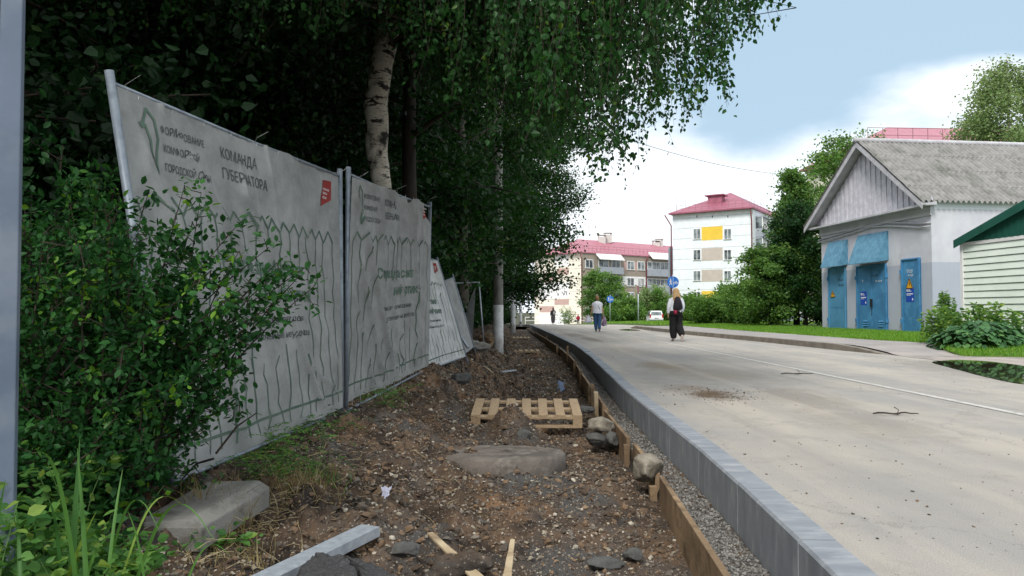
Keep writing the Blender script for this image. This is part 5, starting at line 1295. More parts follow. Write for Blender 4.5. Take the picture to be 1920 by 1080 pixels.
# second, round post peeking beyond? the concrete pole
def pole(px, pyb, Y, rb, rt2, h, wash, label, wires=False):
    p = D(px, pyb, Y); root = empty('utility_pole', (p.x, p.y, p.z), label, 'pole', 'whitewashed poles along the dug strip')
    q = MB(); q.tube([p+Vector((0, 0, wash)), p+Vector((0, 0, h))], [rb-(rb-rt2)*wash/h, rt2], 20); q.build('shaft', M['concrete_pole'], root, True)
    q = MB(); q.tube([p+Vector((0, 0, -.3)), p+Vector((0, 0, .1)), p+Vector((0, 0, wash+.0))], [rb+.004, rb+.003, rb-(rb-rt2)*wash/h+.003], 20); q.build('whitewashed_foot', M['whitewash'], root, True)
    q = MB(); q.beam(p+Vector((-.5, 0, h-.4)), p+Vector((.5, 0, h-.4)), .08, .08); q.build('cross_arm', M['galv'], root)
    q = MB()
    for x in (-.42, 0, .42): q.tube([p+Vector((x, 0, h-.36)), p+Vector((x, 0, h-.2))], [.03, .045], 8)
    q.build('insulators', M['white'], root)
    return p+Vector((0, 0, h-.25))
tp = pole(934, 642, 18.6, .135, .095, 9.0, .97, 'tall round concrete pole with whitewashed foot beside the second pallet')
pole(962, 612, 34, .12, .09, 8.5, 1.5, 'second whitewashed pole, thinner, beyond the first one')
pole(976, 606, 60, .13, .09, 8.5, 2.0, 'farthest whitewashed pole near the beige gable')
# overhead wire to the house side
q = MB(); a = D(1100, 236, 24); b_ = D(1453, 326, 40); pts = [a.lerp(b_, t)-Vector((0, 0, .25*math.sin(t*math.pi))) for t in np.linspace(0, 1, 16)]
pts = [tp] + pts + [D(1530, 352, 44)]
q.tube(pts, .010, 5, False); tag(q.build('overhead_wire', M['black']), 'thin dark wire crossing the sky from the trees to the right', 'wire')

# ------------------------------------------------------------ pallets
def pallet(c, rz, tilt, tilt2, label):
    root = empty('pallet', tuple(c), label, 'pallet', 'wooden pallets laid across the dug strip'); 
    Rm = Matrix.Rotation(rz, 3, 'Z') @ Matrix.Rotation(tilt, 3, 'X') @ Matrix.Rotation(tilt2, 3, 'Y'); c = Vector(c)
    def bx(x, y, z, sx, sy, sz, jit=0): 
        q = MB(); q.box(c + Rm @ Vector((x, y, z)), (sx, sy, sz), Rm @ Matrix.Rotation(jit, 3, 'Z')); return q
    for k in range(7): bx(-.55+1.1*k/6, 0, .132, .10, .8, .022, random.uniform(-.008, .008)).build('slat', M['wood'], root, bevel=.002)
    for y in (-.35, 0, .35): bx(0, y, .110, 1.2, .1, .021).build('cross_board', M['wood'], root)
    for y in (-.35, 0, .35):
        for x in (-.55, 0, .55): bx(x, y, .06, .10, .095, .078).build('block', M['wood'], root)
        bx(0, y, .01, 1.2, .1, .021).build('bottom_board', M['wood'], root)
    return root
p = D(985, 760, 8.75); pallet((.165, 8.15, -.255), -.02, .10, -.0, 'nearest wooden pallet, with a heap of soil against its front')
p = D(976, 656, 22.6); pallet((p.x, 22.9, -.42), .01, .02, .0, 'second wooden pallet, beside the foot of the concrete pole')
p = D(970.5, 633, 35.6); pallet((p.x, 35.6, -.46), .0, .04, .01, 'farthest wooden pallet, reduced to a row of pale slats')
pw = D(975, 622, 48); q = MB()
for k in range(6): q.box((pw.x-.6+.25*k, pw.y, -.36), (.11, .9, .03))
tag(q.build('pallet_boards', M['wood_wet']), 'dark boards lying across the far end of the dug strip', 'boards')

# manhole slab
def slab():
    c = Vector((-.075, 5.72, -.222)); root = empty('manhole_slab', tuple(c), 'round concrete manhole slab lying in the dug soil', 'manhole slab')
    r = np.random.default_rng(4); rings = [(.0, .075), (.18, .077), (.30, .074), (.31, .066), (.33, .066), (.34, .075), (.50, .072), (.552, .066), (.572, .045), (.575, -.02), (.565, -.08)]
    V = []; ns = 80
    for k, (rr_, z) in enumerate(rings):
        rr_ *= .87
        for j in range(ns):
            a = 2*math.pi*j/ns; ch = 1 + (.012*math.sin(a*7)+.01*math.sin(a*17+1))*(rr_ > .43); V.append((c.x+rr_*ch*math.cos(a), c.y+rr_*ch*math.sin(a)*1.02, c.z+z-.085*rr_*math.sin(a)+.003*r.normal()))
    Fs = [(k*ns+j, k*ns+(j+1) % ns, (k+1)*ns+(j+1) % ns, (k+1)*ns+j) for k in range(len(rings)-1) for j in range(ns)]
    np_mesh('slab', V, np.array(Fs), M['slab'], root, True)
    q = MB(); q.box((c.x-.54, c.y-.10, c.z-.0), (.20, .15, .11)); q.build('lug', M['slab'], root, bevel=.01)
    q = MB(); q.box((c.x+.05, c.y-.505, c.z+.03), (.12, .045, .09)); q.build('lug', M['slab'], root, bevel=.01)
M['slab'] = material('slab', (.19, .165, .143), (.115, .10, .087), 4, rough=.95, bump=.6, bscale=40, c3=(.27, .25, .22), s3=7, lo3=.55, hi3=.75)
slab()

# formwork boards and stakes
g_b = 'formwork boards beside the new kerb'
_op = [(0.0, .0)]
def board(y0, y1, off, label, top=-.19, h=.26, tilt=.0, mat='wood_wet', dz=0):
    a = Vector((float(K(y0))-off, y0, top-h/2)); b_ = Vector((float(K(y1))-off-tilt, y1, top-h/2+dz)); o = MB(); o.beam(a, b_, .035, h)
    root = tag(o.build('formwork_board', M[mat], bevel=.004), label, 'board', g_b)
bl = ['nearest formwork board, broad and brown, running out at the bottom edge', 'formwork board just behind the pale boulder', 'formwork board beside the perched boulder', 'formwork board right of the nearest pallet',
      'formwork board beyond the first upright stake', 'formwork board halfway to the second pallet', 'formwork board just short of the second pallet', 'formwork board beside the second pallet', 'formwork board beyond the second pallet', 'last visible formwork board near the bend of the kerb']
yy = [(1.9, 4.9), (5.1, 6.3), (6.45, 8.2), (8.3, 10.6), (10.8, 12.9), (13.0, 15.6), (15.7, 18.6), (18.8, 23), (23.2, 29), (29.2, 40)]
for k, (a, b_) in enumerate(yy): board(a, b_, .255+.012*(k % 3), bl[k], top=-.17-.012*(k % 2), dz=.01*(-1)**k, tilt=.02*(-1)**k)
g_s = 'wooden stakes holding the formwork'
for k, (y, h, label) in enumerate([(5.0, -.09, 'short stake end by the pale boulder'), (6.38, -.06, 'stake behind the perched boulder'), (8.25, .04, 'stake at the right of the nearest pallet'), (9.1, .1, 'broad upright stake, tallest near the nearest pallet'), (9.9, .12, 'dark upright stake just beyond the broad one'),
                               (10.7, .0, 'low stake at a board end beyond the nearest pallet'), (12.9, .06, 'narrow stake halfway along the formwork'), (15.6, .05, 'stake before the kerb bend'), (18.7, .22, 'thin tall stake beside the second pallet'), (23.1, .05, 'stake just past the second pallet'), (29, .14, 'farthest stake of the formwork')]):
    x = float(K(y))-.31 + .01*(k % 3); o = MB(); w = .09 if k == 3 else .05; o.beam((x, y, -.62), (x-.01, y, -.16+h), .05, w, Vector((0, 1, 0)))
    tag(o.build('formwork_stake', M['wood_wet' if k != 3 else 'wood_pale'], bevel=.003), label, 'stake', g_s)

# ------------------------------------------------------------ rocks, rubble
def rock(c, size, seed, mat, label, name='rock', flat=1.0, rz=0, cut=.0, group='loose rocks in the dug strip'):
    r = np.random.default_rng(seed); bm = bmesh.new(); bmesh.ops.create_icosphere(bm, subdivisions=4, radius=1)
    pl = [(Vector(r.normal(size=3)).normalized(), r.uniform(.55, .85)) for _ in range(9)]
    Rz = Matrix.Rotation(rz, 3, 'Z')
    for v in bm.verts:
        p = v.co.copy()
        for n_, d in pl:
            e = p.dot(n_)-d
            if e > 0: p -= n_*e*.92
        k_ = 2.0 if mat in ('soil', 'rock_clay') else 1.0
        nn = k_*(mnoise.noise(p*2.2+Vector((seed, 0, 0)))*.13 + mnoise.noise(p*6+Vector((seed, 3, 0)))*.08 + mnoise.noise(p*15)*.05)
        p = p*(1+nn); v.co = Rz @ Vector((p.x*size[0], p.y*size[1], p.z*size[2]))
    me = bpy.data.meshes.new(name); bm.to_mesh(me); bm.free(); me.materials.append(M[mat])
    for p in me.polygons: p.use_smooth = True
    o = bpy.data.objects.new(name, me); col.objects.link(o); o.location = c
    return tag(o, label, 'rock', group)
def on(px, py, Y, s): 
    p = D(px, py, Y); return (p.x, p.y, p.z)
rock(on(1128, 797, 7.1, 0), (.14, .13, .10), 3, 'rock', 'pale angular boulder perched on a dark block by the formwork', rz=.4)
rock(on(1118, 824, 7.05, 0), (.12, .12, .075), 8, 'rock_dark', 'dark block under the perched boulder', rz=.2)
rock(on(1147, 826, 6.95, 0), (.07, .10, .09), 9, 'rock_dark', 'small dark stone right of the block under the boulder')
rock(on(1213, 882, 5.15, 0), (.118, .13, .115), 5, 'rock', 'pale rounded boulder against the near formwork', rz=1.0)
rock(on(812, 822, 7.3, 0), (.28, .16, .07), 12, 'rock_dark', 'flat grey slab left behind the manhole slab', rz=-.25)
rock(on(1100, 768, 8.9, 0), (.13, .10, .05), 14, 'rock_dark', 'flat dark stone right of the nearest pallet')
rock(on(867, 777, 8.3, 0), (.085, .08, .08), 15, 'rock_dark', 'round dark stone at the left end of the nearest pallet')
rock(on(707, 776, 6.6, 0), (.20, .12, .075), 16, 'rock', 'light block under the foot of the middle banner')
rock(on(765, 797, 6.9, 0), (.07, .07, .075), 17, 'rock', 'small pale stone left of the flat grey slab')
rock(on(983, 815, 7.2, 0), (.07, .06, .075), 18, 'rock_dark', 'grey stone sticking out behind the manhole slab')
rock(on(720, 738, 7.6, 0), (.15, .12, .09), 19, 'rock', 'stone at the foot of the middle banner under the ferny weed')
rock(on(868, 1068, 3.25, 0), (.15, .13, .075), 20, 'soil', 'brown clod of earth in the foreground between the two splinters')
rock(on(755, 1032, 3.4, 0), (.085, .06, .04), 21, 'rock_dark', 'dark flat stone left of the longer wood splinter')
rock(on(1135, 1056, 3.75, 0), (.10, .06, .03), 22, 'rock_dark', 'flat grey stone low at the foreground centre')
rock(on(1187, 1040, 3.9, 0), (.06, .05, .04), 23, 'rock_dark', 'small grey stone next to the flat one in the foreground')
rock(on(830, 712, 9.6, 0), (.17, .10, .09), 24, 'rock', 'block in the soil bank right of the middle banner foot')
rock(on(885, 648, 13.6, 0), (.26, .16, .10), 25, 'concrete', 'broken kerb piece leaning left of the concrete pole', rz=.8)
rock(on(905, 650, 13.2, 0), (.24, .13, .09), 26, 'concrete', 'second broken kerb piece, nearer the concrete pole', rz=.5)
rock(on(912, 637, 15.5, 0), (.24, .2, .16), 27, 'rock_clay', 'lump of yellowish clay at the foot of the concrete pole')
rock(on(862, 708, 9.4, 0), (.16, .14, .09), 28, 'rock_dark', 'dark stone in the soil bank below the leaning banner')
rock(on(700, 858, 5.2, 0), (.18, .09, .05), 31, 'rock_dark', 'dark crust of earth left of the manhole slab')
# gravel and pebbles, stuff
def scatter_stones(name, n_, X, Y, size, mat, seed, sink=.3):
    r = np.random.default_rng(seed); bm = bmesh.new(); bmesh.ops.create_icosphere(bm, subdivisions=1, radius=1); T = np.array([v.co[:] for v in bm.verts]); Fc = np.array([[v.index for v in f.verts] for f in bm.faces]); bm.free()
    Z = H(X, Y); k = len(T); s = size[:, None]*np.stack([.7+.6*r.random(n_), .7+.6*r.random(n_), .45+.4*r.random(n_)], -1)
    Tj = T[None]*(1+.34*r.normal(size=(n_, k, 1)).clip(-1.3, 1.3)); a = r.random(n_)*6.28; c, sn = np.cos(a), np.sin(a); b = r.normal(size=n_)*.4; cb, sb = np.cos(b), np.sin(b)
    P = Tj*s[:, None]; x = P[..., 0]*c[:, None]-P[..., 1]*sn[:, None]; y = P[..., 0]*sn[:, None]+P[..., 1]*c[:, None]; z = P[..., 2]
    x, z = x*cb[:, None]+z*sb[:, None], -x*sb[:, None]+z*cb[:, None]
    V = np.stack([x+X[:, None], y+Y[:, None], z+(Z+s[:, 2]*(1-sink)-.002)[:, None]], -1).reshape(-1, 3)
    o = np_mesh(name, V, (np.arange(n_)[:, None, None]*k+Fc[None]).reshape(-1, 3), mat, None, False, np.repeat(r.random(n_), len(Fc))); return tag(o, kind='stuff')
def tone_mat(name, cols, rough=.9):
    m = bpy.data.materials.new(name); m.use_nodes = True; t = m.node_tree; n = t.nodes; L = t.links; b = n['Principled BSDF']; b.inputs['Roughness'].default_value = rough; b.inputs['Specular IOR Level'].default_value = .25
    at_ = n.new('ShaderNodeAttribute'); at_.attribute_name = 'tone'; r = n.new('ShaderNodeValToRGB'); r.color_ramp.interpolation = 'CONSTANT'; e = r.color_ramp.elements
    e[0].color = cols[0]+(1,); e[1].position = 1/len(cols); e[1].color = cols[1]+(1,)
    for k in range(2, len(cols)): q = e.new(k/len(cols)); q.color = cols[k]+(1,)
    tc_ = n.new('ShaderNodeTexCoord'); nz_ = n.new('ShaderNodeTexNoise'); nz_.inputs['Scale'].default_value = 70; nz_.inputs['Detail'].default_value = 4; L.new(tc_.outputs['Object'], nz_.inputs[0])
    rg = n.new('ShaderNodeMapRange'); rg.inputs[3].default_value = .6; rg.inputs[4].default_value = 1.35; L.new(nz_.outputs[0], rg.inputs[0]); sc_ = n.new('ShaderNodeVectorMath'); sc_.operation = 'SCALE'; L.new(r.outputs[0], sc_.inputs[0]); L.new(rg.outputs[0], sc_.inputs['Scale'])
    L.new(at_.outputs['Fac'], r.inputs[0]); L.new(sc_.outputs[0], b.inputs['Base Color']); return m
M['pebbles'] = tone_mat('pebbles', [(.10, .09, .08), (.22, .19, .15), (.16, .105, .065), (.30, .26, .20), (.12, .08, .055), (.20, .17, .14), (.09, .065, .045), (.42, .38, .31), (.15, .13, .11), (.26, .18, .11)])
M['grit'] = tone_mat('grit', [(.15, .145, .135), (.24, .235, .22), (.10, .10, .095), (.30, .29, .27), (.18, .17, .155), (.12, .115, .11)])
M['clods'] = tone_mat('clods', [(.10, .07, .048), (.14, .098, .065), (.075, .053, .038), (.18, .12, .075), (.09, .075, .06)])
r = np.random.default_rng(6)
n_ = 70000; Y = np.exp(r.uniform(math.log(2.1), math.log(32), n_)); X = K(Y)-.30-r.random(n_)**.8*2.5; X = X + .0
keep = fbm(X, Y, 1.1, 3)+.9*r.random(n_) > .05; X = X[keep]; Y = Y[keep]; n_ = len(X)
scatter_stones('pebbles', n_, X, Y, np.minimum(.0035+.0028*r.exponential(1.3, n_), .024)*(.7+.3*Y/6).clip(.8, 1.8), M['pebbles'], 1)
n_ = 15000; Y = np.exp(r.uniform(math.log(2.1), math.log(28), n_)); X = K(Y)-.015-r.random(n_)*.235
scatter_stones('kerb_gravel', n_, X, Y, (.006+.004*r.random(n_))*(.8+.2*Y/5).clip(.9, 2), M['grit'], 2)
n_ = 22000; Y = np.exp(r.uniform(math.log(2.3), math.log(30), n_)); X = K(Y)-.34-r.random(n_)*3.2
keep = fbm(X+9, Y+2, 1.3, 3)+.8*r.random(n_) > .2; X = X[keep]; Y = Y[keep]; n_ = len(X)
scatter_stones('soil_clods', n_, X, Y, np.minimum(.006+.006*r.exponential(1.1, n_), .032)*(.7+.3*Y/6).clip(.8, 1.6), M['clods'], 3, .5)
# clods and grit on the road
n_ = 1500; Y = np.exp(r.uniform(math.log(2.6), math.log(24), n_)); X = K(Y)+.2+r.random(n_)*6.5*np.minimum(1, Y/7)
k2 = fbm(X, Y, .8, 3)+.25*r.random(n_) > .1; X = X[k2]; Y = Y[k2]; n_ = len(X); _H = H; H = lambda x, y: base(y)
scatter_stones('road_grit', n_, X, Y, .002+.0022*r.exponential(.9, n_).clip(0, 3), M['clods'], 5)
c_ = G(1345, 740); n_ = 700; X = c_.x+r.normal(size=n_)*.22; Y = c_.y+r.normal(size=n_)*.42; scatter_stones('mud_crumbs', n_, X, Y, .0025+.0025*r.exponential(.8, n_).clip(0, 3), M['clods'], 6)
H = _H
for k, (px, py, L_, lab) in enumerate([(1495, 701, .5, 'bent twig on the road just before the white line'), (1680, 776, .4, 'dark crooked twig lying on the road near the white line')]):
    p = G(px, py, .015); q = MB(); pts = [p+Vector((L_*(t-.5), .03*math.sin(t*9+k), .01*abs(math.sin(t*7)))) for t in np.linspace(0, 1, 9)]; q.tube(pts, [.006, .009, .008, .007, .01, .008, .007, .006, .004], 5)
    q.tube([pts[4], pts[4]+Vector((.04, .05, .03)), pts[4]+Vector((.02, .09, .05))], .004, 4); tag(q.build('twig', M['twig']), lab, 'twig')

# old kerb stone lying at lower left
def lying_kerb():
    c = [G(254, 980, .085), G(368, 974, .085), G(497, 900, .11), G(385, 903, .11)]   # top corners: near left, near right, far right, far left
    root = empty('kerb_block', tuple(c[0]-Vector((0, 0, .15))), 'old concrete kerb block lying loose between the weeds and the soil', 'kerb block')
    top = [Vector(p) for p in c]
    ce = sum(top, Vector())/4; dn = Vector((0, 0, -.10)); q = MB()
    nrt = [top[0], top[1]+Vector((-.03, 0, 0)), top[2]+Vector((-.03, 0, 0)), top[3]]; out = [top[0]+Vector((0, -.01, -.02)), top[1]+Vector((.025, -.005, -.035)), top[2]+Vector((.025, 0, -.035)), top[3]+Vector((0, 0, -.02))]
    V = nrt+out+[p+dn for p in out]; q.add(V, [(0, 1, 2, 3), (0, 4, 5, 1), (1, 5, 6, 2), (2, 6, 7, 3), (3, 7, 4, 0), (4, 8, 9, 5), (5, 9, 10, 6), (6, 10, 11, 7), (7, 11, 8, 4), (11, 10, 9, 8)])
    q.build('stone', M['concrete'], root, bevel=.006)
lying_kerb()
# galvanised channel
a = G(455, 1100, -.06); b_ = G(695, 985, -.06); d = (b_-a).normalized(); s_ = Vector((d.y, -d.x, 0)); rt_ = empty('metal_channel', tuple(a), 'galvanised steel channel lying on the soil in the foreground', 'metal profile')
q = MB(); w = .052; q.prism([a-s_*w, a+s_*w, a+s_*w+Vector((0, 0, -.045)), a+s_*(w-.003)+Vector((0, 0, -.045)), a+s_*(w-.003)+Vector((0, 0, -.003)), a-s_*(w-.003)+Vector((0, 0, -.003)), a-s_*(w-.003)+Vector((0, 0, -.045)), a-s_*w+Vector((0, 0, -.045))], b_-a); q.build('profile', M['galv'], rt_)
# asphalt chunk
def chunk(name, pix, z0, th, label, seed):
    """a broken plate of asphalt: ragged outline, uneven top"""
    r = np.random.default_rng(seed); top = []
    for k in range(len(pix)):
        a = G(*pix[k][:2], z0+pix[k][2]); b_ = G(*pix[(k+1) % len(pix)][:2], z0+pix[(k+1) % len(pix)][2]); n_ = 7
        for t in range(n_): q_ = a.lerp(b_, t/n_); j = 0 if t == 0 else 1; top.append(q_ + Vector(r.normal(size=3)*.0045*j))
    c = sum(top, Vector())/len(top); n_ = len(top); V = []; nr = 7
    for k in range(nr):
        f = 1-.998*(k/(nr-1))
        for p in top: q_ = c.lerp(p, f); V.append(q_ + Vector((0, 0, (.0015*r.normal())*f + (.003 if 0 < k else 0))))
    lowr = [p + Vector((r.normal()*.006, r.normal()*.006, -th*.5)) for p in top] + [c.lerp(p, .93) + Vector((0, 0, -th)) for p in top]
    b0 = len(V); V += lowr; F = [(k*n_+i, k*n_+(i+1) % n_, (k+1)*n_+(i+1) % n_, (k+1)*n_+i) for k in range(nr-1) for i in range(n_)]
    F += [(i, b0+i, b0+(i+1) % n_, (i+1) % n_) for i in range(n_)] + [((nr-1)*n_+i, (nr-1)*n_+(i+1) % n_, len(V), len(V)) for i in range(0)] + [(b0+i, b0+n_+i, b0+n_+(i+1) % n_, b0+(i+1) % n_) for i in range(n_)]
    o = np_mesh(name, np.array([v[:] for v in V]), np.array(F), M['asphalt_chunk'], None, False); return tag(o, label, 'asphalt piece')
chunk('asphalt_chunk', [(548, 1105, -.02), (566, 1058, .0), (600, 1036, .02), (640, 1040, .02), (664, 1062, .01), (690, 1120, .0)], -.02, .06, 'broken plate of black asphalt at the bottom edge, left of a crack', 41)
chunk('asphalt_chunk', [(648, 1042, .01), (700, 1056, .0), (745, 1085, -.02), (760, 1130, -.03), (700, 1122, -.01), (672, 1062, .0)], -.025, .06, 'smaller asphalt plate right of the crack at the bottom edge', 42)
# splinters
def splinter(a, b_, w0, w1, label, th=.012):
    a, b_ = Vector(a), Vector(b_); d = (b_-a).normalized(); s_ = d.cross(Vector((0, 0, 1))).normalized(); u = s_.cross(d); q = MB(); n = 7; V = []
    for k in range(n+1):
        t = k/n; w = w0+(w1-w0)*t + .003*math.sin(k*2.3); c = a.lerp(b_, t)
        V += [c-s_*w/2-u*th/2, c+s_*w/2-u*th/2, c+s_*w/2+u*th/2, c-s_*w/2+u*th/2]
    q.add(V, [(0, 3, 2, 1), (n*4, n*4+1, n*4+2, n*4+3)] + [(k*4+j, k*4+(j+1) % 4, k*4+4+(j+1) % 4, k*4+4+j) for k in range(n) for j in range(4)])
    return tag(q.build('wood_splinter', M['wood_pale'], bevel=.002), label, 'wood')
splinter(D(806, 1000, 3.62), D(905, 1092, 3.05), .030, .055, 'longer split wooden lath pointing down right in the foreground')
splinter(D(961, 1013, 3.55), D(949, 1095, 3.05), .022, .040, 'shorter wooden splinter standing up in the foreground centre')
# scraps
def scrap(px, py, Y, s, mat, label, seed):
    r = np.random.default_rng(seed); c = D(px, py, Y); n = 9; V = []
    for i in range(n):
        for j in range(n): V.append((c.x+s*(i/(n-1)-.5)*(.6+.2*math.sin(j)), c.y+.5*s*(j/(n-1)-.5), c.z+s*.25*r.normal()*.5+s*.9*(j/(n-1)-.5)))
    o = np_mesh('plastic_scrap', V, np.array([(i*n+j, i*n+j+1, (i+1)*n+j+1, (i+1)*n+j) for i in range(n-1) for j in range(n-1)]), mat, None, True); return tag(o, label, 'litter')
M['plastic'] = flat('plastic', (.55, .55, .68), .3); M['plastic_blue'] = flat('plastic_blue', (.16, .22, .34), .4)
scrap(723, 926, 4.35, .085, M['plastic'], 'crumpled clear plastic scrap on the soil left of centre', 1)
scrap(662, 802, 6.0, .06, M['plastic'], 'small crumpled scrap under the nearest banner foot', 2)
scrap(1052, 724, 11.0, .14, M['plastic_blue'], 'blue and white crushed packet right of the strip beyond the nearest pallet', 3)
q = MB(); a = D(940, 697, 11.9); q.beam(a, D(967, 694, 12.2), .05, .02); tag(q.build('metal_strip', M['galv']), 'short bright metal strip on the soil behind the nearest pallet', 'metal profile')
q = MB(); q.beam(D(878, 652, 11.2), D(860, 625, 11.5), .035, .035); tag(q.build('metal_bar', M['galv']), 'short metal bar leaning at the corner of the leaning banner', 'metal profile')
splinter(D(925, 700, 11.6), D(908, 686, 12), .03, .02, 'small pale stick left of the bright metal strip')
q = MB(); q.box(D(780, 840, 6.6), (.05, .03, .12)); tag(q.build('wood_peg', M['wood_wet'], bevel=.004), 'little brown peg left of the manhole slab', 'wood')

# roots, straws, dry stems: stuff
def straws(name, n_, boxes, mat, rad, seed, ln=(.1, .35)):
    r = np.random.default_rng(seed); q = MB()
    for k in range(n_):
        px, py, sx, sy = boxes[k % len(boxes)]; p = hit(px+sx*r.normal(), min(1079, py+sy*r.normal())); L_ = r.uniform(*ln); a = r.random()*6.28
        d = Vector((math.cos(a), math.sin(a), r.uniform(-.1, .55))); pts = []
        for t in np.linspace(0, 1, 5): pts.append(p + d*L_*t + Vector((0, 0, .01-.25*L_*t*t)) + Vector(r.normal(size=3)*.008))
        q.tube(pts, [rad*(1-.5*t) for t in np.linspace(0, 1, 5)], 3, False)
    return tag(q.build(name, mat), kind='stuff')
straws('dry_roots', 460, [(600, 800, 40, 15), (560, 830, 40, 15), (980, 700, 25, 5), (700, 820, 60, 15), (520, 870, 40, 20), (820, 760, 20, 15), (650, 780, 20, 8), (740, 770, 30, 10), (560, 800, 40, 15), (640, 850, 50, 25)], M['twig'], .0032, 1, (.12, .5))
straws('dry_straw', 260, [(440, 990, 35, 25), (560, 940, 40, 20), (500, 960, 50, 30), (420, 1040, 40, 20), (600, 880, 50, 25), (860, 940, 120, 60)], M['straw'], .0018, 2, (.06, .22))
for k, (x0, y0, x1, y1, lab) in enumerate([(405, 850, 480, 775, 'bare dark stick leaning over the foot of the nearest banner'), (400, 860, 340, 900, 'curved bare stick beside the shrub foot')]):
    a = D(x0, y0, 3.35); b_ = D(x1, y1, 3.6); q = MB(); q.tube([a, a.lerp(b_, .5)+Vector((0, 0, .03)), b_], [.006, .005, .003], 5); tag(q.build('stick', M['twig']), lab, 'stick')

# ------------------------------------------------------------ people
def skinned(name, verts, edges, mat, parent, sub=2, root=0):
    """verts: list of (x,y,z,rx[,ry])"""
    me = bpy.data.meshes.new('t'); me.from_pydata([v[:3] for v in verts], edges, []); ob = bpy.data.objects.new('t', me); col.objects.link(ob)
    sk = ob.modifiers.new('s', 'SKIN'); sk.branch_smoothing = .6; sk.use_smooth_shade = True
    for i, v in enumerate(verts):
        d = me.skin_vertices[0].data[i]; d.radius = (v[3], v[4] if len(v) > 4 else v[3]); d.use_root = i == root
    sb = ob.modifiers.new('u', 'SUBSURF'); sb.levels = sub; sb.render_levels = sub
    dg = bpy.context.evaluated_depsgraph_get(); m2 = bpy.data.meshes.new_from_object(ob.evaluated_get(dg)); bpy.data.objects.remove(ob)
    m2.name = name; m2.materials.clear(); m2.materials.append(mat); o = bpy.data.objects.new(name, m2); col.objects.link(o); o.parent = parent
    for p in m2.polygons: p.use_smooth = True
    return o
M['skin'] = flat('skin', (.50, .30, .21), .6)
def cloth(name, c, c2=None): return material(name, c, c2 or tuple(q*.75 for q in c), 6, rough=.9, bump=.2, bscale=20)
def chain(vs, es, prev, pts):
    for p in pts:
        vs.append(p); es.append((prev, len(vs)-1)); prev = len(vs)-1
    return prev
def hand(vs, es, prev, w, d, side, s=1.0):
    """palm, four unequal curled fingers and a side thumb; w wrist, d unit direction of the hand"""
    w = Vector(w); d = Vector(d).normalized(); x = Vector((0, 1, 0)); x = (x - d*x.dot(d)).normalized(); c = d.cross(x)*side
    palm = w + d*.045; vs.append((*palm, .022, .014)); es.append((prev, len(vs)-1)); pi = len(vs)-1
    for k, L in enumerate((.062, .072, .067, .052)):
        o = palm + d*.038 + x*(.027-.018*k); vs.append((*o, .009)); es.append((pi, len(vs)-1))
        chain(vs, es, len(vs)-1, [(*(o+d*L*.5-c*.008), .008), (*(o+d*L*.85-c*.028), .007)])
    t = palm + x*.032; chain(vs, es, pi, [(*t, .010), (*(t+d*.03+x*.008), .008)])
def person(loc, rz, hgt, label, arms, legs, build_clothes, lean=0.0):
    root = empty('person', loc, label, 'person'); root.rotation_euler = (0, 0, rz); root.scale = (hgt/1.68,)*3
    vs = [(0, 0, .95, .125, .095)]; es = []
    c = chain(vs, es, 0, [(0, .005, 1.08, .105, .085), (0, .0, 1.22, .125, .095), (0, -.0, 1.36, .125, .08)])
    nk = chain(vs, es, c, [(0, .0, 1.44, .052), (0, .015, 1.49, .048), (0, .02, 1.545, .070, .082), (0, .015, 1.61, .076, .09), (0, .01, 1.655, .05, .055)])
    chain(vs, es, len(vs)-3, [(0, .105, 1.565, .012)])       # nose
    for s in (-1, 1): chain(vs, es, len(vs)-4 if s < 0 else len(vs)-5, [(s*.082, .015, 1.57, .014)])
    for s, A in ((-1, arms[0]), (1, arms[1])):
        w = chain(vs, es, c, [(s*.165, 0, 1.375, .052)] + [(*p, r) for p, r in zip(A, (.040, .026))]); hand(vs, es, w, A[1], Vector(A[1])-Vector(A[0]), s)
    for s, Lg in ((-1, legs[0]), (1, legs[1])):
        chain(vs, es, 0, [(s*.09, 0, .86, .088), (*Lg[0], .056), (*Lg[1], .038), (*Lg[2], .032)])
    skinned('body', vs, es, M['skin'], root); build_clothes(root, arms, legs); return root
class Loft:
    def __init__(s): s.V = []; s.F = []
    def add(s, rings, seg=18):
        """rings: (x, y, z, rx, ry); a rounded tube of ellipses, tangents followed loosely"""
        b = len(s.V); R_ = [Vector(q[:3]) for q in rings]; n = len(rings)
        for i, q in enumerate(rings):
            t = (R_[min(n-1, i+1)] - R_[max(0, i-1)]).normalized(); a = Vector((1, 0, 0)); a = (a - t*a.dot(t)); a = a.normalized() if a.length > .2 else Vector((0, 0, 1)).cross(t).normalized(); c = t.cross(a)
            for k in range(seg): g = 2*math.pi*k/seg; s.V.append(R_[i] + a*math.cos(g)*q[3] + c*math.sin(g)*q[4])
        for i in range(n-1):
            for k in range(seg): s.F.append((b+i*seg+k, b+i*seg+(k+1) % seg, b+(i+1)*seg+(k+1) % seg, b+(i+1)*seg+k))
        for e_, i in ((0, 0), (1, n-1)):
            s.V.append(R_[i]); c0 = len(s.V)-1; s.F += [(b+i*seg+k, b+i*seg+(k+1) % seg, c0, c0) for k in range(seg)]
        return s
    def build(s, name, mat, parent):
        me = bpy.data.meshes.new(name); me.from_pydata([v[:] for v in s.V], [], [tuple(dict.fromkeys(f)) for f in s.F]); me.materials.append(mat)
        for p in me.polygons: p.use_smooth = True
        o = bpy.data.objects.new(name, me); col.objects.link(o); o.parent = parent; m_ = o.modifiers.new('u', 'SUBSURF'); m_.levels = m_.render_levels = 1; return o
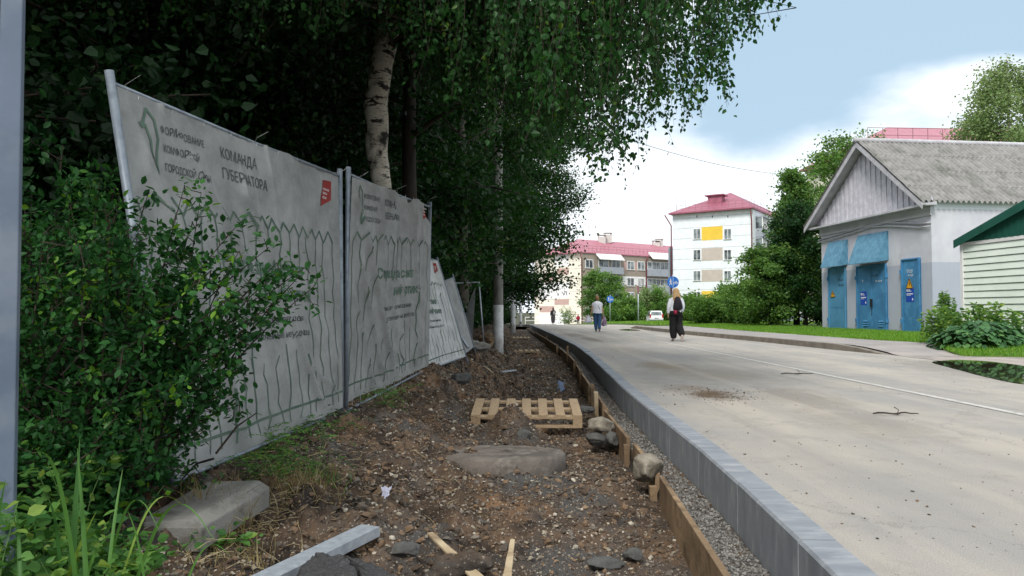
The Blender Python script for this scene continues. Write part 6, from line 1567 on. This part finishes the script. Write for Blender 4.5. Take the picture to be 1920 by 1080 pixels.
def torso(root, nm, mat, arms, z0, sleeve, r=.02, wide=0.0, collar=1.45):
    L = Loft(); w = .165+r+wide; d = .115+r
    L.add([(0, 0, z0, w*1.04, d*1.08), (0, 0, z0+.02, w*1.06, d*1.1), (0, 0, (z0+1.1)/2, w*1.02, d*1.08), (0, 0, 1.12, w*.96, d), (0, -.005, 1.25, w, d*1.02), (0, -.01, 1.34, w*1.04, d*.95), (0, -.005, 1.395, w*.86, d*.80), (0, 0, collar-.02, w*.45, .075), (0, .005, collar, .062, .058)])
    for s_, A in ((-1, arms[0]), (1, arms[1])):
        e = Vector(A[0]); wr = Vector(A[1]); sh = Vector((s_*.15, 0, 1.365)); P = [(*sh, .062+r*.5, .066+r*.5), (*sh.lerp(e, .25), .066+r*.5, .068+r*.5)]
        if sleeve <= 1: P.append((*sh.lerp(e, sleeve), .064+r*.5, .066+r*.5))
        else: P += [(*e, .056+r*.5, .056+r*.5), (*e.lerp(wr, .5), .050+r*.4, .050+r*.4), (*e.lerp(wr, sleeve-1), .042+r*.3, .042+r*.3)]
        L.add(P, 12)
    return L.build(nm, mat, root)
def trousers(root, mat, legs, wide=.0, hem=1.0, top=1.04):
    L = Loft(); L.add([(0, 0, top, .150, .115), (0, 0, .96, .175+wide*.3, .135+wide*.3), (0, 0, .88, .185+wide*.5, .145+wide*.4), (0, 0, .80, .17+wide*.6, .13+wide*.4)])
    for s_, Lg in ((-1, legs[0]), (1, legs[1])):
        k = Vector(Lg[0]); a = Vector(Lg[1]); h = Vector((s_*.092, 0, .86)); L.add([(*h, .095+wide*.4, .115+wide*.5), (*h.lerp(k, .4), .092+wide*.7, .105+wide*.7), (*k, .073+wide, .080+wide), (*k.lerp(a, .55), .066+wide*1.1, .070+wide*1.1), (*k.lerp(a, hem-.06), .060+wide*.8, .066+wide*.8), (*k.lerp(a, hem), .056+wide*.3, .062+wide*.3)], 14)
    return L.build('trousers', mat, root)
def shoes(root, mat, legs):
    for s_, Lg in ((-1, legs[0]), (1, legs[1])):
        a = Vector(Lg[1]); t = Vector(Lg[2]); d = (t-a).normalized(); heel = a - d*.05 + Vector((0, 0, -.02)); L = Loft(); L.add([(*heel, .03, .03), (*(a+Vector((0, 0, -.01))), .048, .05), (*a.lerp(t, .5), .050, .042), (*t, .048, .033), (*(t+d*.07), .028, .02)], 12); L.build('shoe', mat, root)
def hair(root, mat, ln, wid=.095):
    L = Loft(); top = [(0, .0, 1.715, .02, .02), (0, -.005, 1.70, .06, .065), (0, -.01, 1.66, .092, .10), (0, -.02, 1.60, wid*1.06, .105), (0, -.04, 1.54, wid*1.08, .09)]
    if ln > .1: top += [(0, -.075, 1.48, wid*1.2, .065), (0, -.10, 1.54-ln*.6, wid*1.32, .055), (0, -.115, 1.54-ln*.9, wid*1.15, .04), (0, -.12, 1.54-ln*1.15, wid*.6, .02)]
    else: top += [(0, -.045, 1.49, wid*.85, .06), (0, -.045, 1.46, wid*.5, .03)]
    L.add(top); return L.build('hair', mat, root)
# girl with the backpack, walking away, right heel lifted
def c1(root, arms, legs):
    torso(root, 'shirt', cloth('white_cotton', (.72, .75, .82)), arms, .98, 1.93, .03, .015)
    tr_ = cloth('black_cloth', (.012, .012, .014)); trousers(root, tr_, legs, .050, .98); shoes(root, cloth('pale_shoe', (.5, .42, .38)), legs)
    hm = material('blond_hair', (.46, .30, .14), (.26, .165, .08), 7, rough=.5, stretch=(6, 6, .8)); hair(root, hm, .30, .105)
    bp = Loft().add([(0, -.16, 1.42, .05, .03), (0, -.18, 1.39, .085, .05), (0, -.21, 1.28, .125, .085), (0, -.22, 1.15, .155, .10), (.0, -.21, 1.05, .165, .095), (.01, -.19, 1.01, .14, .07)]).build('backpack', cloth('backpack_cloth', (.016, .014, .02)), root)
    for s in (-1, 1):
        q = MB(); q.tube([(s*.07, -.16, 1.36), (s*.10, -.05, 1.46), (s*.11, .11, 1.36), (s*.13, .10, 1.15), (s*.12, -.15, 1.02)], .014, 6); o = q.build('strap', bp.data.materials[0]); o.parent = bp
    q = MB(); q.tube([(-.09, -.27, 1.0), (-.10, -.28, .98), (-.10, -.28, .90), (-.09, -.27, .88)], [.02, .055, .055, .02], 8); o = q.build('red_purse', cloth('crimson', (.32, .02, .06)), None, True); o.parent = bp
    q = MB(); q.tube([(.06, -.285, .97), (.06, -.30, .955), (.06, -.285, .94)], [.008, .025, .008], 8); o = q.build('charm', M['white'], None, True); o.parent = bp
p = G(1268, 640); A1 = [((-.24, -.03, 1.12), (-.25, .02, .88)), ((.25, .03, 1.12), (.22, .16, .92))]; L1 = [((-.085, .07, .50), (-.07, .05, .085), (-.07, .17, .03)), ((.10, .06, .50), (.115, -.27, .20), (.115, -.25, .07))]
person((p.x, p.y, 0), R(3), 1.68, 'girl with long blond hair, white shirt and black backpack walking away', A1, L1, c1)
# woman in the white T-shirt with two bags
def c2(root, arms, legs):
    torso(root, 'tee_shirt', cloth('white_tee', (.78, .80, .86)), arms, .88, .62, .03, .03)
    trousers(root, cloth('denim', (.04, .10, .22)), legs, .018, .99); shoes(root, cloth('grey_shoe', (.3, .28, .27)), legs)
    hair(root, material('brown_hair', (.28, .16, .08), (.16, .09, .05), 7, rough=.55), .10, .088)
    q = MB(); q.tube([(-.07, -.075, 1.42), (.03, -.145, 1.25), (.12, -.14, 1.05), (.17, -.03, .92)], .010, 5); o = q.build('bag_strap', M['black'], None); o.parent = root
p = G(1120, 622); A2 = [((-.25, -.02, 1.10), (-.29, .04, .86)), ((.24, -.0, 1.10), (.28, .05, .86))]; L2 = [((-.085, .10, .50), (-.05, .03, .085), (-.05, .16, .03)), ((.09, .05, .50), (.09, -.16, .13), (.09, -.12, .04))]
per = person((p.x, p.y, 0), R(-2), 1.68, 'woman in white T-shirt and blue jeans walking away with two bags', A2, L2, c2)
def bag(loc, w, h, mat, label, hx):
    root = empty('carrier_bag', loc, label, 'bag'); x, y, z = loc
    b_ = Loft().add([(0, 0, h*1.0, w*.10, .02), (0, 0, h*.8, w*.26, .05), (0, 0, h*.5, w*.42, .08), (0, 0, h*.2, w*.52, .11), (0, 0, .04, w*.48, .10), (0, 0, 0, w*.3, .06)]).build('sack', mat, root)
    for k in (-1, 1):
        q = MB(); q.tube([(k*.05, 0, h*.85), (k*.02, 0, h*1.05), (0, 0, h*1.1)], .006, 4); o = q.build('handle', mat); o.parent = root
bag((p.x-.42, p.y+.03, .40), .36, .38, material('white_plastic', (.7, .7, .76), (.5, .5, .56), 7, rough=.4), 'white plastic bag in the left hand of the woman in the T-shirt', 0)
bag((p.x+.33, p.y+.05, .26), .28, .50, material('printed_plastic', (.12, .10, .19), (.28, .14, .18), 9, rough=.4, c3=(.6, .6, .7), s3=7, lo3=.55, hi3=.6), 'dark patterned carrier bag in the right hand of the woman in the T-shirt', 0)
# person in black
def c3(root, arms, legs):
    bk = cloth('black_coat', (.02, .019, .022)); torso(root, 'jacket', bk, arms, .92, 1.9, .035, .02)
    vs = [(0, 0, 1.0, .15, .12), (-.0, 0, .75, .18, .15), (0, 0, .45, .17, .14), (0, 0, .22, .11, .11)]; Loft().add([(0, 0, 1.04, .15, .12), (0, 0, .92, .20, .16), (0, 0, .7, .23, .19), (0, 0, .45, .22, .18), (0, 0, .2, .17, .15), (0, 0, .16, .12, .11)]).build('long_skirt', cloth('charcoal', (.04, .036, .04)), root)
    shoes(root, M['white'], legs); hair(root, material('dark_hair', (.10, .06, .045), (.05, .03, .025), 7, rough=.6), .12)
    Loft().add([(.05, -.20, 1.32, .06, .03), (.06, -.22, 1.22, .12, .07), (.07, -.22, 1.1, .13, .08), (.06, -.2, .98, .10, .05)]).build('shoulder_bag', cloth('grey_bag', (.30, .29, .28)), root)
Y = 72; p = D(1037, 608, Y); z = float(base(Y)); A3 = [((-.25, -.05, 1.12), (-.22, .10, .90)), ((.30, .05, 1.15), (.13, .13, 1.42))]; L3 = [((-.06, .06, .5), (-.04, .06, .085), (-.04, .18, .03)), ((.06, .0, .5), (.05, -.08, .1), (.06, .04, .04))]
person((p.x, Y, z), R(15), 1.7, 'person in black in front of the beige gable, hand at the head', A3, L3, c3)
def c4(root, arms, legs):
    torso(root, 'jacket', cloth('red_jacket', (.34, .02, .05)), arms, .88, 1.9, .04, .02); trousers(root, cloth('dark_trousers', (.03, .025, .03)), legs, .01, .97); shoes(root, M['black'], legs); hair(root, material('auburn_hair', (.2, .08, .05), (.12, .05, .03), 7), .08)
    Loft().add([(-.40, 0, .80, .10, .05), (-.40, 0, .72, .17, .08), (-.40, 0, .55, .20, .10), (-.40, 0, .48, .16, .07)]).build('handbag', M['black'], root)
Y = 110; p = D(1084, 609, Y); z = float(base(Y)); A4 = [((-.25, -.05, 1.12), (-.33, .05, .88)), ((.25, .0, 1.12), (.26, .05, .88))]; L4 = [((-.12, .02, .5), (-.13, .0, .085), (-.13, .12, .03)), ((.12, .02, .5), (.13, .0, .085), (.13, .12, .03))]
person((p.x, Y, z), R(5), 1.62, 'person in a dark red jacket with a black handbag, farthest away', A4, L4, c4)

# ------------------------------------------------------------ car, road signs
def car():
    Y = 84; p = D(1231, 600, Y); z = float(base(Y))+.02; root = empty('parked_car', (p.x, Y, z), 'small white hatchback with red tail lights parked beyond the girl', 'car'); root.rotation_euler = (0, 0, R(-4))
    white = flat('car_white', (.78, .80, .82), .25, c2=(.74, .76, .78), spec=.6); greyp = flat('bumper_grey', (.14, .15, .17), .5); red = flat('tail_red', (.45, .015, .015), .3); tyre = flat('tyre', (.02, .02, .02), .8)
    prof = [(0, .35), (.02, .80), (.10, 1.02), (.32, 1.50), (.55, 1.60), (2.0, 1.58), (2.75, 1.02), (3.45, .90), (3.60, .60), (3.58, .32)]
    def wid(z): return .80 if z < 1.0 else .80 - .16*(z-1.0)/.6
    bm = MB(); n = len(prof); V = [(-wid(z), y, z) for y, z in prof] + [(wid(z), y, z) for y, z in prof]
    bm.add(V, [tuple(range(n)), tuple(range(n, 2*n))[::-1]] + [(i, i+n, (i+1) % n+n, (i+1) % n) for i in range(n)]); q = bm.build('body', white, None, bevel=.04); q.parent = root
    def ch(mb, nm, mt, par=root, **k): o = mb.build(nm, mt, None, **k); o.parent = par; return o
    b = MB(); b.prism([(-.62, .115, 1.08), (.62, .115, 1.08), (.56, .285, 1.45), (-.56, .285, 1.45)], (0, -.03, .01)); ch(b, 'rear_window', M['glass'])
    for s in (-1, 1):
        b = MB(); b.prism([(s*.79, .35, 1.05), (s*.79, 2.55, 1.05), (s*.66, 2.0, 1.5), (s*.66, .5, 1.5)], (s*.02, 0, 0)); ch(b, 'side_window', M['glass'])
        b = MB(); b.box((s*.71, .06, .98), (.16, .12, .42)); ch(b, 'tail_light', red, bevel=.02)
        b = MB(); b.box((s*.90, 2.35, 1.05), (.16, .1, .12)); ch(b, 'mirror', greyp, bevel=.02)
        for y in (.62, 2.9):
            b = MB(); b.tube([(s*.66, y, .29), (s*.82, y, .29)], .29, 20); w = ch(b, 'wheel', tyre); b = MB(); b.tube([(s*.80, y, .29), (s*.83, y, .29)], .17, 16); ch(b, 'rim', M['galv'], w)
    b = MB(); b.box((0, .0, .42), (1.62, .16, .32)); ch(b, 'bumper', greyp, bevel=.03)
    b = MB(); b.box((0, -.01, .76), (.52, .03, .12)); ch(b, 'number_plate', M['white']); b = MB(); b.box((0, -.028, .76), (.4, .01, .05)); ch(b, 'plate_characters', M['black'])
car()
def sign(px, py, Y, r_, label, ph):
    c = D(px, py, Y); z0 = float(base(Y))+.1; root = empty('road_sign', (c.x, c.y, z0), label, 'road sign', 'round blue path signs')
    q = MB(); q.tube([(c.x, c.y+.06, z0), (c.x, c.y+.06, c.z+r_+.1)], .035, 8); q.build('pole', M['galv'], root, True)
    q = MB(); q.tube([c+Vector((0, 0, 0)), c+Vector((0, .02, 0))], r_, 40); f = q.build('disc', M['sign_blue2'], root)
    q = MB(); y = c.y-.004
    def P(a, b): return Vector((c.x+a*r_, y, c.z+b*r_))
    def bar(a, b, w): q.beam(P(*a), P(*b), w*r_, .003, Vector((0, 1, 0)))
    q.tube([P(-.42, .52), P(-.42, .52)+Vector((0, -.003, 0))], .085*r_, 10)
    bar((-.43, .42), (-.40, .02), .17); bar((-.40, .05), (-.60, -.5), .10); bar((-.40, .05), (-.22, -.48), .10); bar((-.42, .36), (-.65, .08), .07); bar((-.42, .36), (-.2, .12), .07)
    q.build('walker_symbol', M['white'], f)
    q = MB()
    for cx in (.25, .68):
        for k in range(14):
            a, b = 2*math.pi*k/14, 2*math.pi*(k+1)/14; bar((cx+.17*math.cos(a), -.16+.17*math.sin(a)), (cx+.17*math.cos(b), -.16+.17*math.sin(b)), .05)
    bar((.25, -.16), (.42, .12), .05); bar((.42, .12), (.62, .14), .05); bar((.68, -.16), (.60, .22), .05); bar((.25, -.16), (.47, -.16), .05); bar((.47, -.16), (.62, .14), .05)
    q.build('bicycle_symbol', M['white'], f)
    q = MB(); bar((0.0, .95), (0.0, -.95), .045); q.build('divider', M['white'], f)
M['sign_blue2'] = flat('sign_blue2', (.02, .14, .50), .4)
sign(1262, 529, 42, .34, 'round blue walker and bicycle sign above the girl with the backpack', 3)
sign(1144, 561, 78, .38, 'farther round blue sign against the small trees beside the woman in the T-shirt', 3)
p = D(1197, 606, 62); q = MB(); q.tube([p+Vector((0, 0, -.3)), p+Vector((0, 0, 3.3))], .05, 8); rt_ = empty('sign_post', tuple(p), 'thin grey post with a small narrow plate left of the parked car', 'post'); q.build('pole', M['galv'], rt_, True)
q = MB(); q.box((p.x-.02, p.y-.06, p.z+2.9), (.16, .02, .7)); q.build('plate', M['rail'], rt_)
# thin rail along the end of the street
rt_ = empty('pipe_railing', (D(1000, 600, 118).x, 118, -1.3), 'low pale pipe railing along the foot of the beige building', 'railing'); q = MB()
x0, x1 = D(985, 600, 118).x, D(1135, 600, 118).x
for k in range(9): x = x0+(x1-x0)*k/8; q.tube([(x, 118, -1.4), (x, 118, .0)], .04, 6)
q.build('posts', M['white'], rt_); q = MB(); q.tube([(x0, 118, 0), (x1, 118, 0)], .04, 6); q.tube([(x0, 118, -.55), (x1, 118, -.55)], .035, 6); q.build('rails', M['white'], rt_)
# low concrete crossing slab at the end of the strip
q = MB(); q.box((D(985, 610, 63).x, 63.2, -.27), (5.5, 2.2, .2)); tag(q.build('crossing_slab', M['concrete'], bevel=.02), 'flat pale concrete crossing at the end of the dug strip', 'slab')

# ------------------------------------------------------------ weeds and grasses
SH_WEED = (np.array([(0, 0, 0), (.30, .22, .04), (.36, .5, .05), (0, 1, -.06), (-.36, .5, .05), (-.30, .22, .04)]), [(0, 1, 2, 3), (0, 3, 4, 5)])
def weed(name, seed, pts, hgt, nleaf, leaf, mat, label, group=None, cat='weed', flat_=.4, shape=SH_WEED, spread=.12, fern=False):
    r = np.random.default_rng(seed); root = empty(name, tuple(pts[0]), label, cat, group); q = MB(); A = []; AX = []
    for p in pts:
        a = r.random()*6.28; h = hgt*(.6+.5*r.random()); t_ = Vector((spread*math.cos(a)*(.5+r.random()), spread*math.sin(a)*(.5+r.random()), h)); S = [p+Vector((0, 0, -.03)), p+t_*.5+Vector((0, 0, h*.12)), p+t_]
        q.tube(S, [.003, .0025, .0012], 4, False); m_ = max(3, int(nleaf/len(pts)))
        for k in range(m_):
            f = .15+.85*((k+.5)/m_); c = (S[0].lerp(S[1], f*2) if f < .5 else S[1].lerp(S[2], f*2-1)); g = k*2.4+r.random(); dv = Vector((math.cos(g), math.sin(g), .25*r.normal()+.15))
            if fern:
                for j in range(7):
                    for s_ in (-1, 1): A.append(c+dv*.025*(j+1)+Vector((0, 0, -.002*j*j))); AX.append(dv*.5+s_*Vector((-dv.y, dv.x, 0))*.9*(1-.05*j))
            else: A.append(c+dv*r.uniform(.0, .06)); AX.append(dv)
    n_ = len(A); leaves('foliage', np.array([a[:] for a in A]), np.array([a[:] for a in AX]), leaf*(.6+.8*r.random(n_)), mat, root, shape, None, flat_, r=r); q.build('stems', M['green_stem'], root); return root
M['green_stem'] = flat('green_stem', (.08, .16, .04), .6)
r = np.random.default_rng(71)
def near_pts(n_, x0, x1, y0, y1, zc=None):
    out = []
    while len(out) < n_:
        p = hit(r.uniform(x0, x1), r.uniform(y0, y1)) if zc is None else G(r.uniform(x0, x1), r.uniform(y0, y1), zc); out.append(Vector(p))
    return out
weed('broadleaf_weed', 1, near_pts(60, -250, 160, 1010, 1250, .02), .36, 2200, .042, M['leaf_weed'], 'patch of tall broad leaved weeds at the bottom left corner')
weed('broadleaf_weed', 2, near_pts(45, 40, 250, 1060, 1180, .0), .15, 1300, .038, M['leaf_weed'], 'lower broad leaved weeds right of the corner patch, below the kerb block')
weed('broadleaf_weed', 3, near_pts(40, -100, 250, 930, 1020, .03), .30, 800, .045, M['leaf_bush'], 'darker weeds at the foot of the shrub behind the tall grass')
weed('ferny_weed', 4, near_pts(9, 660, 740, 745, 775), .22, 60, .035, M['leaf_weed'], 'ferny green weed at the foot of the middle banner', None, 'weed', .3, SH_LONG, .14, True)
weed('ferny_weed', 5, near_pts(12, 440, 560, 880, 905), .12, 80, .030, M['leaf_weed'], 'low ferny weed under the lower edge of the nearest banner', None, 'weed', .3, SH_LONG, .16, True)
weed('ferny_weed', 9, near_pts(10, 480, 600, 830, 870), .16, 70, .034, M['leaf_weed'], 'green ferny weed against the lower edge of the nearest banner, midway along', None, 'weed', .3, SH_LONG, .15, True)
weed('ferny_weed', 6, near_pts(8, 540, 640, 790, 830), .14, 50, .030, M['leaf_bush'], 'dark ferny weed between the nearest banner and the soil', None, 'weed', .3, SH_LONG, .12, True)
weed('broadleaf_weed', 7, near_pts(14, 330, 440, 1015, 1035), .06, 160, .035, M['leaf_weed'], 'small leaves sprouting below the front end of the kerb block')
make_shrub('low_growth', 79, (-1.98, 3.05, .0), .50, .28, .62, 7000, .032, M['leaf_bush'], 'dark low leafy growth filling the foot of the green shrub', None, 'weed', SH_OVAL, stems=26)
def long_grass(seed, specs, label):
    rr_ = np.random.default_rng(seed); p0 = specs[0][0]; root = empty('grass_tuft', tuple(p0), label, 'grass tuft'); V = []; Fq = []; T = []
    for (b_, tip, bend, w) in specs:
        b_ = Vector(b_); tip = Vector(tip); n_ = 12; s_ = Vector((1, .2*rr_.normal(), 0)).normalized(); b0 = len(V)
        for k in range(n_+1):
            t = k/n_; c = b_.lerp(tip, t) + Vector((0, 0, bend*math.sin(t*math.pi)))
            ww = w*(1-t**2.2)*.5 + .0006
            V += [c-s_*ww, c+Vector((0, .25*ww, -.25*ww)), c+s_*ww]
        for k in range(n_):
            for j in range(2): Fq.append((b0+3*k+j, b0+3*k+j+1, b0+3*k+j+4, b0+3*k+j+3))
        T += [rr_.random()]*(2*n_)
    np_mesh('blades', np.array([v[:] for v in V]), np.array(Fq), M['leaf_weed'], root, True, np.array(T))
Yg_ = 2.15
sp = []
for (bx, by, tx, ty, bend, w) in [(130, 1120, 150, 818, .0, .020), (150, 1130, 60, 850, .16, .012), (165, 1120, 145, 840, .02, .016), (60, 1130, 70, 935, .10, .012), (120, 1140, 90, 935, .08, .014), (190, 1100, 300, 1000, .20, .009), (200, 1080, 230, 880, .03, .010),
                               (220, 1090, 345, 950, .13, .007), (240, 1120, 400, 1010, .20, .011), (40, 1150, 30, 950, .05, .012), (100, 1150, 180, 960, .03, .014), (-20, 1120, 10, 900, .05, .01), (280, 1140, 240, 960, .05, .007), (330, 1130, 430, 1040, .10, .006), (160, 1150, 120, 980, .03, .016), (140, 1160, 200, 1010, .06, .012)]:
    sp.append((D(bx, by+20, Yg_+.1*r.normal()), D(tx, ty, Yg_-.05+.1*r.normal()), bend, w))
long_grass(3, sp, 'clump of long arching grass blades at the bottom left')
def tuft(name, px, py, n_, h, mat, label, seed, spread=.1):
    r_ = np.random.default_rng(seed); p = hit(px, min(py, 1079)); X = p.x+spread*r_.normal(size=n_); Y = p.y+spread*r_.normal(size=n_); o = blades(name, X, Y, H(X, Y), h, .005, mat, r_, .55, None); tag(o, label, 'grass tuft')
tuft('grass_tuft', 425, 1000, 260, .12, M['leaf_dry'], 'yellowed grass tuft along the right side of the kerb block', 1, .09)
tuft('grass_tuft', 560, 930, 200, .11, M['leaf_dry'], 'dry grass tuft on the soil beyond the kerb block', 2, .12)
tuft('grass_tuft', 600, 900, 90, .10, M['leaf_weed'], 'small green grass tuft by the ferny weed', 3, .10)
tuft('grass_tuft', 455, 1060, 120, .07, M['leaf_dry'], 'low dry tuft at the lower end of the steel channel', 4, .10)
# plants by the house corner
hp = D(1840, 640, 16.6)
def hosta():
    r_ = np.random.default_rng(5); root = empty('hosta_plant', (hp.x, 16.6, .1), 'wide clump of large dark green leaves in front of the pale green kiosk', 'plant'); P = []; AX = []; S = []
    for k in range(900):
        a = r_.random()*6.28; q = r_.random()**.6; R_ = 1.05*q; z = .12+.55*math.sqrt(max(0, 1-q*q))+.05*r_.normal(); P.append((hp.x+R_*math.cos(a), 16.6+R_*.75*math.sin(a), max(.08, z))); AX.append((math.cos(a), math.sin(a), -.5+.2*r_.normal())); S.append(.15+.06*r_.random())
    leaves('foliage', np.array(P), np.array(AX), np.array(S), M['leaf_hosta'], root, SH_WEED, None, .65, r=r_)
    q = MB()
    for k in range(60): a = r_.random()*6.28; R_ = .8*r_.random(); q.tube([(hp.x+.2*R_*math.cos(a), 16.6+.2*R_*math.sin(a), .08), (hp.x+R_*math.cos(a), 16.6+.7*R_*math.sin(a), .5)], .006, 4)
    q.build('stems', M['green_stem'], root)
M['leaf_hosta'] = leaf_mat('leaf_hosta', (.03, .09, .035), (.08, .19, .07), (.14, .28, .09), .15, .4); hosta()
P_ = [Vector((hp.x+r.uniform(-.9, 1.2), 16.9+.3*r.normal(), .12)) for _ in range(34)]
weed('tall_weeds', 11, P_, 1.0, 1500, .10, M['leaf_bright'], 'tall thin flowering weeds rising behind the hosta clump', None, 'weed', .1, SH_OVAL, .12)
P_ = [Vector((D(1785, 640, 17.6).x+.28*r.normal(), 17.6+.3*r.normal(), .12)) for _ in range(36)]
weed('tall_weeds', 12, P_, .75, 1500, .10, M['leaf_bright'], 'light green weeds at the corner of the electrical house', None, 'weed', .1, SH_OVAL, .14)
P_ = [Vector((D(1778, 640, 17.9).x+.08*r.normal(), 17.9+.1*r.normal(), .12)) for _ in range(9)]
weed('tall_weeds', 13, P_, 1.25, 700, .09, M['leaf_bright'], 'single tall spire of weed at the corner of the electrical house', None, 'weed', .1, SH_OVAL, .03)
